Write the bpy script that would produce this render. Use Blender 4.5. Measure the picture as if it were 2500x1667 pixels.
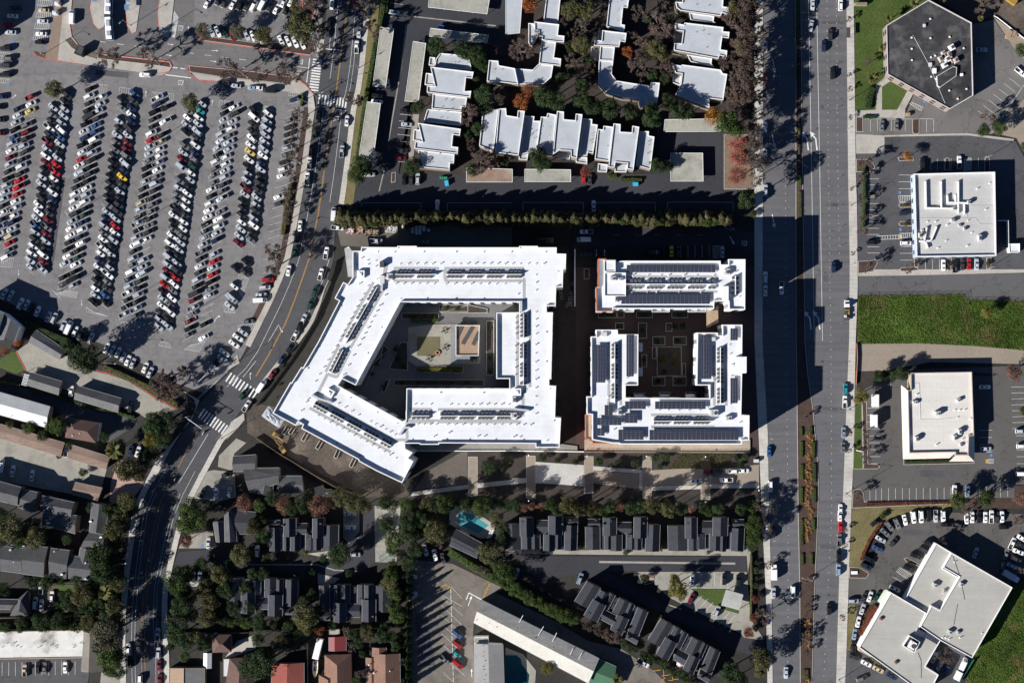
import bpy, bmesh, math, random
from mathutils import Vector, Matrix
from mathutils.geometry import tessellate_polygon
R = math.radians
rnd = random.Random(7)
scn = bpy.context.scene
col = scn.collection
for o in list(bpy.data.objects): bpy.data.objects.remove(o)

# ---------------------------------------------------------------- camera, sky, sun, exposure
S = 0.16                      # metres per photo pixel on the ground (a parked car is 28 px long)
D = 560.0                     # camera height
NX, NY = 1380.0, 900.0       # photo pixel straight below the camera
SUN_EL, SUN_AZ = 27.0, 31.0   # shadows fall 31 degrees above +x
cd = bpy.data.cameras.new('camera'); cam = bpy.data.objects.new('camera', cd); col.objects.link(cam)
cam.location = ((NX-1250)*S, (833.5-NY)*S, D)
cam.rotation_euler = (0, 0, 0)
cd.sensor_fit = 'HORIZONTAL'; cd.sensor_width = 36
cd.lens = 36*D/(2500*S)
cd.shift_x = (1250-NX)/2500; cd.shift_y = (NY-833.5)/2500
cd.clip_start = 1; cd.clip_end = 9000
scn.camera = cam
w = bpy.data.worlds.new('World'); scn.world = w; w.use_nodes = True
nt = w.node_tree; bg = nt.nodes['Background']
sky = nt.nodes.new('ShaderNodeTexSky'); sky.sky_type = 'NISHITA'; sky.sun_disc = False
sky.sun_elevation = R(SUN_EL); sky.sun_rotation = R(239)
sky.altitude = 1500; sky.air_density = 0.6; sky.dust_density = 0.0; sky.ozone_density = 5.0
nt.links.new(sky.outputs[0], bg.inputs[0]); bg.inputs[1].default_value = 0.052
sd = bpy.data.lights.new('sun', 'SUN'); sd.energy = 5.0; sd.angle = R(0.5); sd.color = (1.0, 0.965, 0.915)
sun = bpy.data.objects.new('sun', sd); col.objects.link(sun)
ce = math.cos(R(SUN_EL))
tosun = Vector((-math.cos(R(SUN_AZ))*ce, -math.sin(R(SUN_AZ))*ce, math.sin(R(SUN_EL))))
sun.rotation_euler = tosun.to_track_quat('Z', 'Y').to_euler()
sun.location = tosun*300
vs = scn.view_settings
vs.view_transform = 'Standard'; vs.look = 'None'; vs.gamma = 1; vs.use_curve_mapping = False
vs.exposure = 0.93

# ---------------------------------------------------------------- pixel -> place
TY = (0, 417, 833, 1250)
def t(c, r, s):
    """points read off a 625x417 crop of the photo (shown 3.76 times larger) -> photo pixels"""
    out = []
    for q in s.split():
        v = [float(a) for a in q.split(',')]
        out.append((625*c+v[0]/3.76, TY[r]+v[1]/3.76) + tuple(v[2:]))
    return out
def G(p, z=0.0):
    k = (D-z)/D
    return Vector((((NX-1250)+(p[0]-NX)*k)*S, ((833.5-NY)-(p[1]-NY)*k)*S, z))

# ---------------------------------------------------------------- materials
MATS = {}
def mat(name, c, rough=0.85, var=0.18, sc=0.12, var2=0.12, sc2=1.3, kind=None, spec=0.3, metal=0, obj_rand=0.0, stain=None, stain_amt=0, stain_sc=.08, crack=0, streak=None, local=False, seam=None):
    if name in MATS: return MATS[name]
    m = bpy.data.materials.new(name); m.use_nodes = True
    n = m.node_tree; L = n.links; bs = n.nodes['Principled BSDF']
    bs.inputs['Roughness'].default_value = rough; bs.inputs['Metallic'].default_value = metal
    bs.inputs['Specular IOR Level'].default_value = spec
    if local:
        geo = n.nodes.new('ShaderNodeTexCoord'); pos = geo.outputs['Object']
    else:
        geo = n.nodes.new('ShaderNodeNewGeometry'); pos = geo.outputs['Position']
    def noise(scale, det=4, vec=None):
        a = n.nodes.new('ShaderNodeTexNoise'); a.inputs['Scale'].default_value = scale; a.inputs['Detail'].default_value = det
        L.new(vec if vec else pos, a.inputs['Vector']); return a.outputs[0]
    def mth(op, a, b):
        x = n.nodes.new('ShaderNodeMath'); x.operation = op
        for i, v in enumerate((a, b)):
            if v is None: continue
            if isinstance(v, (int, float)): x.inputs[i].default_value = v
            else: L.new(v, x.inputs[i])
        return x.outputs[0]
    val = None
    def add(v):
        nonlocal val
        val = v if val is None else mth('ADD', val, v)
    if var: add(mth('MULTIPLY', mth('SUBTRACT', noise(sc), .5), var*4))
    if var2: add(mth('MULTIPLY', mth('SUBTRACT', noise(sc2, 3), .5), var2*3))
    if streak:
        ang, ssc, samt = streak
        mp = n.nodes.new('ShaderNodeMapping'); mp.inputs['Rotation'].default_value = (0, 0, -R(ang)); mp.inputs['Scale'].default_value = (.03, 1, 1)
        L.new(pos, mp.inputs['Vector'])
        add(mth('MULTIPLY', mth('SUBTRACT', noise(ssc, 3, mp.outputs[0]), .5), samt*4))
    if seam:
        for ang, per, amt in seam:
            mp = n.nodes.new('ShaderNodeMapping'); mp.inputs['Rotation'].default_value = (0, 0, -R(ang)); L.new(pos, mp.inputs['Vector'])
            sx = n.nodes.new('ShaderNodeSeparateXYZ'); L.new(mp.outputs[0], sx.inputs[0])
            add(mth('MULTIPLY', mth('LESS_THAN', mth('FRACT', mth('DIVIDE', sx.outputs[1], per), None), .16/per), -amt))
    if obj_rand:
        oi = n.nodes.new('ShaderNodeObjectInfo'); add(mth('MULTIPLY', mth('SUBTRACT', oi.outputs['Random'], .5), obj_rand*2))
    if crack:
        v = n.nodes.new('ShaderNodeTexVoronoi'); v.feature = 'DISTANCE_TO_EDGE'; v.inputs['Scale'].default_value = .09
        nv = n.nodes.new('ShaderNodeTexNoise'); nv.inputs['Scale'].default_value = .5
        L.new(pos, nv.inputs['Vector'])
        sm = n.nodes.new('ShaderNodeVectorMath'); sm.operation = 'MULTIPLY_ADD'; sm.inputs[1].default_value = (5, 5, 5)
        L.new(nv.outputs[1], sm.inputs[0]); L.new(pos, sm.inputs[2]); L.new(sm.outputs[0], v.inputs['Vector'])
        lt = mth('LESS_THAN', v.outputs[0], .012)
        add(mth('MULTIPLY', lt, -crack))
    colsock = None
    base = n.nodes.new('ShaderNodeRGB'); base.outputs[0].default_value = (*c, 1)
    colsock = base.outputs[0]
    if stain:
        mx = n.nodes.new('ShaderNodeMix'); mx.data_type = 'RGBA'
        rp = n.nodes.new('ShaderNodeMapRange'); rp.inputs[1].default_value = .5; rp.inputs[2].default_value = .68
        rp.inputs[4].default_value = stain_amt
        L.new(noise(stain_sc, 6), rp.inputs[0]); L.new(rp.outputs[0], mx.inputs[0])
        L.new(colsock, mx.inputs[6]); mx.inputs[7].default_value = (*stain, 1); colsock = mx.outputs[2]
    if val is not None:
        f = mth('MAXIMUM', mth('ADD', val, 1.0), .15)
        vm = n.nodes.new('ShaderNodeVectorMath'); vm.operation = 'SCALE'
        L.new(colsock, vm.inputs[0]); L.new(f, vm.inputs['Scale']); colsock = vm.outputs[0]
    L.new(colsock, bs.inputs['Base Color'])
    if kind == 'leaf':
        tr = n.nodes.new('ShaderNodeBsdfTranslucent'); L.new(colsock, tr.inputs[0])
        ms = n.nodes.new('ShaderNodeMixShader'); ms.inputs[0].default_value = .25
        L.new(bs.outputs[0], ms.inputs[1]); L.new(tr.outputs[0], ms.inputs[2])
        L.new(ms.outputs[0], n.nodes['Material Output'].inputs[0])
    MATS[name] = m
    return m
# ground
A_LOT = mat('worn_asphalt', (.160,.153,.155), var=.10, sc=.05, var2=.10, sc2=.6, crack=.22, streak=(82, .5, .10), stain=(.085,.082,.085), stain_amt=.4, stain_sc=.35)
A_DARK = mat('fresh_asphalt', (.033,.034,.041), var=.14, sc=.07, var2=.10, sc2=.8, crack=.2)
A_MID = mat('avenue_asphalt', (.104,.104,.110), var=.07, sc=.05, var2=.08, sc2=.7, crack=.15, streak=(90, .6, .17))
A_ST = mat('street_asphalt', (.060,.061,.068), var=.12, sc=.06, var2=.10, sc2=.7, crack=.22, streak=(70, .5, .09))
A_DRV = mat('driveway_asphalt', (.070,.070,.076), var=.14, sc=.06, var2=.12, sc2=.6, crack=.3, stain=(.045,.045,.048), stain_amt=.5)
A_TAN = mat('tan_asphalt', (.150,.132,.113), var=.14, sc=.07, var2=.10, sc2=.6, crack=.3, stain=(.075,.07,.065), stain_amt=.6, stain_sc=.2)
CONC = mat('concrete_paving', (.36,.335,.30), var=.12, sc=.09, var2=.10, sc2=.7, crack=.12, stain=(.22,.2,.18), stain_amt=.5, stain_sc=.15)
CONC2 = mat('aged_concrete', (.27,.255,.22), var=.16, sc=.1, var2=.14, sc2=.8, crack=.2, stain=(.15,.14,.12), stain_amt=.6, stain_sc=.2)
WALK = mat('sidewalk_concrete', (.43,.41,.375), var=.12, sc=.2, var2=.12, sc2=1.2, stain=(.30,.28,.25), stain_amt=.5, stain_sc=.3, seam=[(0,1.6,.22)])
PAVER = mat('brown_pavers', (.21,.155,.12), var=.1, sc=.2, var2=.15, sc2=1.5)
PINK = mat('pink_paving', (.36,.24,.20), var=.15, sc=.15, var2=.12)
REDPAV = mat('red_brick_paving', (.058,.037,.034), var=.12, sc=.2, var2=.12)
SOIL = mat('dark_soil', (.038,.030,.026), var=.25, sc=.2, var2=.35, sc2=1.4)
MULCH = mat('bark_mulch', (.055,.034,.027), var=.2, sc=.3, var2=.4, sc2=1.6)
DIRT = mat('brown_dirt', (.066,.052,.042), var=.25, sc=.12, var2=.4, sc2=.9, stain=(.16,.13,.105), stain_amt=.6, stain_sc=.09)
GRAVEL = mat('tan_gravel', (.24,.20,.16), var=.10, sc=.06, var2=.12, sc2=.9, streak=(0, .4, .06))
GRASS = mat('lawn_grass', (.050,.078,.016), var=.22, sc=.12, var2=.3, sc2=1.2)
DRYG = mat('dry_lawn', (.135,.115,.050), var=.25, sc=.15, var2=.3, sc2=1.1)
MEAD = mat('meadow_grass', (.055,.085,.016), var=.3, sc=.08, var2=.4, sc2=.5, stain=(.11,.10,.04), stain_amt=.4, stain_sc=.1)
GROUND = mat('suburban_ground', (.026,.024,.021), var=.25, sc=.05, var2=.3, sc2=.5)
P_WHITE = mat('white_road_paint', (.62,.62,.60), var=.12, sc=.4, var2=.35, sc2=2.2)
P_FADE = mat('faded_road_paint', (.50,.495,.49), var=.12, sc=.4, var2=.45, sc2=2.2)
P_YEL = mat('yellow_road_paint', (.50,.27,.05), var=.1, sc=.4, var2=.3, sc2=2)
P_RED = mat('red_kerb_paint', (.50,.075,.06), var=.15, sc=.4, var2=.3, sc2=1.5)
P_BLUE = mat('blue_road_paint', (.08,.20,.42), var=.1, sc=.4, var2=.3, sc2=2)
KERB = mat('kerb_concrete', (.40,.37,.33), var=.1, sc=.4, var2=.2, sc2=1.2)
# buildings
W_ROOF = mat('white_membrane_roof', (.635,.65,.675), rough=.6, var=.025, sc=.05, var2=.03, sc2=.5, stain=(.54,.545,.55), stain_amt=.6, stain_sc=.2, seam=[(0,1.9,.06),(90,7.5,.05)])
W_ROOF2 = mat('pale_gravel_roof', (.385,.41,.445), var=.05, sc=.15, var2=.06, sc2=.9, stain=(.29,.29,.29), stain_amt=.4, stain_sc=.2, seam=[(-7,1.1,.06),(83,1.1,.03)])
W_WALL = mat('white_stucco', (.70,.70,.69), var=.06, sc=.3)
BEIGE = mat('beige_stucco', (.34,.28,.215), var=.08, sc=.3)
BROWNW = mat('brown_siding', (.20,.165,.135), var=.1, sc=.3)
ORANGE = mat('orange_stucco', (.42,.15,.08), var=.1, sc=.3)
CAR_ROOF = mat('carport_gravel_roof', (.30,.295,.255), var=.14, sc=.12, var2=.18, sc2=1.2, stain=(.19,.185,.15), stain_amt=.6, stain_sc=.25)
DK_ROOF = mat('weathered_tar_roof', (.033,.033,.037), var=.35, sc=.10, var2=.25, sc2=.4, stain=(.10,.095,.09), stain_amt=.75, stain_sc=.25)
TPO = mat('pale_ribbed_roof', (.43,.43,.42), var=.05, sc=.1, var2=.06, sc2=.9, streak=(90, 1.1, .04), stain=(.33,.32,.30), stain_amt=.4, stain_sc=.12, seam=[(90,.9,.07)])
CREAM = mat('cream_rib_roof', (.56,.54,.50), var=.06, sc=.1, var2=.06, sc2=.9, streak=(88, 1.2, .06), stain=(.45,.41,.37), stain_amt=.35, stain_sc=.1, seam=[(89,1.0,.10)])
GREYR = mat('grey_membrane_roof', (.36,.35,.32), var=.06, sc=.08, var2=.06, sc2=.8, streak=(-30, .9, .05), stain=(.29,.28,.25), stain_amt=.45, stain_sc=.1, seam=[(-30,1.0,.08)])
STAINR = mat('stained_white_roof', (.58,.57,.54), var=.06, sc=.1, var2=.1, sc2=.6, stain=(.13,.12,.11), stain_amt=.9, stain_sc=.13, streak=(0, .6, .06))
SHING_D = mat('charcoal_shingle', (.030,.032,.040), var=.15, sc=.3, var2=.35, sc2=2.0)
SHING_G = mat('grey_shingle', (.105,.105,.108), var=.14, sc=.3, var2=.3, sc2=2.0)
SHING_M = mat('dark_grey_shingle', (.066,.067,.071), var=.16, sc=.3, var2=.35, sc2=1.8)
SHING_B = mat('brown_shingle', (.10,.060,.050), var=.12, sc=.3, var2=.25, sc2=1.8)
SHING_T = mat('terracotta_shingle', (.175,.098,.070), var=.12, sc=.3, var2=.25, sc2=1.8)
SHING_R = mat('red_metal_roof', (.17,.03,.033), rough=.5, var=.1, sc=.3, var2=.1)
METAL_L = mat('pale_grey_metal', (.50,.50,.50), rough=.55, var=.08, sc=.3, var2=.12)
RIBT = mat('ribbed_tan_roof', (.215,.15,.118), var=.12, sc=.2, var2=.12, sc2=.8, streak=(75, 2.2, .18), stain=(.09,.06,.05), stain_amt=.5, stain_sc=.1)
OLDGREY = mat('old_rolled_roof', (.235,.23,.22), var=.15, sc=.15, var2=.18, sc2=.8, streak=(-27, .8, .12))
OLDWHITE = mat('old_white_roof', (.52,.50,.45), var=.08, sc=.15, var2=.1, sc2=.8)
GREENR = mat('green_tile_roof', (.05,.125,.07), var=.12, sc=.3, var2=.15)
METAL_D = mat('dark_grey_metal', (.06,.06,.062), rough=.5, var=.1, sc=.5)
POLE = mat('galvanised_steel', (.36,.37,.37), rough=.5, var=.05, metal=.4)
GREENP = mat('green_painted_steel', (.02,.06,.05), rough=.5)
GLASS = mat('window_glass', (.012,.016,.022), rough=.12, var=0, var2=0, spec=.6)
CARGLASS = mat('car_glass', (.008,.010,.013), rough=.15, var=0, var2=0, spec=.35)
TYRE = mat('tyre_rubber', (.012,.012,.012), rough=.9, var=0, var2=0)
SOLAR = mat('solar_cells', (.030,.034,.055), rough=.3, var=.05, var2=.05, spec=.5)
ALU = mat('aluminium', (.55,.56,.57), rough=.45, var=.04, metal=.3)
WHITEP = mat('white_paint', (.72,.72,.71), rough=.5, var=.05)
PAD = mat('walkway_pad', (.34,.34,.34), var=.08, var2=.15, sc2=2)
YELM = mat('yellow_machine_paint', (.30,.18,.04), rough=.5, var=.1)
WATER = mat('pool_water', (.06,.25,.27), rough=.08, var=.04, sc=.3, var2=.03, spec=.5)
WATER2 = mat('deep_pool_water', (.006,.05,.06), rough=.08, var=.04, spec=.5)
WOOD = mat('weathered_wood', (.30,.22,.15), var=.15, sc=.5, var2=.2)
BARK = mat('bark', (.085,.065,.052), var=.15, sc=.8)
# foliage
def leafm(n, c, v=.3): return mat(n, c, rough=.75, var=v*.8, sc=.45, var2=.45, sc2=1.6, kind='leaf', obj_rand=.22, spec=.15)
LF = {
 'dark': leafm('dark_green_leaves', (.034,.055,.021)),
 'green': leafm('green_leaves', (.048,.073,.020)),
 'olive': leafm('olive_leaves', (.085,.082,.034)),
 'cypress': leafm('cypress_foliage', (.080,.074,.036)),
 'gray': leafm('grey_green_leaves', (.105,.095,.062)),
 'yellow': leafm('yellow_green_leaves', (.13,.118,.025)),
 'orange': leafm('orange_leaves', (.25,.085,.03)),
 'gold': leafm('golden_leaves', (.36,.165,.035)),
 'red': leafm('red_leaves', (.25,.075,.058)),
 'pink': leafm('russet_leaves', (.20,.105,.075)),
 'umber': leafm('dark_brown_leaves', (.085,.064,.052)),
 'rust': leafm('rust_brown_leaves', (.12,.042,.025)),
 'brown': leafm('brown_twigs', (.165,.118,.102)),
 'twig': leafm('grey_twigs', (.17,.135,.115)),
 'tan': leafm('tan_grass_blades', (.34,.20,.085)),
 'palm': leafm('palm_fronds', (.11,.11,.035)),
 'grass': mat('grass_blades', (.068,.112,.020), rough=.8, var=.45, sc=.055, var2=.35, sc2=.35, kind='leaf', spec=.1, stain=(.165,.135,.055), stain_amt=.75, stain_sc=.10),
}

# ---------------------------------------------------------------- object helpers
def link(o): col.objects.link(o); return o
def me(name, v, f, m, mi=None):
    d = bpy.data.meshes.new(name); d.from_pydata([tuple(a) for a in v], [], f)
    for x in (m if isinstance(m, (list, tuple)) else [m]): d.materials.append(x)
    if mi: d.polygons.foreach_set('material_index', mi)
    d.update(); return d
def ob(name, data, parent=None, loc=None, rz=0, sc=None):
    o = link(bpy.data.objects.new(name, data))
    if parent is not None: o.parent = parent
    if loc is not None: o.location = loc
    if rz: o.rotation_euler = (0, 0, rz)
    if sc is not None: o.scale = sc
    return o
def tag(o, label, cat, group=None):
    o['label'] = label; o['category'] = cat
    if group: o['group'] = group
    return o
def empty(name, loc, label, cat, group=None, rz=0):
    e = link(bpy.data.objects.new(name, None)); e.location = loc; e.rotation_euler = (0, 0, rz); e.empty_display_size = .5
    return tag(e, label, cat, group)
def struct(o, kind='structure'): o['kind'] = kind; return o
class MB:
    def __init__(s): s.v = []; s.f = []; s.m = []
    def quad(s, a, b, c, d, m=0):
        i = len(s.v); s.v += [a, b, c, d]; s.f.append((i, i+1, i+2, i+3)); s.m.append(m)
    def poly(s, pts, m=0):
        i = len(s.v); s.v += list(pts); s.f.append(tuple(range(i, i+len(pts)))); s.m.append(m)
    def box(s, c, sz, rz=0, m=0, taper=1.0):
        cx, cy, cz = c; hx, hy, hz = sz[0]/2, sz[1]/2, sz[2]/2; ca, sa = math.cos(rz), math.sin(rz)
        P = []
        for z, k in ((-hz, 1), (hz, taper)):
            for x, y in ((-hx, -hy), (hx, -hy), (hx, hy), (-hx, hy)):
                P.append((cx+(x*ca-y*sa)*k, cy+(x*sa+y*ca)*k, cz+z))
        i = len(s.v); s.v += P
        for q in ((0,3,2,1), (4,5,6,7), (0,1,5,4), (1,2,6,5), (2,3,7,6), (3,0,4,7)):
            s.f.append(tuple(i+a for a in q)); s.m.append(m)
    def tube(s, a, b, r0, r1, n=6, m=0, cap=True):
        a = Vector(a); b = Vector(b); d = (b-a)
        if d.length < 1e-6: return
        d.normalize(); u = d.orthogonal().normalized(); w_ = d.cross(u)
        i = len(s.v)
        for p, r in ((a, r0), (b, r1)):
            for k in range(n):
                an = 2*math.pi*k/n; s.v.append(tuple(p+(u*math.cos(an)+w_*math.sin(an))*r))
        for k in range(n):
            s.f.append((i+k, i+(k+1) % n, i+n+(k+1) % n, i+n+k)); s.m.append(m)
        if cap: s.f.append(tuple(i+n+k for k in range(n))); s.m.append(m)
    def prism(s, pts, z0, z1, m=0, mtop=None):
        pts = ccw(pts); n = len(pts); i = len(s.v)
        s.v += [(p[0], p[1], z0) for p in pts]+[(p[0], p[1], z1) for p in pts]
        for k in range(n):
            s.f.append((i+k, i+(k+1) % n, i+n+(k+1) % n, i+n+k)); s.m.append(m)
        for tri in tess([pts]):
            s.f.append(tuple(i+n+k for k in tri)); s.m.append(m if mtop is None else mtop)
    def mesh(s, name, m): return me(name, s.v, s.f, m, s.m)
    def obj(s, name, m, parent=None, loc=None, rz=0): return ob(name, s.mesh(name, m), parent, loc, rz)
def area(p): return sum(p[i][0]*p[(i+1) % len(p)][1]-p[(i+1) % len(p)][0]*p[i][1] for i in range(len(p)))/2
def ccw(p): p = list(p); return p if area(p) > 0 else p[::-1]
def tess(rings):
    fl = [Vector((q[0], q[1], 0)) for r in rings for q in r]
    out = []
    for tr in tessellate_polygon([[Vector((q[0], q[1], 0)) for q in r] for r in rings]):
        a, b, c = (fl[k] for k in tr)
        cr = (b-a).cross(c-a).z
        if abs(cr) < 1e-9: continue
        out.append(tuple(tr) if cr > 0 else tuple(tr[::-1]))
    return out
def inset(p, d):
    """p ccw; positive d moves edges inward"""
    n = len(p); out = []
    for i in range(n):
        a, b, c = (Vector(p[(i+k) % n][:2]) for k in (-1, 0, 1))
        e1 = (b-a); e2 = (c-b)
        if e1.length < 1e-6 or e2.length < 1e-6: out.append(b); continue
        e1.normalize(); e2.normalize()
        n1 = Vector((-e1.y, e1.x)); n2 = Vector((-e2.y, e2.x))
        q = n1+n2
        if q.length < 1e-3: out.append(b+n1*d); continue
        q.normalize(); k = d/max(.4, q.dot(n1)); out.append(b+q*k)
    return out
NSH = [0]
def sheet(name, pts, z, m, holes=()):
    NSH[0] += 1; z += .0007*(NSH[0] % 6)
    w_ = [G(p, 0) for p in pts]; b = [w_]+[[G(p, 0) for p in h] for h in holes]
    fl = [(q.x, q.y, z) for r in b for q in r]
    return struct(ob(name, me(name, fl, tess(b), m)))
NSL = [0]
def slab(name, pts, z1, m, kerb=None, z0=-.05):
    """raised sheet with a real kerb step round it"""
    NSL[0] += 1; z1 += .0028*(NSL[0] % 9)
    w_ = ccw([G(p)[:2] for p in pts]); b = MB()
    if kerb:
        inn = inset(w_, .18); n = len(w_)
        for k in range(n):
            k2 = (k+1) % n
            b.quad((*w_[k], z0), (*w_[k2], z0), (*w_[k2], z1+.02), (*w_[k], z1+.02), 1)
            b.quad((*w_[k], z1+.02), (*w_[k2], z1+.02), (*inn[k2], z1+.02), (*inn[k], z1+.02), 1)
            b.quad((*inn[k], z1+.02), (*inn[k2], z1+.02), (*inn[k2], z1-.03), (*inn[k], z1-.03), 1)
        i = len(b.v); b.v += [(*q, z1) for q in inn]
        for tr in tess([inn]): b.f.append(tuple(i+k for k in tr)); b.m.append(0)
        return struct(b.obj(name, [m, kerb]))
    b.prism(w_, z0, z1)
    return struct(b.obj(name, m))
MK = {}
def line(key, pts, wpx, z=.06, closed=False):
    """painted polyline ribbon; width in metres"""
    b = MK.setdefault(key, MB()); P = [G(p) for p in pts]
    if closed: P.append(P[0])
    for i in range(len(P)-1):
        a, c = P[i], P[i+1]; d = (c-a)
        if d.length < .01: continue
        d.normalize(); nn = Vector((-d.y, d.x, 0))*wpx/2; e = d*(wpx*.25 if len(P) > 2 else 0)
        q = [a-e-nn, c+e-nn, c+e+nn, a-e+nn]
        b.quad(*[(v.x, v.y, z+.0006*(i % 2)) for v in q])
def dash(key, a, b_, wm, on, off, z=.06):
    a = G(a); b_ = G(b_); L_ = (b_-a).length; d = (b_-a).normalized(); nn = Vector((-d.y, d.x, 0))*wm/2; s = 0
    b = MK.setdefault(key, MB())
    while s < L_:
        p, q = a+d*s, a+d*min(L_, s+on)
        b.quad(*[(v.x, v.y, z) for v in (p-nn, q-nn, q+nn, p+nn)]); s += on+off
def fill(key, pts, z=.06):
    b = MK.setdefault(key, MB()); w_ = ccw([G(p)[:2] for p in pts]); i = len(b.v); b.v += [(*q, z) for q in w_]
    for tr in tess([w_]): b.f.append(tuple(i+k for k in tr)); b.m.append(0)
def hatch(key, quad, n, wm=.12, z=.06, border=True):
    A, B, C_, D_ = quad
    lp = lambda p, q, u: (p[0]+(q[0]-p[0])*u, p[1]+(q[1]-p[1])*u)
    if border: line(key, [A, B, C_, D_], wm, z, True)
    for i in range(1, n): line(key, [lp(A, B, i/n), lp(D_, C_, max(0, min(1, i/n)))], wm, z+.001)
def crosswalk(key, a, b_, n, length_m, z=.065, skew=None, wm=.6):
    """n bars between a and b_, each length_m long across the walking line"""
    A = G(a); B = G(b_); d = (B-A).normalized(); nn = Vector((-d.y, d.x, 0)) if skew is None else Vector((math.cos(R(skew)), math.sin(R(skew)), 0))
    bb = MK.setdefault(key, MB())
    for i in range(n):
        c = A+(B-A)*(i/(n-1)); h = d*wm/2; l = nn*length_m/2
        q = [c-h-l, c+h-l, c+h+l, c-h+l]
        if area([v[:2] for v in q]) < 0: q.reverse()
        bb.quad(*[(v.x, v.y, z) for v in q])
def road_text(s, p, h, rz, m, z=.07, stretch=1.0):
    c = bpy.data.curves.new('txt', 'FONT'); c.body = s; c.align_x = 'CENTER'; c.align_y = 'CENTER'; c.size = h
    o = bpy.data.objects.new('txt', c); col.objects.link(o)
    bpy.context.view_layer.update()
    d = bpy.data.meshes.new_from_object(o.evaluated_get(bpy.context.evaluated_depsgraph_get()))
    bpy.data.objects.remove(o); d.materials.clear(); d.materials.append(m)
    q = struct(ob('road_lettering', d)); g = G(p); q.location = (g.x, g.y, z); q.rotation_euler = (0, 0, R(rz)); q.scale = (stretch, 3.0, 1)
    return q
def arrow(key, p, ang, L_=3.6, turn=0, z=.065):
    g = G(p); d = Vector((math.cos(R(ang)), math.sin(R(ang)), 0)); nn = Vector((-d.y, d.x, 0))
    b = MK.setdefault(key, MB())
    w2 = L_*.035; hd = L_*.32
    def q(*ps): b.poly([(v.x, v.y, z) for v in ps])
    if not turn:
        a, c = g-d*L_/2, g+d*(L_/2-hd)
        q(a-nn*w2, c-nn*w2, c+nn*w2, a+nn*w2); q(c-nn*hd*.42, g+d*L_/2, c+nn*hd*.42)
    else:
        a, c = g-d*L_/2, g+d*L_*.12; tn = nn*turn
        q(a-nn*w2, c-nn*w2, c+nn*w2, a+nn*w2)
        e = g+d*L_*.3+tn*L_*.12
        P = [c-tn*w2, e-tn*w2*.3+d*w2, e+tn*w2-d*w2, c+tn*w2]
        q(*(P if area([v[:2] for v in P]) > 0 else P[::-1]))
        dd = (d*1.25+tn*.75).normalized(); n2 = Vector((-dd.y, dd.x, 0))
        q(e-n2*hd*.42, e+dd*hd*.85, e+n2*hd*.42)

# ---------------------------------------------------------------- building helpers
def block(parent, pts, h, par=.5, th=.3, wm=None, rm=None, holes=(), base=0.0, rname='roof', top=None):
    wm = wm or W_WALL; rm = rm or W_ROOF; tm = top or wm
    rings = [ccw([G(p, h)[:2] for p in pts])]+[ccw([G(p, h)[:2] for p in q])[::-1] for q in holes]
    b = MB(); inn = []
    for r in rings:
        n = len(r); i_ = inset(r, th); inn.append(i_)
        for k in range(n):
            k2 = (k+1) % n
            b.quad((*r[k], base), (*r[k2], base), (*r[k2], h), (*r[k], h))
            b.quad((*r[k], h), (*r[k2], h), (*i_[k2], h), (*i_[k], h), 1)
            b.quad((*i_[k], h), (*i_[k2], h), (*i_[k2], h-par-.02), (*i_[k], h-par-.02), 1)
    wl = b.obj('wall', [wm, tm], parent)
    fl = [(*q, h-par) for r in inn for q in r]
    rf = ob(rname, me(rname, fl, tess(inn), rm), parent)
    return wl, rf, rings
WIN = None
def windows(parent, ring, h, floors, step=4.2, cap=280, z0=1.2, wsize=(1.6, 1.5), only=None):
    global WIN
    if WIN is None:
        b = MB(); b.box((0, 0, 0), (1.7, .10, 1.6), m=0); b.box((0, -.03, 0), (1.5, .10, 1.4), m=1); WIN = b.mesh('window', [METAL_D, GLASS])
    n = len(ring); cnt = 0; fh = h/floors
    for k in range(n):
        a = Vector(ring[k][:2]); c = Vector(ring[(k+1) % n][:2]); L_ = (c-a).length
        if L_ < 3.2: continue
        d = (c-a).normalized(); nn = Vector((d.y, -d.x))
        if only and not only(nn, (a+c)/2): continue
        m = max(1, int(L_/step))
        for i in range(m):
            for f in range(floors):
                if cnt >= cap: return
                p = a+d*(L_*(i+.5)/m)+nn*.03
                o = ob('window', WIN, parent, (p.x, p.y, f*fh+z0+.8)); o.rotation_euler = (0, 0, math.atan2(d.y, d.x)); cnt += 1
GUTTER = mat('gutter_grey', (.28,.29,.31), rough=.5)
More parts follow.
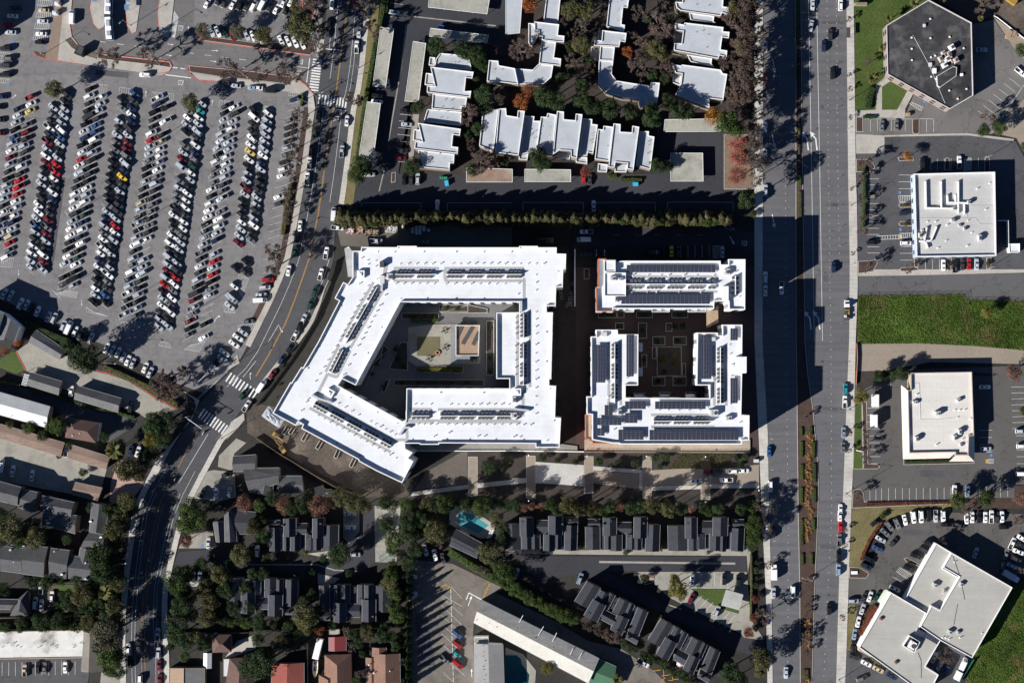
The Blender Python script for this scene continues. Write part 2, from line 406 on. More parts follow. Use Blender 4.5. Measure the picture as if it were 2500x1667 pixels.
def gable(parent, quad, he, hr, rm, wm=None, along=0, over=.35, hip=0.0, ridge=.5, base=0.0, rm2=None):
    """quad: 4 eave corners (pixels). ridge runs along edge 0-1 (along=0) or 1-2 (along=1)"""
    wm = wm or BROWNW
    q = ccw([G(p, he)[:2] for p in quad]); q = [Vector(a) for a in q]
    # keep the requested edge first after orientation change
    first = Vector(G(quad[0], he)[:2]); i0 = min(range(4), key=lambda i: (q[i]-first).length)
    q = q[i0:]+q[:i0]
    sec = Vector(G(quad[1], he)[:2])
    e0_is_first = (q[1]-sec).length < (q[3]-sec).length
    al = along if e0_is_first else 1-along
    if al == 1: q = q[1:]+q[:1]
    A, B, C_, D_ = q
    inn = inset(q, over)
    b = MB()
    b.prism([tuple(v) for v in inn], base, he+.02)
    r0 = D_.lerp(A, ridge) if True else None
    m0, m1 = A.lerp(D_, ridge), B.lerp(C_, ridge)
    e = (m1-m0); m0h, m1h = m0+e*hip, m1-e*hip
    if hip == 0:   # gable end walls
        i0_, i1_ = m0+e.normalized()*over, m1-e.normalized()*over
        b.poly([(*inn[0], he), (*i0_, hr-.1), (*inn[3], he)]); b.poly([(*inn[2], he), (*i1_, hr-.1), (*inn[1], he)])
    b.obj('wall', wm, parent)
    z = lambda v, h_: (v.x, v.y, h_)
    r = MB(); tk = .14
    top = [[z(A, he), z(B, he), z(m1h, hr), z(m0h, hr)], [z(C_, he), z(D_, he), z(m0h, hr), z(m1h, hr)]]
    if hip > 0: top += [[z(D_, he), z(A, he), z(m0h, hr)], [z(B, he), z(C_, he), z(m1h, hr)]]
    for fi, f in enumerate(top):
        r.poly([(x, y, zz+tk) for x, y, zz in f], 1 if fi == 1 and rm2 else 0); r.poly([(x, y, zz) for x, y, zz in f[::-1]])
    ed = [A, B, C_, D_]
    if hip > 0:
        for k in range(4): r.quad(z(ed[k], he), z(ed[(k+1) % 4], he), z(ed[(k+1) % 4], he+tk), z(ed[k], he+tk))
    else:
        for a_, b_, ha, hb in ((A, B, he, he), (B, m1, he, hr), (m1, C_, hr, he), (C_, D_, he, he), (D_, m0, he, hr), (m0, A, hr, he)):
            r.quad(z(a_, ha), z(b_, hb), z(b_, hb+tk), z(a_, ha+tk))
    if hip == 0:
        for a_, b_ in ((A, B), (C_, D_)):
            d_ = b_-a_; c_ = (a_+b_)/2; nn_ = Vector((d_.y, -d_.x)).normalized()*.07; gt = MB(); gt.box((c_.x+nn_.x, c_.y+nn_.y, he+.06), (d_.length, .13, .12), math.atan2(d_.y, d_.x)); gt.obj('gutter', GUTTER, parent)
    return r.obj('roof', [rm, rm2] if rm2 else rm, parent)
def house(name, label, cat, center, group=None):
    return empty(name, (0, 0, 0), label, cat, group) if center is None else empty(name, tuple(center), label, cat, group)
def thing(name, label, cat, p=None, group=None):
    """Empty at the thing's base; children built in world space are re-based at the end"""
    e = empty(name, (0, 0, 0), label, cat, group); REB.append((e, p)); return e
REB = []
def rebase():
    for e, p in REB:
        if p is None: continue
        g = G(p); e.location = g
        for c in e.children: c.location = c.location-g
def boxpart(name, parent, p, z0, size, m, rz=0, taper=1.0):
    g = G(p, z0); b = MB(); b.box((0, 0, size[2]/2), size, 0, 0, taper); return b.obj(name, m, parent, (g.x, g.y, z0), rz)
def ctr(pts): return (sum(p[0] for p in pts)/len(pts), sum(p[1] for p in pts)/len(pts))

# ================================================================ THE SETTING
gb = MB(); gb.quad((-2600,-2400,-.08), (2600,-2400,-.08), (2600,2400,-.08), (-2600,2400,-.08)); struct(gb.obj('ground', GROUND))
# --- curving street: west and east kerb chains (photo pixels)
WK = [(806,-60),(800,0),(790,110),(780,190),(770,266),(750,415),(731,523),(710,630),(690,683),(667,736),(641,789),(612,848),(585,886),(540,930),(487,985),(462,1030),(430,1080),(394,1133),(362,1195),(338,1248),(319,1383),(309,1489),(307,1560),(310,1740)]
EK = [(899,-60),(891,0),(884,80),(876,160),(868,215),(856,266),(838,415),(826,497),(818,560),(815,630),(800,683),(777,736),(753,789),(721,833),(673,886),(630,940),(600,985),(575,1020),(532,1072),(487,1155),(457,1213),(436,1263),(410,1370),(396,1436),(393,1516),(399,1600),(401,1740)]
CL = [(852,-60),(851,0),(836,110),(820,230),(814,266),(792,415),(777,523),(755,630),(737,683),(718,736),(697,789),(682,818),(655,868),(625,918)]
CL2 = [(496,1046),(460,1105),(430,1160),(396,1227),(378,1300),(363,1390),(354,1470),(350,1560),(353,1740)]
sheet('parking_lot', [(-260,-60),(790,-60),(784,160),(760,266),(740,415),(722,523),(700,630),(660,736),(585,880),(500,960),(430,935),(300,860),(150,800),(-60,700),(-260,640)], .0, A_LOT)
sheet('street', WK+EK[::-1], .02, A_ST)
# --- avenue
AVW = [(1863,-80),(1863,400),(1862,833),(1875,1060),(1878,1250),(1884,1450),(1888,1740)]
AVE = [(2064,-80),(2066,0),(2070,417),(2074,630),(2073,820),(2065,1020),(2058,1205),(2050,1356),(2045,1516),(2039,1740)]
sheet('avenue', AVW+AVE[::-1], .02, A_MID)
slab('sidewalk', [(1843,-80),(1842,400),(1842,833),(1852,1060),(1860,1250),(1870,1450),(1875,1740)]+[(x-.5,y) for x,y in AVW[::-1]], .13, WALK)
slab('sidewalk', [(x+.5,y) for x,y in AVE]+[(2060,1740),(2066,1600),(2072,1410),(2078,1250),(2082,1150),(2089,833),(2094,700),(2092,500),(2089,417),(2084,0),(2083,-80)], .13, WALK)
MED = t(3,0,'250,-300 252,0 255,1568')+t(3,1,'255,800 257,1560')+t(3,2,'262,300 268,900 275,1560')+t(3,3,'290,700 295,1560 297,1900')
MEDR = t(3,0,'300,-300 303,0 318,1568')+t(3,1,'330,800 340,1560')+t(3,2,'365,300 410,600 450,1000 465,1300 460,1568')+t(3,3,'430,700 405,1560 398,1900')
slab('median', MED+MEDR[::-1], .14, MULCH, KERB)
# --- sidewalks of the curving street
def off(ch, d):
    out = []
    for i, p in enumerate(ch):
        a = ch[max(0, i-1)]; b = ch[min(len(ch)-1, i+1)]; dx, dy = b[0]-a[0], b[1]-a[1]; L_ = math.hypot(dx, dy)
        out.append((p[0]-dy/L_*d, p[1]+dx/L_*d))
    return out
def strip(name, ch, d0, d1, z, m, kerb=None): return slab(name, off(ch, d0)+off(ch, d1)[::-1], z, m, kerb)
strip('sidewalk', EK[:8], -.8, -14, .13, WALK)
strip('lawn_strip', EK[:8], -14.5, -36, .06, DRYG)
strip('sidewalk', EK[10:16], -.8, -10, .13, CONC)
strip('sidewalk', EK[17:], -.8, -14, .13, WALK)
strip('sidewalk', WK[4:12], .8, 15, .13, CONC)
strip('planting_strip', WK[4:11], 15.5, 28, .10, MULCH)
strip('sidewalk', WK[17:], .8, 15, .13, WALK)
slab('sidewalk', t(1,0,'570,365 628,365 620,430 606,520 555,525'), .13, WALK)
slab('sidewalk', t(1,0,'405,870 490,815 525,870 545,1000 480,1100 480,900'), .13, WALK)
slab('sidewalk', t(0,2,'2130,190 2180,120 2200,200 1990,320 1910,250 1950,190'), .13, CONC)
slab('sidewalk', t(0,2,'1640,430 1700,470 1790,540 1800,600 1760,720 1640,860 1480,1050 1430,1120 1350,1290 1410,1290 1560,1000 1790,640 1830,540'), .12, WALK)
slab('sidewalk', t(0,2,'2120,740 2240,660 2245,720 2180,800 2080,900'), .13, CONC)
# --- bus station, top left
slab('bus_plaza', t(0,0,'595,-60 668,-60 640,230 660,340 760,470 1100,520 1560,570 1582,612 1550,660 1480,692 780,592 530,556 565,250'), .13, CONC, KERB)
slab('paver_strip', t(0,0,'520,-60 594,-60 564,250 529,555 415,541 490,200'), .12, PAVER)
slab('planting_strip', t(0,0,'310,475 430,490 415,540 340,510'), .12, DIRT)
slab('planting_strip', t(0,0,'600,370 650,345 705,410 900,500 895,545 760,505 660,440'), .17, DIRT)
slab('planting_strip', t(0,0,'900,500 1560,572 1570,625 1400,600 895,540'), .17, MULCH, KERB)
for s in ('850,-60 985,-60 970,150 950,250 905,272 860,220 830,80', '1165,-60 1300,-60 1250,290 1215,310 1170,240 1155,90', '1480,-60 1605,-60 1565,300 1545,345 1500,340 1465,290 1450,120'):
    slab('bus_island', t(0,0,s), .14, CONC, KERB)
    line('red_kerb_paint', t(0,0,s)[2:]+[t(0,0,s)[0]], .28, .165)
line('red_kerb_paint', t(0,0,'668,-60 640,230 660,340 720,420'), .28, .156)
line('red_kerb_paint', t(0,0,'310,480 340,515 420,545 530,557 780,593'), .3, .156)
line('red_kerb_paint', t(0,0,'900,495 1560,568 1580,615 1550,662 1430,684'), .28, .2)
slab('planting_strip', t(0,0,'1735,605 2350,662 2720,718 2650,775 2000,705 1745,665'), .15, MULCH, KERB)
slab('sidewalk', t(0,0,'1725,640 1745,668 2000,708 2650,778 2720,722 2800,780 2880,870 2760,860 2000,748 1820,735'), .12, CONC)
line('red_kerb_paint', t(0,0,'1820,737 1745,680 1725,640 1740,606 2350,664 2720,722 2800,770 2880,870'), .28, .178)
line('red_kerb_paint', t(0,0,'1820,737 2000,750 2220,775'), .28, .165)
slab('planting_strip', t(0,0,'1790,290 1860,375 2350,440 2850,512 2895,460 2880,380 2500,395 2350,395 1900,335'), .15, MULCH, KERB)
line('red_kerb_paint', t(0,0,'1775,320 1860,380 2350,444 2850,516'), .28, .178)
slab('planting_strip', t(1,0,'410,-60 430,60 425,100 520,170 545,100 560,-60'), .15, MULCH, KERB)
line('red_kerb_paint', t(1,0,'430,-60 428,90 540,165 560,-60'), .28, .178)
sheet('bus_road', t(0,0,'668,-60 850,-60 832,80 860,220 905,275 970,200 985,-60 1165,-60 1155,90 1210,312 1260,290 1302,-60 1480,-60 1450,120 1500,345 1560,340 1610,-60 1790,-60 1770,330 1860,390 2350,450 2900,520 2960,560 2900,860 2800,760 2350,660 1740,600 1580,560 1100,510 770,465 665,340 645,230'), .008, mat('bus_road_asphalt', (.125,.118,.118), var=.12, sc=.06, var2=.1, sc2=.6, crack=.25, streak=(-8, .6, .1)))
# --- lot south-west edge
slab('planting_strip', t(0,1,'-40,1250 120,1350 250,1395 640,1570')+t(0,2,'800,160 960,230 1180,330 1450,470 1650,600 1640,640 1420,520 1170,360 890,270 620,140 250,-60 -40,-150'), .10, SOIL)
line('red_kerb_paint', t(0,2,'885,268 1165,338 1370,480 1620,620'), .3, .14)
line('red_kerb_paint', t(0,2,'165,80 150,100 235,265'), .3, .14)
sheet('concrete_yard', t(0,2,'150,90 300,-10 660,150 870,275 1170,345 1610,625 1370,725 1240,640 540,420 240,270'), .03, CONC2)
sheet('asphalt_lane', t(0,2,'-200,300 0,375 1240,690 1260,760 1000,925 600,700 440,640 0,480 -200,420'), .02, A_DRV)
sheet('concrete_yard', t(0,2,'-200,840 0,895 560,1045 980,1175 950,1280 900,1470 660,1400 380,1350 0,1270 -200,1240'), .03, CONC2)
sheet('pink_drive', t(0,2,'1090,1085 1130,1090 1060,1210 1335,1290 1220,1440 1000,1500 1020,1290'), .035, PINK)
sheet('lawn', t(0,2,'-60,200 100,100 160,95 230,260 150,300 -60,220'), .03, GRASS)
sheet('concrete_drive', t(0,2,'1830,1210 1960,1180 2150,1200 2170,1430 2000,1470 1740,1430'), .03, CONC2)
sheet('gravel_bed', t(0,2,'2010,1050 2170,890 2260,930 2150,1030 2140,1190 2000,1150'), .03, CONC2)
# residential, lower left
sheet('dirt_yard', t(0,3,'270,690 620,660 620,820 940,860 930,940 330,960 270,930'), .03, DIRT)
sheet('brick_patio', t(0,3,'540,190 740,130 730,390 650,400 530,300'), .03, REDPAV)
sheet('lawn', t(0,3,'520,660 720,665 700,780 520,790'), .04, GRASS)
sheet('motel_lot', t(0,3,'-200,1350 750,1335 760,1460 820,1475 780,1740 -200,1740'), .03, A_DRV)
sheet('concrete_drive', t(0,3,'930,1470 1100,1430 1110,1740 900,1740'), .03, CONC2)
sheet('concrete_drive', t(0,3,'1640,330 1700,210 1950,165 1980,330'), .03, CONC2)
sheet('asphalt_drive', t(0,3,'1590,480 1650,360 1990,335 2180,350 2350,430 2350,560 2140,520 1900,480'), .025, A_DARK)
sheet('concrete_patio', t(0,3,'2060,1340 2180,1180 2350,1120 2350,1250 2160,1320'), .03, CONC)
sheet('concrete_patio', t(0,3,'1740,640 1900,600 1900,680 1750,680'), .03, CONC)
# construction yard and park south of the white building
sheet('construction_yard', t(1,2,'-80,560 180,600 380,770 1350,1290 1420,1430 1000,1430 400,1110 0,885 -80,840'), .0, DIRT)
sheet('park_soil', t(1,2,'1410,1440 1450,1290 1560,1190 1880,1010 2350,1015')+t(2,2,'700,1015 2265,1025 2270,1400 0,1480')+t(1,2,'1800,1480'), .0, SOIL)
sheet('construction_yard', t(1,2,'1460,1360 1560,1200 1880,1020 1940,1010 1945,1310'), .02, mat('grey_dirt', (.10,.086,.074), var=.2, sc=.1, var2=.2))
sheet('construction_lane', t(1,1,'750,560 980,490 2350,480 2350,740 960,700 850,690 780,690')+t(2,1,'0,480')[:0], .012, mat('site_surface', (.10,.092,.08), var=.2, sc=.1, var2=.2))
slab('park_path', t(1,2,'1420,1420 1440,1380 1940,1315 2350,1268')+t(2,2,'0,1255 130,1255 130,1298 0,1310')+t(1,2,'2350,1312 1950,1352'), .05, WALK)
sheet('park_plaza', t(2,2,'215,1105 660,1135 660,1330 440,1312 215,1300'), .04, mat('plaza_concrete', (.40,.39,.37), var=.15, sc=.12, var2=.15))
for s in ('132,1052 213,1052 213,1440 132,1440', '665,1055 745,1057 745,1395 662,1395', '1200,1057 1280,1058 1280,1445 1200,1440', '1735,1072 1818,1072 1818,1450 1735,1450'):
    q = t(2,2,s); sheet('cross_path', q, .06, GRAVEL); line('pale_edging', q, .16, .08, True)
q = t(1,2,'1950,1060 2032,1060 2032,1420 1950,1420'); sheet('cross_path', q, .06, GRAVEL); line('pale_edging', q, .16, .08, True)
slab('park_path', t(2,2,'747,1145 1195,1180 1195,1215 747,1182'), .06, WALK)
slab('park_path', t(2,2,'1168,1215 1195,1215 1195,1370 1168,1365'), .06, WALK)
sheet('park_lawn', t(2,2,'747,1186 1165,1218 1165,1355 747,1300'), .045, GRAVEL)
sheet('gravel_drive', t(2,2,'1283,1182 1733,1158 1733,1313 1283,1325'), .045, GRAVEL)
sheet('gravel_drive', t(2,2,'1820,1180 2268,1130 2268,1300 1820,1312'), .045, GRAVEL)
slab('park_path', t(2,2,'1283,1330 1733,1315 1733,1355 1283,1368'), .06, WALK)
slab('park_path', t(2,2,'1820,1312 2268,1303 2268,1345 1820,1348'), .06, WALK)
slab('terrace', t(1,2,'1370,935 2350,935')+t(2,2,'0,940 450,940 600,960 600,1008 0,1006')+t(1,2,'2350,1003 1450,1003'), .5, mat('grey_terrace', (.22,.21,.195), var=.1, var2=.12))
slab('terrace', t(2,2,'665,900 2185,900 2185,1015 665,1010'), .6, BEIGE)
# complex courts
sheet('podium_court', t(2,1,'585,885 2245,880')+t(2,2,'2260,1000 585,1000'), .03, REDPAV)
sheet('narrow_yard', t(2,1,'420,690 580,690')+t(2,2,'585,1005 440,1000'), .02, SOIL)
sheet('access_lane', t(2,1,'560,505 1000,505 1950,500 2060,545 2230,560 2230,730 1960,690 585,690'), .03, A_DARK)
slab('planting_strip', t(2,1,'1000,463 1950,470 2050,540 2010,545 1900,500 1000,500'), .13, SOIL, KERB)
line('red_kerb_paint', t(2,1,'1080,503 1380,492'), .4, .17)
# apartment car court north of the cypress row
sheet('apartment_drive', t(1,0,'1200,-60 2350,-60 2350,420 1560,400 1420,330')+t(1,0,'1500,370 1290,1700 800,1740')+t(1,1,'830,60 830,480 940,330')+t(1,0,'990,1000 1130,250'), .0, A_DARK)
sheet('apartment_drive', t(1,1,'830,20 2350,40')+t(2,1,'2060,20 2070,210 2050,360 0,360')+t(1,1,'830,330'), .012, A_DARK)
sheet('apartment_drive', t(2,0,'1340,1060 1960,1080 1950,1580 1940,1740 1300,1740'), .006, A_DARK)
line('concrete_gutter', t(1,0,'1380,230 1330,640 1215,1300'), .5, .03)
line('concrete_gutter', t(1,0,'1450,155 2200,240'), .5, .03)
line('concrete_gutter', t(1,1,'1175,0 1130,190'), .4, .03)
slab('planting_strip', t(2,0,'1945,1235 2220,1240 2220,1740 1945,1740'), .12, mat('leaf_litter', (.17,.12,.085), var=.2, var2=.3), KERB)
slab('planting_strip', t(1,0,'1440,1050 1500,1050 1440,1480 1395,1480'), .12, CONC2)
# avenue west verge (trees)
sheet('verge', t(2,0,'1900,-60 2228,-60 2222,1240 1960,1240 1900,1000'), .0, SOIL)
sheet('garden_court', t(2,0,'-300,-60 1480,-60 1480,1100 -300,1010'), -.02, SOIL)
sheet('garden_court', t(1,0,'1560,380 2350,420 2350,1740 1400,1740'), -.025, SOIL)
# east side: lawns, lots
sheet('lawn', t(3,0,'790,-60 1475,-60 1475,0 1085,235 1095,690 990,780 1000,1010 803,1018'), .03, GRASS)
sheet('lawn', t(3,0,'1046,800 1140,736 1290,815 1185,1010 1046,1010'), .06, GRASS)
sheet('concrete_path', t(3,0,'803,1019 988,1010 988,780 1100,690 1345,840 1260,1000 1255,1088 803,1072'), .045, CONC)
sheet('side_lot', t(3,0,'803,1073 1255,1080 1350,840 1670,1000 1885,870 1875,225 2075,185 2240,420 2360,560 2360,900 2060,1230 1830,1250 805,1235'), .02, mat('pale_lot_asphalt', (.135,.128,.122), var=.12, sc=.05, var2=.1, crack=.3, stain=(.09,.085,.082), stain_amt=.5))
sheet('driveway_apron', t(3,0,'806,1232 1068,1245 1072,1410 808,1412'), .04, CONC)
sheet('side_lot', t(3,0,'806,1232 1830,1240 2270,1295 2360,1460 2500,1740 806,1740'), .01, A_DRV)
slab('concrete_kerb', t(3,0,'1070,1243 1400,1232 1830,1224 2260,1278 2255,1298 1830,1243 1070,1258'), .12, CONC)
sheet('dirt_lot', t(3,0,'1480,-60 2500,-60 2500,620 2360,360 2100,160 2080,150 1880,205'), .0, DIRT)
sheet('dirt_lot', t(3,0,'2070,160 2360,360 2600,700 2600,1740 2400,1480 2280,1270 2060,1220 2360,760 2360,560 2240,420'), .015, GRAVEL)
sheet('side_lot', t(3,1,'822,-60 2600,-60 2600,905 822,915'), .02, A_DRV)
slab('driveway_apron', t(3,1,'826,915 1000,905 2360,905 2360,935 1220,962 826,966'), .06, CONC)
sheet('side_road', t(3,1,'829,966 2600,935 2600,1195 1815,1185 1815,1130 829,1145'), .03, mat('old_lot_asphalt', (.092,.09,.092), var=.1, sc=.05, var2=.08, crack=.35))
sheet('meadow', t(3,1,'829,1147 1812,1132 1812,1183 2600,1195')+t(3,2,'2600,90 1870,38 1400,18 820,20'), .02, MEAD)
sheet('gravel_road', t(3,2,'815,25 1400,20 1870,42 2600,100 2600,215 1500,190 1060,270 818,275'), .03, GRAVEL)
sheet('office_lot', t(3,2,'780,275 2600,215 2600,1330 2260,1310 2260,1440 880,1470 780,1330'), .015, mat('office_asphalt', (.088,.083,.080), var=.10, sc=.06, var2=.1, crack=.25))
slab('planting_strip', t(3,2,'825,280 1060,272 1300,262 1290,345 1175,350 1110,335 920,420 830,470 815,440'), .12, SOIL)
slab('lawn_strip', t(3,2,'795,560 862,560 872,1172 778,1172'), .10, GRASS, KERB)
slab('planting_strip', t(3,2,'864,560 905,550 918,1120 1010,1128 1028,1150 1005,1170 876,1172'), .13, MULCH, KERB)
slab('planting_strip', t(3,2,'780,1360 850,1350 880,1400 885,1470 1680,1455 1680,1490 770,1530'), .12, MULCH, KERB)
slab('planting_strip', t(3,2,'1680,1440 2260,1440 2260,1320 2600,1330 2600,1540 1680,1520'), .12, MULCH)
slab('planting_strip', t(3,2,'1243,1075 1895,1100 1895,1120 1245,1133'), .12, SOIL, KERB)
slab('planting_strip', t(3,2,'1890,285 2110,300 2075,318 1890,320'), .12, SOIL)
sheet('verge', t(3,2,'760,1530 1680,1490 1680,1580 760,1600'), .01, DRYG)
sheet('dealer_lot', t(3,3,'742,602 930,565 1000,300 1100,110 1230,20 1680,0 2600,20 2600,260 2350,500 2150,720 1550,290 1270,790 1130,735 1040,830 900,850 735,850'), .02, mat('dealer_asphalt', (.082,.077,.073), var=.16, sc=.06, var2=.1, crack=.35, stain=(.115,.11,.105), stain_amt=.5))
sheet('verge', t(3,3,'758,-20 1230,-20 1190,20 1010,140 900,360 860,500 940,545 740,600'), .03, DRYG)
sheet('lawn', t(3,3,'730,850 830,850 765,1180 755,1270 715,1270'), .04, DRYG)
sheet('side_lot', t(3,3,'715,1275 835,1280 1230,1480 1400,1740 700,1740'), .025, A_DRV)
sheet('planting_bed', t(3,3,'840,1190 900,860 1020,830 1050,850 840,1235'), .05, MULCH)
sheet('meadow', t(3,3,'2600,450 2600,1740 1780,1740 1870,1345 2245,700'), .02, MEAD)
sheet('dealer_yard', t(3,3,'1440,1415 1590,1180 1880,1335 1740,1600 1560,1560'), .03, A_DRV)
# motel / pool / townhouse quarter, bottom centre
sheet('motel_lot', t(1,3,'1390,430 1800,470 2280,700 2080,790 2000,1000 1990,1150 2010,1740 1430,1740'), .01, A_TAN)
sheet('motel_lot', t(2,3,'-270,680 400,1000 700,1180 1010,1255 1300,1450 1600,1740 930,1740 960,1400 800,1330 -290,790'), .014, A_TAN)
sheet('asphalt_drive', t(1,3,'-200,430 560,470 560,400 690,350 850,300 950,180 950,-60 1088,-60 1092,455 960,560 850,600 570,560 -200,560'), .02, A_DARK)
sheet('concrete_parking', t(1,3,'1088,-60 1330,-60 1290,460 1095,455'), .03, CONC2)
sheet('concrete_parking', t(1,3,'800,-60 950,-60 950,180 850,290 800,230'), .03, CONC2)
line('concrete_gutter', t(1,3,'-60,480 560,480 720,530 920,540'), .5, .045)
sheet('concrete_drive', t(1,3,'470,380 690,350 700,430 560,400'), .035, CONC)
sheet('concrete_drive', t(1,3,'565,560 770,605 720,650 570,660'), .035, CONC)
sheet('concrete_drive', t(2,3,'-60,335 620,345 2160,330 2195,370 2165,560 2155,400 -60,380'), .03, CONC2)
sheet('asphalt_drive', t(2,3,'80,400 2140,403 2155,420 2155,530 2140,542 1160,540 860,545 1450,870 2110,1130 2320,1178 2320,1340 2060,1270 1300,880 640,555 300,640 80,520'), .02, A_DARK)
line('concrete_gutter', t(2,3,'800,455 2050,470'), .8, .045)
line('concrete_gutter', t(2,3,'1440,850 1560,890'), .5, .045)
sheet('concrete_parking', t(2,3,'1150,545 2155,545 2190,975 2110,1115 1440,780 1290,640'), .03, CONC2)
sheet('lawn', t(2,3,'1640,700 1960,698 2120,760 2080,930 1900,880 1700,760'), .05, GRASS)
sheet('concrete_drive', t(2,3,'2100,1110 2190,980 2320,1170 2130,1150'), .033, CONC2)
sheet('pool_deck', t(1,3,'1780,-10 1900,-80 2200,120 2160,230 2060,240 1770,110'), .03, CONC)
sheet('pool_deck', t(2,3,'-60,1240 100,1300 220,1450 200,1740 -60,1740'), .03, CONC2)
sheet('pool_water', t(1,3,'1850,30 1880,-20 1990,15 2145,118 2040,203 1845,105'), .05, WATER)
line('pale_edging', t(1,3,'1850,30 1880,-20 1990,15 2145,118 2040,203 1845,105'), .35, .055, True)
sheet('pool_water', t(2,3,'-60,1310 40,1310 80,1340 90,1390 160,1490 150,1560 100,1740 -60,1740'), .05, WATER2)

# ---------------------------------------------------------------- painted markings
W_, Y_, F_ = 'white_lane_marking', 'yellow_lane_marking', 'faded_parking_line'
line(Y_, off(CL, .9), .12); line(Y_, off(CL, -.9), .12)
line(Y_, off(CL2, 5), .13); line(Y_, off(CL2[3:], -3), .13)
line(W_, off(EK[:8], 21), .12); line(W_, off(EK[:6], 12.5), .10)
line(W_, off(WK[:4], -26)[:4], .12); line(W_, off(WK[4:14], -20), .12)
line(W_, off(EK[9:14], 10)[:5], .12)
line(W_, off(EK[19:], 12), .10); line(W_, off(EK[19:], 19)[1:], .10)
line(W_, off(WK[17:], -14), .10); line(W_, off(WK[18:], -22), .10)
line(W_, t(1,1,'210,1410 115,1568'), .14); line(W_, t(0,2,'2350,180 2230,330'), .14); line(W_, t(0,2,'1910,850 1640,1300'), .14)
dash(W_, *t(0,2,'1560,870 1420,1060'), .12, 1.2, 3)
crosswalk(W_, *t(1,0,'565,553 530,830'), 12, 3.6)
crosswalk(W_, *t(1,0,'580,915 825,950'), 10, 3.8)
crosswalk(W_, *t(0,2,'1790,550 2010,350'), 14, 3.6, skew=48, wm=.45)
crosswalk(W_, *t(0,2,'2100,330 2340,490'), 9, 4.0)
crosswalk(W_, *t(0,2,'1850,660 2060,810'), 9, 4.2)
line(W_, t(1,0,'630,452 790,464'), .4); line(W_, t(1,0,'495,535 465,760'), .3); line(W_, t(1,0,'715,1005 825,1020'), .35); line(W_, t(1,0,'340,608 480,628'), .15)
line(W_, t(1,0,'688,300 672,445'), .12); line(W_, t(1,0,'730,330 705,450'), .12)
line(W_, t(0,0,'1520,688 1755,718'), .35); dash(W_, *t(0,0,'1585,622 1715,636'), .35, 2, 1)
dash(W_, *t(0,0,'915,384 1460,455'), .15, 2.6, 4.2); dash(W_, *t(0,0,'1720,487 2350,565'), .15, 2.6, 4.2); dash('yellow_lane_marking', *t(0,0,'890,600 1300,657'), .15, 1.2, .8)
for x, y, a in ((1730,270,92), (1340,862,88), (1950,945,80), (130,890,45), (1975,468,-2), (1960,566,-8), (1565,410,-12), (1550,510,-10)): arrow(W_, t(0,0,f'{x},{y}')[0], a, 2.4)
for x, y, a in ((172,935,-90), (750,1210,-88)): arrow(F_, t(0,1,f'{x},{y}')[0], a, 2.6)
arrow(W_, t(0,1,'1985,1355')[0], 60, 3.4, -1)
arrow(W_, t(1,1,'225,1455')[0], -75, 2.6, 1); arrow(W_, t(0,2,'2295,320')[0], 100, 2.6, -1)
STOPS = [(t(0,0,'1662,765')[0], 0), (t(1,0,'755,372')[0], 172), (t(1,0,'405,567')[0], -97), (t(1,0,'388,668')[0], -97), (t(1,0,'737,1097')[0], -8), (t(2,1,'2130,665')[0], -90), (t(0,0,'1660,265')[0], 0)]
for p_, a_ in STOPS: road_text('STOP', p_, 1.0, a_, P_WHITE, stretch=.88)
# avenue lanes
def chain(key, pts, wm): line(key, pts, wm)
chain(W_, t(3,0,'370,-60 400,1568')+t(3,1,'425,1560'), .16); chain(W_, t(3,0,'445,-60 475,1568')+t(3,1,'500,1560'), .16)
dash(W_, *t(3,0,'540,-60 555,1568'), .12, .5, 2.4); dash(W_, *t(3,0,'628,-60 640,1568'), .12, .5, 2.4)
dash(W_, *t(3,1,'555,0 577,1560'), .12, .5, 2.4); dash(W_, *t(3,1,'640,0 655,800'), .12, .5, 2.4)
dash(W_, *t(3,2,'577,0 585,1560'), .12, .5, 2.4); dash(W_, *t(3,3,'585,0 510,1560'), .12, .5, 2.4)
dash(W_, *t(3,0,'105,-60 110,1568'), .12, .5, 2.4); dash(W_, *t(3,1,'160,0 165,1560'), .12, .5, 2.4); dash(W_, *t(3,2,'170,300 185,1560'), .12, .5, 2.4); dash(W_, *t(3,3,'187,0 180,1560'), .12, .5, 2.4)
for c_, r_, x, y in ((3,0,360,1295), (3,0,440,1295), (3,1,385,1370), (3,1,465,1370)): arrow(W_, t(c_,r_,f'{x},{y}')[0], 97, 7.4, 1)
for c_, r_, x, y in ((3,0,55,610), (3,0,50,1300), (3,1,50,465)): arrow(W_, t(c_,r_,f'{x},{y}')[0], -80, 5.5)
for y in (490, 760, 900, 1050, 1180): pass
# stalls, east lots
def stalls(c, r, a, b, n, dx, dy, key=F_, wm=.11):
    A, B = t(c,r,a+' '+b)
    for i in range(n):
        u = i/(n-1) if n > 1 else 0; p0 = (A[0]+(B[0]-A[0])*u, A[1]+(B[1]-A[1])*u)
        line(key, [p0, (p0[0]+dx/3.76, p0[1]+dy/3.76)], wm)
stalls(3,0,'940,1100','1260,1100',6,0,105,W_); line(W_, t(3,0,'875,1212 873,1095 1320,1095'), .11); stalls(3,0,'1455,1100','1520,1100',2,0,115,W_); line(W_, t(3,0,'1390,1090 1520,1095'), .11)
stalls(3,0,'2320,800','2035,1100',7,-105,-80,W_); line(W_, t(3,0,'2350,780 2050,1225'), .12); stalls(3,0,'2300,600','2360,700',3,60,45,W_)
hatch(W_, t(3,0,'1320,940 1420,985 1405,1020 1300,955'), 7)
stalls(3,0,'1430,1460','1930,1450',9,0,110,W_)
hatch(W_, t(3,0,'1800,1455 1860,1452 1858,1560 1798,1568'), 7)
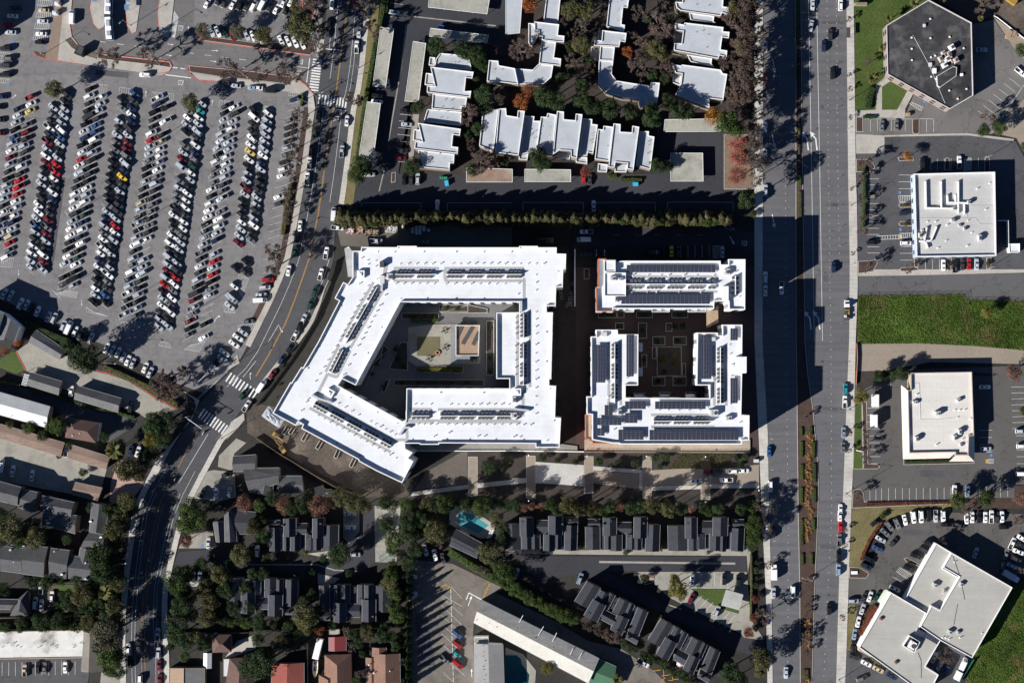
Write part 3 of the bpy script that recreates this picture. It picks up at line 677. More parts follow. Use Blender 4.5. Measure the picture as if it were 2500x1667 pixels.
stalls(3,1,'908,75','912,755',13,110,0,W_); stalls(3,1,'1200,40','1200,165',3,125,0,W_); stalls(3,1,'1210,695','1212,820',3,120,0,W_)
hatch(W_, t(3,1,'1200,230 1330,230 1330,290 1205,290'), 8, .14); hatch(W_, t(3,1,'1000,600 1220,590 1222,625 1000,632'), 9, .14); hatch(W_, t(3,1,'1210,575 1335,573 1335,612 1212,615'), 7, .14)
fill('yellow_lane_marking', t(3,1,'1205,590 1228,590 1228,625 1205,625')); fill('yellow_lane_marking', t(3,2,'1997,1082 2020,1082 2020,1118 1997,1118'))
for s in ('1200,188 1222,188 1222,214 1200,214', '1204,528 1226,528 1226,553 1204,553'): fill('blue_parking_symbol', t(3,1,s))
fill('blue_parking_symbol', t(3,2,'2038,1032 2060,1032 2060,1058 2038,1058')); fill('blue_parking_symbol', t(3,0,'1425,918 1452,925 1445,950 1420,942'))
stalls(3,1,'1445,815','1510,815',2,0,105,W_); stalls(3,1,'1575,815','1580,815',1,0,90,W_)
stalls(3,2,'935,1350','990,1350',2,0,110,W_); stalls(3,2,'1042,1348','1680,1340',11,0,115,W_); stalls(3,2,'1940,1330','2200,1310',5,0,115,W_); line(W_, t(3,2,'880,1468 1680,1452'), .14)
stalls(3,2,'908,612','925,1120',9,108,0,W_); stalls(3,2,'2232,420','2245,800',8,130,-3,W_); stalls(3,2,'2275,865','2290,1250',7,100,0,W_); stalls(3,2,'1940,815','1940,1015',4,118,0,W_)
line(W_, t(3,2,'905,548 908,612'), .12); line(W_, t(3,2,'1127,340 1127,440'), .12); hatch(W_, t(3,2,'2022,1080 2068,1080 2068,1118 2022,1118'), 4)
hatch(F_, t(3,3,'1210,505 1320,570 1280,615 1180,545'), 9, .14); line(W_, t(3,3,'1145,590 1245,650'), .11)
for x, y in ((60,265), (60,410), (35,895), (40,1180)): line(W_, t(3,3 if y < 500 else 2,f'{x-12},{y} {x+12},{y}'), .1)
# motel row stalls and yellow paint
for s in ('1790,680 1890,790', '1690,750 1890,860', '1705,780 1895,945', '1700,850 1895,1040', '1700,940 1900,1120', '1720,1040 1920,1210', '1700,1110 1900,1290', '1700,1200 1910,1390', '1710,1320 1920,1500', '1720,1470 1860,1600'): line('white_lane_marking', t(1,3,s), .1)
dash(W_, *t(1,3,'1787,700 1812,1568'), .2, 1.8, .5)
line(W_, t(1,3,'1930,800 1955,738 2070,800'), .35); arrow(W_, t(1,3,'1965,810')[0], 70, 4.2); arrow(W_, t(1,3,'1980,1470')[0], 92, 3.2)
dash(Y_, *t(1,3,'2145,655 2085,785'), .8, .35, .5); line(Y_, t(1,3,'1705,680 1745,660 1783,682 1740,725'), .25, .12)
for s in ('1295,1455 1390,1440 1395,1500', '1375,1500 1465,1485 1475,1530 1530,1530', '1435,1540 1480,1540'): line(Y_, t(2,3,s), .22)
dash(Y_, *t(2,3,'1400,1515 1350,1600'), .9, .3, .5)
# townhouse parking
stalls(2,3,'1680,560','1980,560',6,-2,115,W_); stalls(2,3,'1745,765','2050,945',7,-100,115,W_, .1); line(W_, t(2,3,'1600,690 2060,695'), .12)
stalls(1,3,'1110,75','1120,340',6,110,0,F_); stalls(1,3,'810,40','815,235',4,130,0,F_)
line(F_, t(0,3,'1790,210 1820,215 1800,310'), .1); stalls(0,3,'20,1375','690,1365',12,0,125,W_)
fill('blue_parking_symbol', t(0,3,'1845,292 1870,292 1868,325 1843,325'))
# apartment courts
stalls(1,0,'1320,1050','1270,1480',8,115,12,W_); stalls(1,0,'1230,30','1230,155',3,120,15,W_)
stalls(2,1,'1100,685','1940,685',1,0,0); stalls(2,1,'1550,682','1810,685',5,0,115,F_); hatch(F_, t(2,1,'1845,690 1905,690 1900,800 1845,800'), 6)
dash(Y_, *t(2,1,'930,588 1850,590'), .14, 3, 5); arrow(W_, t(2,1,'2020,640')[0], -60, 3.6)
for x, a in ((775,-90), (850,90)): arrow(W_, t(2,1,f'{x},755')[0], a, 2.8)
for s in ('100,375 100,292 655,292 655,375', '765,292 1315,290 1315,370', '1425,370 1428,288 2030,290 2030,370'): line(F_, t(2,1,s), .12)
for s in ('965,330 975,295 1515,295 1520,370', '1757,370 1757,295 2350,295'): line(F_, t(1,1,s), .12)
# bus-station accessible bays
for i in range(4):
    y = 0+i*105; hatch(W_, t(0,0,f'{360-i*14},{y+5} {480-i*14},{y+12} {475-i*14},{y+62} {345-i*14},{y+55}'), 7, .12)
    line('blue_parking_symbol', t(0,0,f'{372-i*14},{y-40} {350-i*14},{y+60}'), .12); line('blue_parking_symbol', t(0,0,f'{492-i*14},{y-20} {472-i*14},{y+70}'), .12)
for i in range(4): hatch(W_, t(0,0,f'{5-i*4},{480+i*80} {100-i*4},{492+i*80} {92-i*4},{530+i*80} {-10-i*4},{515+i*80}'), 6, .1)
for y in (375, 430, 760): fill('blue_parking_symbol', t(0,0,f'{112 if y<500 else 65},{y} {135 if y<500 else 92},{y+3} {132 if y<500 else 88},{y+28} {110 if y<500 else 62},{y+25}'))
hatch(W_, t(0,0,'1600,105 1638,165 1605,345 1570,345'), 9, .12)
for s in ('785,765 985,785 975,880 900,870', '1100,805 1290,825 1280,920 1090,900', '1400,845 1595,865 1585,960 1500,930', '2020,925 2225,945 2215,990 2010,980'): hatch(F_, t(0,0,s), 9, .12)
for s in ('0,770 130,800 110,885 0,880', '510,1130 600,1100 715,1110 700,1168', '790,1250 860,1290 990,1335 795,1295', '1110,1390 1295,1390 1275,1440 1130,1425', '2190,950 2285,990 2220,1160 2200,1130', '2055,1230 2160,1280 2155,1305 2060,1295', '2180,1420 2340,1400 2290,1480 2200,1440'): hatch(F_, t(0,1,s), 7, .12)
for s in ('1480,0 1560,20 1575,62 1460,40', '1740,40 1885,0 1830,95 1690,75'): hatch(F_, t(0,2,s), 8, .12)
hatch(F_, t(1,0,'305,850 415,860 400,890 300,880'), 6, .12); hatch(F_, t(1,0,'70,975 150,990 170,1020 100,1015'), 6, .12)

# ================================================================ BUILDINGS
# shared rooftop pieces
_b = MB(); _b.box((0,0,.45), (.95,.95,.9), m=0); _b.tube((0,0,.86), (0,0,.93), .40, .40, 12, 1); _b.tube((0,0,.9), (0,0,.96), .12, .12, 8, 0)
COND = _b.mesh('condenser_unit', [mat('condenser_grey', (.17,.175,.18), rough=.5), METAL_D])
_b = MB(); _b.tube((0,0,-.1), (0,0,.75), .15, .15, 8, 0); _b.tube((0,0,.7), (0,0,.95), .26, .22, 8, 0); _b.box((0,0,.04), (.7,.7,.08), m=0)
VENT = _b.mesh('roof_vent', WHITEP)
_b = MB(); _b.tube((0,0,-.05), (0,0,.6), .13, .13, 7, 0); _b.tube((0,0,.5), (0,0,.66), .22, .1, 7, 0)
SVENT = _b.mesh('roof_vent', METAL_D)
_b = MB(); _b.box((0,0,.09), (.55,.35,.3), m=0); SCUP = _b.mesh('roof_drain', METAL_D)
def along(a, b, n):
    return [(a[0]+(b[0]-a[0])*(i/(n-1) if n > 1 else 0), a[1]+(b[1]-a[1])*(i/(n-1) if n > 1 else 0)) for i in range(n)]
def put(name, data, parent, p, z, rz=0, sc=None):
    g = G(p, z); return ob(name, data, parent, (g.x, g.y, z), rz, sc)
def ribbon(name, parent, pts, wm, z, th, m):
    b = MB(); P = [G(p, z) for p in pts]
    for i in range(len(P)-1):
        d = (P[i+1]-P[i]); L_ = d.length; c = (P[i]+P[i+1])/2
        b.box((c.x, c.y, z+th/2+.001*i), (L_, wm, th), math.atan2(d.y, d.x))
    return b.obj(name, m, parent)
def cond_row(parent, a, b, n, z, gap=.85, pads=True, curb=True, hs=1.0):
    A, B = G(a, z), G(b, z); d = (B-A).normalized(); nn = Vector((-d.y, d.x, 0)); rz = math.atan2(d.y, d.x)
    i = 0
    for k in range(n):
        if k % 5 == 4 and n > 6: continue
        for s in (-1, 1):
            c = A+(B-A)*(k/(n-1))+nn*gap*s
            ob('condenser_unit', COND, parent, (c.x, c.y, z), rz, (hs, hs, hs))
    bb = MB(); L_ = (B-A).length+1.6; m = (A+B)/2
    if curb:
        bb.box((m.x, m.y, z+.8), (L_, .22, 1.6), rz); bb.obj('equipment_curb', WHITEP, parent)
    if pads:
        for s in (-1, 1):
            bb = MB(); c = m+nn*(gap+1.5)*s; bb.box((c.x, c.y, z+.03), (L_+1.4, .95, .06), rz); bb.obj('walkway_pad', PAD, parent)
def vents(parent, z, specs, data=None, name='roof_vent'):
    for c, r, s, n in specs:
        q = t(c, r, s)
        for p in (along(q[0], q[1], n) if len(q) == 2 else q): k_ = rnd.uniform(.7, 1.0); put(name, data or VENT, parent, p, z, rnd.random()*6, (k_, k_, k_*rnd.uniform(.75,1.1)))
def ducts(parent, z, segs, h=.7, wm=.7, m=None):
    for q in segs:
        b = MB(); P = [G(p, z) for p in q]
        for i in range(len(P)-1):
            d = P[i+1]-P[i]; c = (P[i]+P[i+1])/2; b.box((c.x, c.y, z+.35+h/2+.004*i), (d.length+wm*.6, wm, h), math.atan2(d.y, d.x))
            b.box((P[i].x, P[i].y, z+.18), (.4, .4, .4), 0)
        b.obj('duct', m or ALU, parent)
def rtu(parent, p, z, size=(2.0,1.4,1.3), rz=0, m=None):
    b = MB(); b.box((0,0,size[2]/2+.1), size, 0, 0); b.box((0,0,.05), (size[0]*.9,size[1]*.9,.1), m=1)
    b.tube((size[0]*.22,0,size[2]+.08), (size[0]*.22,0,size[2]+.2), size[1]*.3, size[1]*.3, 12, 1); b.box((-size[0]*.3,0,size[2]+.16), (size[0]*.25,size[1]*.7,.14), m=0)
    g = G(p, z); return b.obj('air_handler', [m or METAL_L, METAL_D], parent, (g.x, g.y, z), rz)
def panel_array(parent, quad, cols, rows, z):
    g = [G(p, z) for p in quad]; A, B, C_, D_ = g   # A top-left B top-right C bottom-right D bottom-left
    u = (B-A)/cols; v = (D_-A)/rows; c0 = sum(g, Vector())/4
    fr = MB()
    for k in range(rows+1):
        a = A+v*k; b_ = B+v*k; m = (a+b_)/2; fr.box((m.x-c0.x, m.y-c0.y, -.2), ((b_-a).length, .08, .08), math.atan2((b_-a).y, (b_-a).x))
    for a in (A, B, C_, D_): fr.box((a.x-c0.x, a.y-c0.y, -.38), (.12,.12,.4))
    f = fr.obj('solar_array', METAL_D, parent, (c0.x, c0.y, z))
    pm = MB(); w_, h_ = u.length, v.length
    pm.box((0,0,-.03), (w_-.03, h_-.03, .05), m=0); pm.box((0,0,.0), (w_-.09, h_-.09, .012), m=1)
    d = pm.mesh('solar_panel', [mat('panel_frame', (.17,.18,.20), rough=.4), SOLAR]); rz = math.atan2(u.y, u.x)
    for i in range(cols):
        for j in range(rows):
            c = A+u*(i+.5)+v*(j+.5)-c0; ob('solar_panel', d, f, (c.x, c.y, .02), rz)
def skylight(parent, p, z, s=2.6, rz=0):
    b = MB(); b.box((0,0,.6), (s,s,1.2), m=0); b.box((0,0,1.35), (s*.75,s*.75,.5), m=0, taper=.3)
    g = G(p, z); return b.obj('roof_hatch', WHITEP, parent, (g.x, g.y, z), rz)

# ---- 1. the large white courtyard block
H1 = 18.5; RZ1 = H1-1.1
outer = t(1,1,'885,735 962,735 965,700 1295,702 1295,690 1475,690 1475,703')+t(2,1,'65,703 65,690 238,690 238,703 410,703 410,760 497,762 493,905 470,907 465,1068 405,1068 400,1240 318,1242 318,1298 375,1298')+t(2,2,'360,348 341,350 341,405 404,410 395,698 450,703 436,975 215,975 215,940')+t(1,2,'1680,935 1680,948 1505,948 1500,938 1366,938 1370,985 1437,1022 1395,1072 1445,1100 1340,1300 1100,1187 945,1103 938,1085 415,800 430,765 387,740 365,775 150,660 315,375 325,380 415,235 430,242')+t(1,1,'570,1568 762,1195 720,1170 800,1020 840,1045 885,975')
hole = t(1,1,'1325,1205 2415,1205 2415,1298 2205,1300')+t(1,2,'2205,345 2325,345 2325,432 1380,432 1376,718 1345,735 750,405 790,345 915,405')
WB = thing('apartment_block', 'large white five sided apartment block wrapped around an open courtyard', 'apartment building', (1000,800))
wl, rf, rings = block(WB, outer, H1, 1.1, .35, W_WALL, W_ROOF, [hole])
hr_ = [G(p, H1)[:2] for p in hole]; hr_ = ccw(hr_)[::-1]
windows(WB, hr_, H1-1, 5, 4.0, 200); windows(WB, rings[0], H1-1, 5, 9.0, 180)
for c, r, s, n in ((1,1,'1300,953 1640,953',10), (1,1,'1765,953 2420,953',19), (1,1,'1108,1085 835,1565',15), (1,2,'795,95 705,275',6), (1,2,'550,580 1228,948',23), (1,2,'1445,682 1575,682',4), (1,2,'1705,683 2395,683',21), (2,1,'108,1330 108,1515',6), (2,2,'106,40 106,385',11)):
    a, b = t(c,r,s); cond_row(WB, a, b, n, RZ1)
vents(WB, RZ1, [(1,1,'965,805 1020,825 1095,830 1025,862 1095,880 1105,998 945,1040 1022,1060 983,1135 948,1195 1180,1145',0), (1,1,'1320,857 1690,857',6), (1,1,'1800,857 2350,857',9), (2,1,'70,857 285,857',4), (1,1,'1280,1040 1630,1040',6), (1,1,'1740,1042 2280,1042',8), (2,1,'215,960 215,1100',3), (2,1,'50,1040 50,1135',2), (2,1,'215,1300 215,1500',4), (2,2,'212,35 212,670',9), (2,2,'25,45 25,310',5), (2,1,'28,1350 28,1500',4), (1,1,'920,1250 775,1525',6), (1,1,'1130,1240 965,1548',7), (1,2,'730,45 540,370',6), (1,2,'930,45 800,310',4), (1,2,'470,535 455,560 412,638',0), (1,2,'565,685 1280,1075',14), (1,2,'750,575 935,680',4), (1,2,'1045,740 1270,860',6), (1,2,'1455,580 1510,580 1600,580',0), (1,2,'1780,583 2315,583',9), (1,2,'1480,765 1650,765',4), (1,2,'1750,768 2320,768',9), (2,2,'35,770 165,770',3), (1,2,'1630,875 1765,843 2030,875 2090,875',0), (2,2,'10,880 68,880 315,915',0)])
vents(WB, RZ1, [(1,1,'1123,742 1278,742 1545,742 1842,742 2096,742 1333,1170 1573,1170 1840,1170 2094,1170 912,768 785,1238 685,1425 1155,1437',0), (2,1,'0,742 315,742 428,922 320,1478',0), (2,2,'320,185 355,430 390,725 108,900 392,955',0), (1,2,'583,47 480,245 302,457 205,650 497,797 743,935 955,1047 1190,1175 870,517 1117,650 1303,750 895,358 1415,467 1697,468 2092,470 1440,898 1752,898 1963,898 2203,898 1030,108',0)], SCUP, 'roof_drain')
ribbon('walkway_pad', WB, t(1,1,'1175,985 1195,850'), 1.4, RZ1, .05, PAD); ribbon('walkway_pad', WB, t(1,2,'740,330 655,300 565,480'), 1.1, RZ1, .05, PAD)
ribbon('walkway_pad', WB, t(1,2,'1385,640 1385,905 1240,905'), 1.0, RZ1, .05, PAD); ribbon('walkway_pad', WB, t(1,2,'1385,728 2400,728'), .9, RZ1, .05, PAD)
ribbon('walkway_pad', WB, t(2,1,'110,985 110,1200'), 1.0, RZ1, .05, PAD); ribbon('walkway_pad', WB, t(2,2,'140,430 100,470 100,690'), 1.0, RZ1, .05, PAD)
ribbon('walkway_pad', WB, t(1,1,'1735,905 1735,1000'), 1.2, RZ1, .05, PAD)
skylight(WB, t(1,1,'965,950')[0], RZ1, 2.8); skylight(WB, t(1,2,'680,475')[0], RZ1, 3.0, R(-30)); skylight(WB, t(2,2,'50,465')[0], RZ1, 2.8)
boxpart('stair_shaft', WB, t(1,1,'1160,860')[0], RZ1, (1.6,2.2,1.8), METAL_D); boxpart('stair_shaft', WB, t(1,1,'1160,1000')[0], RZ1, (1.8,3.0,1.2), METAL_L)
ducts(WB, RZ1, [t(1,1,'1180,985 1240,985'), t(1,1,'1160,1030 1155,1100'), t(1,2,'1320,855 1365,790 1410,790'), t(2,1,'85,1200 85,1290'), t(2,2,'20,620 150,635'), t(1,2,'520,495 590,530 690,560')], .8, .8)
rtu(WB, t(2,2,'20,535')[0], RZ1, (1.6,2.4,1.4)); rtu(WB, t(2,2,'18,680')[0], RZ1, (2.4,2.0,1.4)); rtu(WB, t(1,1,'1230,975')[0], RZ1, (2.2,2.4,1.3))
# ribbed awning by the street corner
b = MB(); q = [G(p, 5.2) for p in t(1,1,'812,715 850,695 885,740 885,975 845,975')]
b.prism([v[:2] for v in q], 4.9, 5.2)
b.obj('awning', METAL_L, WB)
ax = G(t(1,1,'848,720')[0], 5.2); ay = G(t(1,1,'862,975')[0], 5.2)
rb = MB(); rb.box((0,0,.05), (2.9,.08,.1)); rbd = rb.mesh('awning_rib', METAL_D)
for i in range(26):
    c = ax.lerp(ay, i/25); ob('awning_rib', rbd, WB, (c.x, c.y, 5.2))
# balconies on the east face
bal = MB(); bal.box((0,0,0), (1.3,3.2,.25)); bal.box((.62,0,.55), (.06,3.2,1.0)); BALD = bal.mesh('balcony', METAL_D)
for p in t(2,1,'372,1345 372,1440')+t(2,2,'372,40 372,120 372,210 372,300 405,480 405,600'):
    for z in (6.5, 10, 13.5): put('balcony', BALD, WB, p, z)

# ---- courtyard of the white block (a deck one storey above the street)
DECK = 4.6; _pre = set(bpy.data.objects)
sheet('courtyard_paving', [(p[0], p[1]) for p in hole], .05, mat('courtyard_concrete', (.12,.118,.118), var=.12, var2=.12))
slab('courtyard_terrace', t(1,1,'1410,1440 1620,1415 1800,1410 2065,1410 2065,1568')+t(1,2,'2065,205 1480,225 1410,180'), .3, CONC2)
sheet('roof_lawn', t(1,1,'1490,1525 1700,1525')+t(1,2,'1700,135 1490,135'), .34, mat('olive_turf', (.115,.105,.055), var=.15, var2=.15))
for s, m_ in (('1350,1310 1690,1310 1690,1365 1350,1365', SOIL), ('1690,1235 1955,1235 1955,1300 1690,1300', SOIL), ('1960,1235 2130,1270 2130,1310 1700,1310', SOIL)): slab('planter_bed', t(1,1,s), .5, m_, KERB)
for s in ('1480,228 1915,228 1905,292 1480,280', '1280,350 2100,350 2100,410 1280,405', '1160,460 1200,350 1245,350 1200,465', '1235,255 1340,10 1405,10 1405,270', '1020,420 1110,190 1240,80 1180,30 1160,180 1090,240'): slab('planter_bed', t(1,2,s), .55, SOIL, KERB)
slab('planter_bed', t(1,1,'2120,1380 2190,1380 2190,1568')+t(1,2,'2190,310 2120,310'), .5, SOIL, KERB)
PV = thing('pool_pavilion', 'square courtyard pavilion with ribbed metal edge and tan deck roof, beam shadows painted on', 'pavilion', t(1,1,'1950,1500')[0])
block(PV, t(1,1,'1840,1420 2060,1420')+t(1,2,'2050,135 1840,135'), 3.2, .7, .3, mat('grey_frame', (.24,.235,.23)), mat('tan_deck', (.27,.185,.13), var=.1, var2=.15), top=METAL_L)
b = MB(); w_ = [G(p, 2.9)[:2] for p in t(1,1,'1798,1410 1838,1410')+t(1,2,'1838,140 1972,140 1972,203 1795,203')]; b.prism(w_, 2.7, 2.9); b.obj('awning', mat('grey_ribbed_metal', (.22,.225,.235), rough=.5, seam=[(0,.5,.35)]), PV)
for s in ('1840,1425 1930,1425 1855,1560 1840,1560',): pass
for s0 in ('1900,1430 1850,1540', '2000,1430 1905,1590', '2055,1480 2000,1600'):
    ribbon('beam_shadow_strip', PV, t(1,1,s0), 1.5, 2.55, .06, METAL_D)  # dark strips laid on the deck as painted shade of the roof beams
rg = MB()
for k in range(16):
    a, c_ = 2*math.pi*k/16, 2*math.pi*(k+1)/16
    rg.tube((math.cos(a)*.75, math.sin(a)*.75, .25), (math.cos(c_)*.75, math.sin(c_)*.75, .25), .22, .22, 6)
g = G(t(1,2,'1680,105')[0]); tag(rg.obj('fire_pit', mat('terracotta_ring', (.45,.19,.12)), None, (g.x, g.y, .37)), 'round terracotta ring on the courtyard lawn corner', 'fire pit')

LIFT = [o for o in bpy.data.objects if o not in _pre and o.parent is None]
# ---- 2. east complex: north bar and U block
H2 = 18.5; RZ2 = H2-1.0
nb = t(2,1,'790,810 955,810 957,835 1015,826 1915,826 1917,860 1985,860 1987,812 2143,812 2140,1275 1992,1275 1987,1197 1858,1197 1855,1267 930,1267 930,1288 775,1290 770,1070 792,1065')
NB = thing('apartment_block', 'long white apartment block with two solar strips and orange west parapet', 'apartment building', (1640,700))
wl, rf, rings = block(NB, nb, H2, 1.0, .4, W_WALL, W_ROOF)
windows(NB, rings[0], H2-1, 5, 5.5, 200)
ribbon('orange_coping', NB, t(2,1,'955,812 792,812 792,1066 772,1070 777,1288 935,1288'), .5, H2, .12, ORANGE)
block(NB, t(2,1,'845,925 950,925 950,820 845,820'), H2+.9, .4, .25, W_WALL, W_ROOF, base=H2-1.2); block(NB, t(2,1,'848,935 1045,935 1045,1150 848,1150'), H2+.6, .5, .25, W_WALL, W_ROOF, base=H2-1.2)
panel_array(NB, t(2,1,'1053,865 1868,865 1868,931 1053,931'), 21, 3, RZ2+.9); panel_array(NB, t(2,1,'1003,1130 1817,1130 1817,1220 1003,1220'), 21, 4, RZ2+.9)
cond_row(NB, *t(2,1,'1060,1042 1850,1042'), 22, RZ2, gap=1.3, pads=True, hs=1.0)
vents(NB, RZ2, [(2,1,'1105,962 1245,962 1362,962 1435,962 1575,962 1690,962 1848,962 1930,940 2045,930 2080,1160 1100,1115 1240,1115 1325,1115 1530,1115 1730,1115',0)])
rtu(NB, t(2,1,'925,990')[0], H2+.1, (2.2,1.6,1.3)); rtu(NB, t(2,1,'995,995')[0], H2+.1, (1.8,1.0,1.0)); rtu(NB, t(2,1,'1970,930')[0], RZ2, (2.2,2.2,1.4)); rtu(NB, t(2,1,'955,1175')[0], RZ2, (1.2,2.6,1.2))
boxpart('stair_house', NB, t(2,1,'1955,1130')[0], RZ2, (2.2,5.6,2.4), W_WALL); cond_row(NB, *t(2,1,'2048,985 2048,1120'), 4, RZ2, gap=.8, pads=False)
bl = MB(); bl.box((0,0,0), (3.4,1.5,.25)); bl.box((0,-.72,.5), (3.4,.06,1)); bl.box((1.66,0,.5), (.06,1.5,1)); bl.box((-1.66,0,.5), (.06,1.5,1)); BAL2 = bl.mesh('balcony', W_WALL)
for p in t(2,1,'1078,1280 1325,1280 1405,1280 1655,1280 1735,1280'):
    for z in (6, 9.5, 13, 16): put('balcony', BAL2, NB, p, z)
ub = t(2,1,'770,1458 970,1458 973,1500 1160,1500')+t(2,2,'1158,405 1043,405 1043,517 1812,522 1812,405 1692,405')+t(2,1,'1700,1485 1890,1485 1890,1510 1930,1510 1930,1412 2115,1412')+t(2,2,'2113,140 2148,142 2148,292 2112,293 2105,675 2180,678 2178,908 2112,910 2112,946 985,946 983,937 918,936 735,905 735,675 685,670 685,508 725,506')+t(2,1,'725,1520 770,1520')
UB = thing('apartment_block', 'white U shaped apartment block with many solar arrays facing the avenue', 'apartment building', (1650,1000))
wl, rf, rings = block(UB, ub, H2, 1.0, .4, W_WALL, W_ROOF)
windows(UB, rings[0], H2-1, 5, 5.5, 260)
block(UB, t(2,2,'670,672 735,676 735,905 918,905 918,940 737,940 735,900 672,898'), 14.5, .6, .3, ORANGE, BEIGE, rname='lower_roof')
block(UB, t(2,2,'686,508 733,508 733,665 686,665'), 15.5, .5, .25, W_WALL, DK_ROOF, rname='lower_roof')
for s, c_, r_ in (('765,32 857,32 857,378 765,378',4,9), ('1050,-60 1118,-60 1118,322 1050,322',3,10), ('1737,-60 1830,-60 1830,345 1737,345',4,10), ('2005,-118 2072,-118 2072,-10 2005,-10',3,3), ('2005,337 2072,337 2072,567 2005,567',3,6), ('1313,552 1778,552 1778,620 1313,620',12,3), ('1038,552 1228,552 1228,620 1038,620',5,3), ('850,585 925,585 925,677 850,677',2,4), ('1038,657 1152,657 1152,748 1038,748',3,4), ('777,702 1005,702 1005,768 777,768',6,3), ('777,797 850,797 850,865 777,865',2,3), ('977,810 1208,810 1208,902 977,902',6,4), ('1262,812 2080,812 2080,905 1262,905',21,4)):
    panel_array(UB, t(2,2,s), c_, r_, RZ2+1.1)
for s, n in (('942,38 942,550',15), ('1910,75 1910,555',14), ('1312,730 1820,730',15)): cond_row(UB, *t(2,2,s), n, RZ2, gap=.75)
vents(UB, RZ2, [(2,2,'880,380 880,512 1050,340 1845,360 1345,635 1430,632 1525,635 1617,635 1718,635 1797,630 1995,120 1990,35 2005,322 2000,580 2085,748 930,812 1880,580 1075,632',0), (2,1,'885,1530 1025,1518',0)])
rtu(UB, t(2,2,'1850,655')[0], RZ2, (3.2,2.4,1.6)); rtu(UB, t(2,2,'1985,705')[0], RZ2, (2.4,1.6,1.3)); rtu(UB, t(2,2,'985,650')[0], RZ2, (1.6,2.2,1.3))
skylight(UB, t(2,2,'2035,240')[0], RZ2, 2.2); boxpart('stair_house', UB, t(2,2,'2098,215')[0], RZ2, (4.0,6,2.2), W_WALL); boxpart('stair_shaft', UB, t(2,1,'845,1500')[0], RZ2, (2.2,1.6,1.0), METAL_L); boxpart('stair_shaft', UB, t(2,1,'1830,1545')[0], RZ2, (3,1.4,1.0), METAL_L)
for p in t(2,2,'1180,55 1180,280 1683,105 1683,265'):
    for z in (6, 9.5, 13): put('balcony', BAL2, UB, p, z, R(90))
for p in t(2,2,'1163,503 1400,503 1635,503'):
    for z in (6, 9.5, 13): put('balcony', BAL2, UB, p, z)
for s in ('1330,50 1555,50 1555,318 1330,318', '1285,50 1325,50 1325,160 1285,160', '1560,200 1595,200 1595,318 1560,318', '1285,325 1405,325 1405,408 1285,408', '1475,325 1600,325 1600,408 1475,408', '1190,120 1238,120 1238,235 1190,235', '1115,470 1220,470 1220,500 1115,500', '1350,465 1455,465 1455,500 1350,500', '1590,465 1690,465 1690,500 1590,500'): slab('planter_bed', t(2,2,s), .5, SOIL, KERB)
for s in ('1290,1520 1405,1520 1405,1600 1290,1600', '1478,1520 1600,1520 1600,1600 1478,1600', '1410,1395 1470,1395 1470,1475 1410,1475', '1158,1395 1238,1395 1238,1540 1158,1540', '948,1395 1028,1395 1028,1455 948,1455', '790,1300 960,1300 960,1350 790,1350', '965,1290 1030,1290 1030,1350 965,1350', '1140,1290 1290,1290 1290,1350 1140,1350', '1465,1290 1615,1290 1615,1350 1465,1350', '660,900 710,900 710,995 660,995'): slab('planter_bed', t(2,1,s), .5, SOIL, KERB)
WS = thing('white_wall', 'tall thin white wall standing between the two white apartment blocks', 'wall', t(2,1,'577,950')[0]); ribbon('panel', WS, t(2,1,'577,725 577,1245'), .4, 0, 2.6, WHITEP)
RW = thing('retaining_wall', 'low white retaining wall along the terrace south of the white block', 'wall', t(1,2,'2350,1005')[0]); ribbon('coping', RW, t(1,2,'1450,1004 2350,1004')+t(2,2,'660,1012'), .35, 0, 1.0, WHITEP)
RW2 = thing('retaining_wall', 'brown retaining wall along the beige terrace by the park', 'wall', t(2,2,'1400,1015')[0]); ribbon('coping', RW2, t(2,2,'664,1013 2183,1020'), .35, 0, 1.3, BROWNW)
TR = thing('trellis_shelter', 'tan pergola shelter beside the long solar block and the court', 'pergola', t(2,1,'1840,1360')[0])
b = MB(); w_ = [G(p, 3.2)[:2] for p in t(2,1,'1785,1280 1890,1280 1895,1390 1785,1445')]; b.prism(w_, 3.0, 3.2); b.obj('roof', WOOD, TR)
for p in t(2,1,'1795,1290 1880,1290 1885,1380 1797,1430'): boxpart('post', TR, p, 0, (.25,.25,3.0), WOOD)

# ---- 3. white-roofed townhouses and carports, top centre
HT = 6.6
def multi(name, label, cat, p, blocks, group=None, wm=None, rm=None):
    e = thing(name, label, cat, p, group)
    for c, r, s, h in blocks: block(e, t(c,r,s), h, .45, .28, wm or BROWNW, rm or W_ROOF2, top=WHITEP)
    return e
TA = multi('townhouse_row', 'stepped row of white roofed townhouses beside the long narrow carports', 'townhouses', (1080,290), [
 (1,0,'1690,490 1950,512 1982,648 1640,610 1650,545',5.6), (1,0,'1600,615 1998,662 1985,722 1928,716 1914,840 1976,836 1966,897 1568,850 1570,790 1640,790',7.4), (1,0,'1622,862 1937,897 1925,985 1886,985 1886,1023 1612,1000',6.0), (1,0,'1572,1003 1888,1030 1880,1158 1537,1120',5.4), (1,0,'1485,1130 1880,1185 1870,1247 1810,1238 1798,1345 1856,1352 1850,1412 1453,1365 1460,1300 1525,1300',7.4), (1,0,'1490,1378 1822,1418 1815,1500 1780,1500 1775,1562 1492,1535',5.8),
 (1,0,'1560,673 1640,680 1638,785 1548,780',3.2), (1,0,'1448,1190 1530,1195 1522,1298 1440,1290',3.2), (1,0,'1595,525 1645,530 1638,605 1585,600',3.2)])
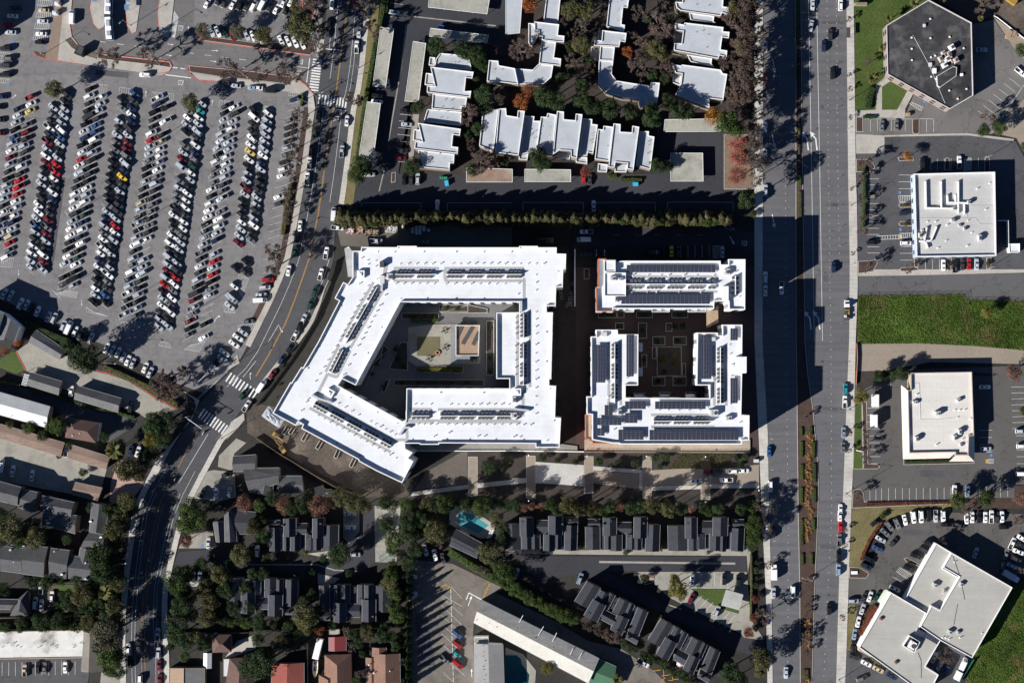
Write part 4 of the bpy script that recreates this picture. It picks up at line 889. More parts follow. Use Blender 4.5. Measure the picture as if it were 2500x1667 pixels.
TB1 = multi('townhouse_row', 'L shaped white roofed townhouse beside the dark orange tree', 'townhouses', (1320,160), [
 (2,0,'318,-60 450,-60 422,214 287,204',5.6), (2,0,'205,200 432,226 420,325 481,332 476,390 405,386 272,370 277,340 245,335 247,285 206,280',7.2), (2,0,'270,373 404,389 385,530 451,541 445,606 380,600 247,585',6.2), (2,0,'245,588 379,603 360,712 290,772 60,777 30,630 190,642',5.5), (2,0,'27,629 57,777 -60,762 -232,750 -212,555 -127,560 -121,602',6.6), (2,0,'150,215 200,218 240,330 185,420 150,400',3.2)])
TB2 = multi('townhouse_row', 'J shaped white roofed townhouse wrapping a shaded inner yard', 'townhouses', (1490,150), [
 (2,0,'900,-60 1082,-60 1062,75 1020,70 1005,225 1037,232 1028,298 866,245',5.6), (2,0,'830,280 1052,306 1041,387 995,382 985,430 945,430 812,422 750,425 760,370 822,376',7.2), (2,0,'811,425 944,433 930,559 799,555',6.1), (2,0,'797,558 930,562 915,680 958,740 860,848 790,762',5.4), (2,0,'962,743 1265,790 1275,757 1357,762 1332,960 1175,985 1165,910 1025,900 864,851',6.6), (2,0,'795,285 826,282 818,370 790,365',3.4), (2,0,'725,430 805,432 795,560 722,560',3.2)])
TB3 = multi('townhouse_row', 'three stepped white roofed townhouses backing onto the avenue trees', 'townhouses', (1710,100), [
 (2,0,'1500,20 1562,22 1572,-60 1945,-60 1936,62 1992,70 1986,136 1930,121 1915,150 1545,100 1510,72',7.0), (2,0,'1625,118 1857,150 1850,202 1876,216 1640,188',5.6), (2,0,'1500,210 1575,230 1585,210 1942,252 1936,290 1997,296 1990,352 1930,346 1915,457 1976,466 1970,526 1905,511 1895,541 1485,465 1490,400 1556,400 1571,290 1500,281',7.0), (2,0,'1605,503 1837,540 1830,587 1862,621 1640,570',5.6), (2,0,'1475,590 1550,606 1560,595 1916,642 1935,675 1976,682 1950,850 1940,921 1812,906 1812,992 1500,870 1550,770 1560,680 1500,672',7.0), (2,0,'1495,290 1565,292 1555,400 1485,395',3.2), (2,0,'1478,675 1555,678 1545,790 1470,760',3.2)])
TB4 = multi('townhouse_row', 'long row of white roofed townhouses north of the cypress row', 'townhouses', (1390,350), [
 (2,0,'-268,1045 -215,1013 -125,1003 -168,1396 -302,1340 -272,1050',5.6), (2,0,'-121,1000 -55,995 -50,1060 48,1076 53,1015 118,1020 60,1427 -155,1402',7.2), (2,0,'116,1062 207,1070 200,1110 262,1112 225,1390 70,1420',5.4), (2,0,'265,1072 315,1076 325,1040 407,1056 370,1420 285,1412 280,1346 228,1341',6.2), (2,0,'413,1020 477,1026 475,1096 580,1106 585,1045 647,1051 595,1457 540,1441 540,1386 435,1381 375,1420',7.2), (2,0,'650,1086 737,1096 735,1140 787,1146 745,1410 695,1401 690,1431 612,1430',5.4), (2,0,'788,1186 835,1191 840,1156 927,1166 890,1481 760,1462',6.2), (2,0,'932,1135 997,1141 995,1211 1100,1217 1105,1156 1168,1166 1115,1562 1055,1551 1060,1501 950,1491 940,1541 885,1536',7.2), (2,0,'1171,1206 1257,1206 1255,1246 1308,1256 1270,1557 1140,1521',5.6),
 (2,0,'425,1383 537,1390 530,1460 420,1450',3.2), (2,0,'590,1440 690,1445 690,1505 585,1490',3.2), (2,0,'950,1493 1057,1503 1050,1580 940,1580',3.2), (2,0,'70,1408 150,1412 140,1470 60,1465',3.2), (2,0,'790,1500 880,1510 870,1580 785,1575',3.2)])
for e, sp in ((TA, '1790,510 1850,515 1800,580 1835,585 1740,915 1795,922 1710,985 1800,997 1665,1025 1745,1032 1670,1095 1725,1102 1720,720 1850,740 1720,770 1850,790 1600,1240 1725,1245 1600,1280 1720,1300 1690,1410 1605,1495'),):
    vents(e, 5.6, [(1,0,sp,0)], SVENT)
vents(TB4, 5.3, [(2,0,'155,1200 165,1240 205,1210 150,1260 205,1270 270,1230 285,1160 320,1125 260,1280 350,1245 355,1165 735,1230 745,1250 720,1290 735,1310 800,1280 795,1340 870,1270 880,1340 785,1370 1255,1335 1245,1410 1260,1400 1255,1300',0)], SVENT)
vents(TB3, 6.5, [(2,0,'1755,245 1750,285 1800,320 1690,300 1715,505 1785,440 1695,45 1805,55',0)], SVENT)
vents(TB1, 6.1, [(2,0,'310,245 330,250 300,260 290,330 260,600 -160,640 -90,640',0)], SVENT); vents(TB2, 6.1, [(2,0,'935,320 955,345 930,405 970,25 985,80 975,100 980,190 950,390',0)], SVENT)
def carport(label, quad, h=2.9, n=5, rm=None):
    e = thing('carport', label, 'carport', ctr(quad), 'carports')
    q = ccw([G(p, h)[:2] for p in quad]); b = MB(); b.prism(q, h-.28, h); b.obj('roof', rm or CAR_ROOF, e)
    f = MB(); i_ = inset(q, .16)
    for k in range(4):
        k2 = (k+1) % 4; f.quad((*q[k], h+.10), (*q[k2], h+.10), (*i_[k2], h+.10), (*i_[k], h+.10)); f.quad((*i_[k], h+.10), (*i_[k2], h+.10), (*i_[k2], h), (*i_[k], h)); f.quad((*q[k], h-.1), (*q[k2], h-.1), (*q[k2], h+.10), (*q[k], h+.10))
    f.obj('fascia', WHITEP, e)
    ii = inset(q, .5); L0 = (ii[1]-ii[0]).length; L1 = (ii[2]-ii[1]).length
    A = (ii[0], ii[1], ii[3], ii[2]) if L0 > L1 else (ii[1], ii[2], ii[0], ii[3])
    pm = MB(); pm.box((0,0,(h-.28)/2), (.14,.14,h-.28)); pd = pm.mesh('post', WHITEP)
    for k in range(n):
        u = k/(n-1)
        for a, c in ((A[0], A[1]), (A[2], A[3])):
            v = a.lerp(c, u); ob('post', pd, e, (v.x, v.y, 0))
    return e
carport('gravel roofed carport at the head of the apartment drive beside bare asphalt', t(1,0,'1592,-60 2150,-30 2122,132 1580,70'))
carport('long gravel roofed carport behind the hedge, nearer the bus station crossing', t(1,0,'1142,250 1267,265 1192,806 1070,795'), n=7)
carport('long narrow carport close along the stepped townhouse row', t(1,0,'1442,380 1561,400 1492,942 1365,930'), n=7)
carport('long gravel roofed carport behind the hedge, nearer the cypress row', t(1,0,'1020,935 1146,950 1075,1480 945,1427'), n=7)
carport('shaded carport across the drive north of the stepped townhouse row', t(1,0,'1602,260 2135,325 2122,392 1590,337'))
carport('shaded blue grey carport beside the L shaped townhouse', t(2,0,'-60,-60 100,-60 72,306 -60,320'), rm=W_ROOF2)
carport('half shaded carport beside the golden tree', t(2,0,'1402,1098 1922,1090 1912,1210 1392,1212'))
carport('square carport in the small car court beside the red leaved trees', t(2,0,'1455,1405 1752,1405 1757,1666 1455,1666'))
carport('carport beside the turquoise bin south of the long townhouse row', t(2,1,'-420,-30 5,-15 5,106 -420,106'), rm=mat('rusty_gravel_roof', (.24,.215,.175), var=.2, sc=.15, var2=.2, stain=(.20,.09,.06), stain_amt=.7, stain_sc=.1))
carport('mossy carport beside the red hatchback south of the long townhouse row', t(2,1,'115,-15 540,-10 541,103 115,103'))

# ---- 4. commercial buildings east of the avenue
HX = thing('office_building', 'hexagonal office building with patchy black tar roof', 'office building', t(3,0,'1480,500')[0])
wl, rf, rings = block(HX, t(3,0,'1475,0 1870,210 1885,880 1670,1005 1095,685 1085,235'), 6.2, .35, .35, mat('taupe_stucco', (.22,.18,.165)), DK_ROOF, top=mat('pale_coping', (.5,.47,.45)))
windows(HX, rings[0], 6, 2, 4.5, 60)
g6 = t(3,0,'1550,700 1700,610 1735,620 1730,700 1580,805 1555,790'); block(HX, g6, 6.9, .12, .2, METAL_L, DK_ROOF, base=5.8, rname='raised_roof')
for s, sz in (('1680,445',(2.0,2.2,1.6)), ('1605,490',(1.6,1.2,1.1)), ('1580,550',(1.5,2.2,1.3)), ('1640,550',(2.2,2.2,1.0)), ('1720,560',(1.8,2.0,1.4)), ('1615,605',(2.0,1.8,1.3)), ('1660,510',(1.0,2.8,1.0))): rtu(HX, t(3,0,s)[0], 5.85, sz, R(28), mat('pink_grey_metal', (.42,.36,.33), var=.2, sc=.8, var2=.3) if sz[0] < 1.9 else WHITEP)
ducts(HX, 5.85, [t(3,0,'1600,480 1650,560'), t(3,0,'1640,490 1690,580'), t(3,0,'1590,590 1660,560')], .5, .5, mat('rusty_duct', (.33,.24,.19), var=.2))
for s in '1488,178 1317,350 1490,355 1666,343 1318,452 1795,447 1495,530 1533,515 1320,556 1497,708 1540,728 1663,835 1820,820 1740,910'.split(): boxpart('roof_vent', HX, t(3,0,s)[0], 5.85, (.55,.55,.5), WHITEP)
boxpart('roof_hatch', HX, t(3,0,'1487,598')[0], 5.85, (1.1,1.4,.9), METAL_L); boxpart('roof_hatch', HX, t(3,0,'1525,655')[0], 5.85, (1.3,1.9,1.0), WHITEP); boxpart('roof_hatch', HX, t(3,0,'1432,240')[0], 5.85, (.9,1.1,.8), METAL_L); boxpart('roof_vent', HX, t(3,0,'1775,690')[0], 5.85, (1.0,1.0,.7), WHITEP)
ribbon('roof_conduit', HX, t(3,0,'1330,325 1480,600 1625,950'), .12, 5.88, .12, METAL_L)
R2 = thing('store_building', 'square flat store with pale roof and branching white ducts', 'store', t(3,1,'1720,400')[0])
wl, rf, rings = block(R2, t(3,1,'1340,28 2085,10 2097,780 1362,792'), 5.6, .9, .4, mat('blue_grey_stucco', (.33,.38,.46)), TPO, top=WHITEP)
windows(R2, rings[0], 5.4, 1, 4.0, 60)
ducts(R2, 4.7, [t(3,1,'1440,105 1445,345 1690,350'), t(3,1,'1583,105 1585,345'), t(3,1,'1740,105 1740,390'), t(3,1,'1640,230 1645,295 1840,300'), t(3,1,'1715,228 1715,295'), t(3,1,'1795,300 1795,400'), t(3,1,'1450,525 1430,640'), t(3,1,'1540,520 1490,640'), t(3,1,'1390,650 1490,645'), t(3,1,'1440,650 1460,710')], .75, .6, WHITEP)
for s, sz in (('1390,595',(1.2,1.9,1.4)), ('1412,575',(1.0,2.6,1.2)), ('1835,295',(1.3,1.3,1.6)), ('1700,350',(1.5,1.2,1.1)), ('1690,460',(1.6,1.1,1.4)), ('1800,535',(1.0,1.0,.9)), ('1935,620',(1.3,2.4,1.5)), ('1755,505',(1.2,.8,.8))): rtu(R2, t(3,1,s)[0], 4.7, sz)
vents(R2, 4.7, [(3,1,'2030,118 1915,168 1995,358 1630,645 1555,710 1825,690 1865,570 1640,500 1460,470 1535,470 1830,460',0)])
for s in ('1820,320 2075,320', '1390,435 1900,435 1950,490 2080,490', '1825,320 1828,430', '1410,640 1700,560 1840,450', '2070,320 2068,740'): ribbon('roof_conduit', R2, t(3,1,s), .09, 4.72, .1, METAL_L)
SH = thing('store_shed', 'small bright white flat roofed enclosure behind the store', 'shed', t(3,1,'2265,700')[0]); block(SH, t(3,1,'2212,670 2312,668 2312,748 2215,750'), 2.6, .3, .2, WHITEP, W_ROOF)
BY = thing('loading_wall', 'thin white block wall bounding the yard behind the store', 'wall', t(3,1,'2190,600')[0]); ribbon('coping', BY, t(3,1,'2100,462 2190,462 2195,745'), .25, 0, 2.2, WHITEP)
R3 = thing('bank_building', 'cream roofed building with sloped ribbed metal mansard on three sides', 'office building', t(3,2,'1580,700')[0])
block(R3, t(3,2,'1310,290 1872,280 1892,866 1846,868 1840,1045 1720,1045 1720,1018 1296,1026 1282,448 1312,446'), 5.6, .9, .3, BEIGE, CREAM, top=mat('mauve_trim', (.42,.34,.31)))
MANS = mat('mansard_metal', (.58,.52,.45), rough=.5, var=.06)
def mansard(parent, inner, outer_, hi, ho, m, n):
    A, B = [G(p, hi) for p in inner]; C_, D_ = [G(p, ho) for p in outer_]
    b = MB(); q = [tuple(C_), tuple(D_), tuple(B), tuple(A)]
    if (Vector(q[1])-Vector(q[0])).cross(Vector(q[3])-Vector(q[0])).z < 0: q = [q[1], q[0], q[3], q[2]]
    b.quad(*q); b.quad(*[(x, y, z-.2) for x, y, z in q[::-1]])
    for i in range(4): b.quad(q[i], q[(i+1) % 4], (*q[(i+1) % 4][:2], q[(i+1) % 4][2]-.2), (*q[i][:2], q[i][2]-.2))
    o = b.obj('mansard', m, parent)
    for i in range(n+1):
        u = i/n; a = C_.lerp(D_, u); c = A.lerp(B, u); r_ = MB(); r_.tube(tuple(a+Vector((0,0,.03))), tuple(c+Vector((0,0,.03))), .05, .05, 4); r_.obj('rib', mat('mansard_rib', (.40,.34,.30)), o)
mansard(R3, t(3,2,'1282,450 1296,1026'), t(3,2,'1222,402 1240,1080'), 5.4, 3.4, MANS, 28)
mansard(R3, t(3,2,'1298,1026 1720,1018'), t(3,2,'1242,1082 1665,1072'), 5.4, 3.4, MANS, 20)
mansard(R3, t(3,2,'1722,1046 1840,1046'), t(3,2,'1664,1102 1893,1102'), 5.4, 3.4, MANS, 9)
mansard(R3, t(3,2,'1846,868 1842,1044'), t(3,2,'1894,868 1896,1100'), 5.4, 3.4, MANS, 9)
for s, sz, a in (('1550,660',(2.2,1.6,1.8),0), ('1345,558',(2.0,1.2,1.0),0), ('1745,540',(1.6,1.3,1.1),20), ('1752,830',(1.2,2.0,1.6),0), ('1708,885',(1.2,2.0,1.6),0), ('1358,895',(1.2,1.9,1.6),0), ('1768,950',(1.1,1.1,.7),0)): rtu(R3, t(3,2,s)[0], 4.7, sz, R(a), None)
vents(R3, 4.7, [(3,2,'1360,490 1855,710 1735,700 1540,950 1820,930 1780,900 1710,632 1755,632 1800,632',0)])
ribbon('roof_conduit', R3, t(3,2,'1330,385 1388,385 1400,718 1560,718 1735,700'), .1, 4.72, .1, METAL_L)
R4 = thing('dealership_building', 'big grey roofed dealership of three joined blocks with central well', 'car dealership', t(3,3,'1550,900')[0])
block(R4, t(3,3,'1130,735 1452,921 1392,1055 1350,1112 1582,1180 1445,1415 1567,1490 1480,1660 1420,1660 835,1240'), 6.2, .35, .3, W_WALL, GREYR, top=WHITEP)
block(R4, t(3,3,'1545,285 1683,368 1603,512 1753,602 1575,893 1500,852 1472,915 1258,795'), 5.2, .35, .3, W_WALL, GREYR, top=WHITEP)
block(R4, t(3,3,'1687,370 2245,690 1875,1337 1583,1177 1396,1050 1502,857 1580,897 1758,592 1608,505'), 7.0, .35, .3, W_WALL, GREYR, top=WHITEP)
w1 = t(3,3,'1300,1130 1398,1190 1345,1290 1238,1225'); block(R4, w1, 7.6, .8, .25, WHITEP, DK_ROOF, base=5.5, rname='equipment_well'); rtu(R4, t(3,3,'1318,1215')[0], 6.9, (2.6,3.0,1.2), R(-30), WHITEP)
panel_array(R4, t(3,3,'1375,1062 1452,1107 1430,1150 1352,1105'), 4, 3, 6.5); panel_array(R4, t(3,3,'1458,1095 1578,1163 1552,1212 1430,1142'), 6, 3, 6.5)
for s, sz, z, a in (('1525,665',(2.0,1.4,1.2),4.9,-30), ('1610,725',(1.6,.9,.9),4.9,55), ('1768,660',(1.4,1.4,1.0),6.7,-30), ('1662,1095',(1.6,1.3,1.2),6.7,-30), ('1740,1100',(1.2,1.0,.8),6.7,-30), ('1035,975',(1.2,.9,.6),5.9,-30), ('1172,1375',(1.2,.9,.6),5.9,-30)): rtu(R4, t(3,3,s)[0], z, sz, R(a), mat('rust_cowl', (.25,.09,.06)) if z == 5.9 else None)
vents(R4, 6.7, [(3,3,'1710,455 1960,1110 1760,1150 1630,1150 1600,1150 1660,1165',0)]); vents(R4, 4.9, [(3,3,'1375,740 1440,745',0)])
ribbon('roof_conduit', R4, t(3,3,'1695,400 1755,570'), .1, 6.68, .08, METAL_D); ribbon('roof_conduit', R4, t(3,3,'1740,840 1705,1030'), .1, 6.68, .08, METAL_D); ribbon('roof_conduit', R4, t(3,3,'1375,1285 1405,1360 1405,1520'), .1, 5.88, .08, METAL_D); ribbon('roof_conduit', R4, t(3,3,'1780,680 1805,800'), .1, 6.68, .08, METAL_D)
b = MB(); b.prism([G(p, 3.2)[:2] for p in t(3,3,'1085,708 1128,738 1035,840 1005,815 1065,715')], 2.9, 3.2); b.obj('entrance_canopy', mat('pale_green_canopy', (.48,.52,.42)), R4)
block(R4, t(3,3,'837,1243 950,1300 945,1330 837,1275'), 5.0, .1, .15, BEIGE, BEIGE, rname='side_ledge')

# ---- 5. pitched roofs: houses, garages, motel
def gb_(name, label, cat, p, gs, group=None):
    e = thing(name, label, cat, p, group)
    for c, r, s, he, hr, m, kw in gs: gable(e, t(c,r,s), he, hr, m, **kw)
    return e
def chim(e, c, r, s, z, sz=(.9,.7,1.4), m=None):
    for p in t(c,r,s): boxpart('chimney', e, p, z, sz, m or WHITEP)
L1 = thing('grey_roofed_house', 'tall grey roofed building overlooking the parking lot corner', 'house', t(0,1,'60,1450')[0])
gable(L1, t(0,1,'-260,1180 40,1312 -30,1560 -330,1430'), 8.4, 9.6, SHING_G, W_WALL); gable(L1, t(0,1,'40,1312 182,1428 130,1568 -20,1500'), 7.2, 8.6, SHING_G, W_WALL, along=1)
gb_('garage', 'long grey gabled garage beside the dark shrub line', 'garage', t(0,2,'430,80')[0], [(0,2,'330,-105 602,78 547,170 262,12',2.6,3.7,SHING_G,{})])
gb_('garage', 'grey gabled garage with white pergola at its end', 'garage', t(0,2,'410,390')[0], [(0,2,'285,285 572,370 540,492 253,402',2.7,3.9,SHING_G,{})])
gb_('garage', 'longest grey gabled garage beside the white parked car', 'garage', t(0,2,'900,530')[0], [(0,2,'715,408 1117,525 1086,652 680,530',2.7,4.0,SHING_G,{})])
PG = thing('pergola', 'white slatted pergola at the end of the garage', 'pergola', t(0,2,'240,350')[0], None)
for i in range(7):
    a, b_ = t(0,2,f'{232+i*7-6},{298+i*1} {205+i*7-6},{400+i*1.5}'); ribbon('slat', PG, [a, b_], .12, 2.5, .1, WHITEP)
for i in range(5):
    a, b_ = t(0,2,f'{226-i*6},{300+i*24} {276-i*6},{312+i*24}'); ribbon('rafter', PG, [a, b_], .1, 2.62, .1, WHITEP)
for p in t(0,2,'226,300 272,312 202,398 245,408'): boxpart('post', PG, p, 0, (.12,.12,2.5), WHITEP)
L5 = gb_('apartment_house', 'long low building with pale gabled metal roof', 'apartment house', t(0,2,'200,620')[0], [(0,2,'-200,410 462,600 430,792 -200,620',5.0,6.3,METAL_L,{})])
vents(L5, 5.6, [(0,2,'120,625 95,690 330,685',0)], SVENT)
L6 = gb_('brown_house', 'house with brown hipped shingle roof beside the driveway', 'house', t(0,2,'760,815')[0], [(0,2,'620,700 912,747 882,932 598,882',4.6,6.4,SHING_B,{'hip':.3, 'wm':W_WALL})])
vents(L6, 5.4, [(0,2,'660,760 735,845 665,865',0)])
gb_('carport', 'long tan ribbed carport roof beside the palm, western stretch', 'carport', t(0,2,'300,900')[0], [(0,2,'-200,700 595,932 560,1056 -200,835',2.8,3.1,RIBT,{'over':.4})])
gb_('carport', 'shorter tan ribbed carport roof next to the date palm', 'carport', t(0,2,'820,1060')[0], [(0,2,'652,947 1010,1060 975,1172 620,1072',2.8,3.1,RIBT,{'over':.4})])
gb_('carport', 'small ribbed carport half in shadow behind the grey townhouses', 'carport', t(0,2,'790,1380')[0], [(0,2,'690,1292 940,1345 900,1460 655,1400',2.8,3.1,RIBT,{'over':.4})])
GT = thing('grey_townhouses', 'cluster of grey shingle townhouses west of the curving street', 'townhouses', t(0,2,'200,1450')[0])
for c, r, s, he, hr, a in ((0,2,'-200,1230 195,1342 162,1502 -200,1420',6.2,7.6,0), (0,2,'200,1355 347,1387 312,1580 163,1520',5.4,6.6,0), (0,2,'388,1415 685,1480 652,1600 365,1560',6.0,7.2,0), (0,3,'408,-20 708,32 692,197 385,110',5.6,6.8,0), (0,3,'845,-90 1003,-62 962,190 820,180',6.4,7.7,1), (0,3,'745,110 860,100 962,200 960,310 835,350 725,400'[:0] or '820,185 965,205 955,305 735,330',5.4,6.5,0), (0,3,'740,320 860,340 800,600 720,420',5.2,6.2,1)):
    gable(GT, t(c,r,s), he, hr, SHING_M, BROWNW, along=a)
chim(GT, 0,3,'455,95 845,80 940,225 310,5', 5.6, (1.0,.6,2.0))
GT2 = thing('grey_townhouses', 'row of grey shingle townhouses above the boarded garden fence', 'townhouses', t(0,3,'400,450')[0])
for s, he, hr, a in (('20,310 212,330 205,560 5,535',5.4,7.0,0), ('215,300 440,322 402,590 208,565',5.8,7.4,0), ('465,328 642,352 610,612 450,565',5.8,7.2,0), ('632,395 870,432 835,622 612,602',5.4,6.8,0), ('110,262 250,285 245,320 100,315',4.5,5.4,0)):
    gable(GT2, t(0,3,s), he, hr, SHING_M, BROWNW, along=a)
chim(GT2, 0,3,'230,305 580,565 795,605', 5.4, (.9,.6,1.8))
vents(GT2, 6.2, [(0,3,'130,455 285,430 295,445 95,345 785,465 500,360',0)])
gb_('grey_hip_house', 'low house with charcoal hip roof beside white parked vehicles', 'house', t(0,3,'120,830')[0], [(0,3,'-260,790 180,800 95,890 -260,885',3.4,4.6,SHING_M,{}), (0,3,'165,795 262,712 268,950 92,950',3.4,5.0,SHING_M,{'along':1,'hip':.25})])
ML = thing('stained_motel', 'flat white motel roof streaked with black stains', 'motel', t(0,3,'400,1210')[0]); block(ML, t(0,3,'-200,1097 772,1080 768,1336 -200,1352'), 4.2, .3, .3, BEIGE, STAINR)
vents(ML, 3.9, [(0,3,'25,1235 70,1200 135,1195 155,1225 190,1235 350,1240 375,1225 400,1190 470,1215 515,1225 515,1245 680,1215 680,1235 740,1195 765,1200',0)], SVENT)
gable(ML, t(0,3,'772,1090 935,1130 937,1462 748,1462'), 4.0, 5.4, mat('brown_grey_shingle', (.15,.135,.115), var2=.25, sc2=1.8), BEIGE, along=1, ridge=.4)
def h_(name, label, gs, p, cat='house', group=None): return gb_(name, label, cat, p, gs, group)
h_('brown_hip_house', 'small house with brown pyramid hip roof by a pale patio', [(0,3,'1950,1120 2122,1120 2126,1280 1950,1287',3.4,5.2,SHING_B,{'hip':.42})], t(0,3,'2035,1200')[0])
h_('brown_house', 'brown hip roofed house with pale lean-to and dark tree', [(0,3,'2105,1340 2330,1330 2330,1680 2060,1680',3.4,5.6,SHING_B,{'along':1,'hip':.3})], t(0,3,'2200,1500')[0])
SHD = thing('lean_to', 'pale corrugated lean-to roof against the brown house', 'shed', t(0,3,'2080,1420')[0]); block(SHD, t(0,3,'2050,1345 2105,1345 2105,1505 2050,1505'), 2.4, .05, .1, BEIGE, METAL_L)
SHD = thing('canopy_tent', 'narrow white canopy tent between two gardens', 'canopy', t(0,3,'1905,1360')[0]); gable(SHD, t(0,3,'1870,1290 1942,1290 1940,1432 1868,1430'), 2.0, 2.6, WHITEP, WHITEP, along=1)
SD = thing('beige_garage', 'flat beige and grey patchwork garage roof beside the sidewalk', 'garage', t(0,3,'1700,1500')[0]); block(SD, t(0,3,'1552,1430 1688,1430 1685,1680 1550,1680'), 3.2, .1, .2, BEIGE, mat('beige_roof', (.38,.27,.19), var=.12, var2=.12)); block(SD, t(0,3,'1690,1430 1880,1430 1880,1680 1690,1680'), 3.0, .1, .2, BROWNW, SHING_G)
RS = h_('red_shed', 'garden shed with red ribbed metal roof', [(1,3,'670,1145 827,1135 827,1270 670,1272',2.6,3.4,SHING_R,{'along':1,'ridge':.35})], t(1,3,'750,1205')[0], 'shed')
SD = thing('garden_shed', 'small flat grey shed roof above the red shed', 'shed', t(1,3,'718,1098')[0]); block(SD, t(1,3,'670,1075 768,1072 768,1122 670,1122'), 2.3, .05, .1, BROWNW, CAR_ROOF)
TH = h_('terracotta_house', 'house with brown and terracotta hip roof beside the boat', [(1,3,'630,1308 875,1300 885,1700 628,1700',3.6,6.0,SHING_T,{'along':1,'hip':.22}), (1,3,'576,1490 760,1480 760,1700 574,1700',3.4,5.2,SHING_T,{'along':1,'hip':.2})], t(1,3,'740,1450')[0])
TH2 = h_('terracotta_house', 'house with terracotta gabled roof and step back by the lot hedge', [(1,3,'1070,1240 1197,1240 1197,1420 1068,1420',3.5,4.6,SHING_T,{'along':1}), (1,3,'1068,1296 1320,1295 1326,1700 1066,1700',3.6,5.6,SHING_T,{'along':1}), (1,3,'1010,1332 1115,1332 1118,1700 1012,1700',3.3,4.2,SHING_T,{'along':1})], t(1,3,'1170,1450')[0])
vents(TH, 5.0, [(1,3,'755,1405 760,1455 640,1478 740,1520',0)], SVENT); vents(TH2, 4.6, [(1,3,'1230,1453 1080,1475 1035,1400 1180,1510',0)])
RH = h_('red_roof_house', 'house with dull red roof under a dark tree shadow', [(1,3,'150,1385 440,1380 442,1700 135,1700',3.4,5.0,mat('dull_red_roof', (.22,.06,.045), var=.12, var2=.15),{'along':1})], t(1,3,'300,1520')[0])
MO = h_('motel_wing', 'long diagonal motel wing with old grey and white roof', [(2,3,'-290,800 800,1342 700,1566 -352,1012',5.2,6.1,OLDWHITE,{'over':.5,'wm':W_WALL,'ridge':.5,'rm2':OLDGREY})], t(2,3,'220,1180')[0], 'motel')
ribbon('white_coating', MO, [(a[0], a[1]) for a in t(2,3,'-322,958 715,1512')], 7.0, 5.38, .0, OLDWHITE) if False else None
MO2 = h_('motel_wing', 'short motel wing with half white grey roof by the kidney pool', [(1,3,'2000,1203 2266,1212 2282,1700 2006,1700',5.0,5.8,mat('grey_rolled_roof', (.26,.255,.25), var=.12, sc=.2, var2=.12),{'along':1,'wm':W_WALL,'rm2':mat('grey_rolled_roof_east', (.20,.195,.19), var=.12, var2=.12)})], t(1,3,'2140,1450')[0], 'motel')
block(MO2, t(1,3,'1998,1145 2132,1147 2132,1205 2002,1203'), 4.0, .1, .2, W_WALL, CAR_ROOF, rname='lower_roof')
vents(MO2, 5.5, [(1,3,'2085,1222 2090,1278 2085,1318 2105,1358 2088,1412 2090,1440 2110,1490 2095,1532',0)], SVENT)
vents(MO, 5.7, [(1,3,'2085,905 2140,1015 2210,1050 2020,990',0), (2,3,'45,1060 150,1115 215,1150 305,1200 380,1235 475,1290 550,1310',0)], SVENT)
for s in ('100,945 65,1010', '290,1045 240,1130', '410,1105 370,1185', '640,1290 600,1370', '560,1250 520,1330'): ribbon('roof_seam', MO, t(2,3,s), .2, 5.9, .1, WHITEP)
gr = h_('green_roof_annex', 'low annex with green tiled roof at the motel wing end', [(2,3,'800,1345 957,1415 925,1640 680,1560',3.4,4.6,GREENR,{'along':0})], t(2,3,'830,1480')[0], 'annex')
PVL = h_('solar_pavilion', 'dark pool pavilion with row of pool heating panels', [(1,3,'1830,150 2075,285 2030,420 1775,300',2.9,3.9,SHING_D,{'over':.3})], t(1,3,'1920,290')[0], 'pavilion')
q = t(1,3,'1822,222 2025,330 2000,375 1800,268'); panel_array(PVL, q, 9, 1, 3.75)
# dark townhouse clusters
UNITS = [(.00,.25,.22,.98,5.4,6.6,1), (.20,.03,.38,.62,6.4,7.8,1), (.24,.55,.36,.97,5.6,6.6,1), (.33,.50,.47,.97,5.2,6.0,1), (.42,.15,.64,.48,5.2,6.3,0), (.54,.50,.70,.98,5.6,6.8,1), (.60,.02,.78,.55,6.4,7.8,1), (.68,.45,.78,.98,5.4,6.3,1), (.83,.28,1.0,.98,5.4,6.6,1), (.82,.06,1.0,.30,4.8,5.8,0)]
def cluster(label, quad, mirror=False, flip=False):
    e = thing('townhouse_cluster', label, 'townhouses', ctr(quad), 'charcoal shingle townhouse clusters')
    A, B, C_, D_ = quad
    def uv(u, v):
        if mirror: u = 1-u
        if flip: v = 1-v
        return tuple((A[i]*(1-u)+B[i]*u)*(1-v)+(D_[i]*(1-u)+C_[i]*u)*v for i in (0, 1))
    rc = random.Random(int(quad[0][0]*3+quad[0][1])); jj = lambda: rc.uniform(-.022, .022)
    for u0, v0, u1, v1, he, hr, a in UNITS:
        u0 += jj(); u1 += jj(); v0 += jj()*1.6; v1 += jj()*1.2; dh = rc.uniform(-.35, .35); he += dh; hr += dh+rc.uniform(-.2,.3)
        gable(e, [uv(u0, v0), uv(u1, v0), uv(u1, v1), uv(u0, v1)], he, hr, SHING_D, BROWNW, along=a, over=.25, ridge=.5)
    for u, v in ((.24,.18), (.68,.12), (.78,.22), (.88,.1)): boxpart('chimney', e, uv(u, v), 5.4, (.8,.6,2.3), METAL_D)
    for u, v in ((.12,.5), (.3,.3), (.45,.6), (.62,.7), (.72,.3), (.92,.6)): put('roof_vent', SVENT, e, uv(u, v), 6.0)
    b = [uv(.06,.3), uv(.98,.3), uv(.98,.94), uv(.06,.94)]
    w_ = ccw([G(p, 4.9)[:2] for p in b]); k = MB(); k.prism(w_, 0, 4.9); k.obj('core', SHING_D, e)
    return e
cluster('charcoal townhouse cluster in the park row nearest the swimming pool', t(2,3,'-70,25 615,35 605,355 -60,345'))
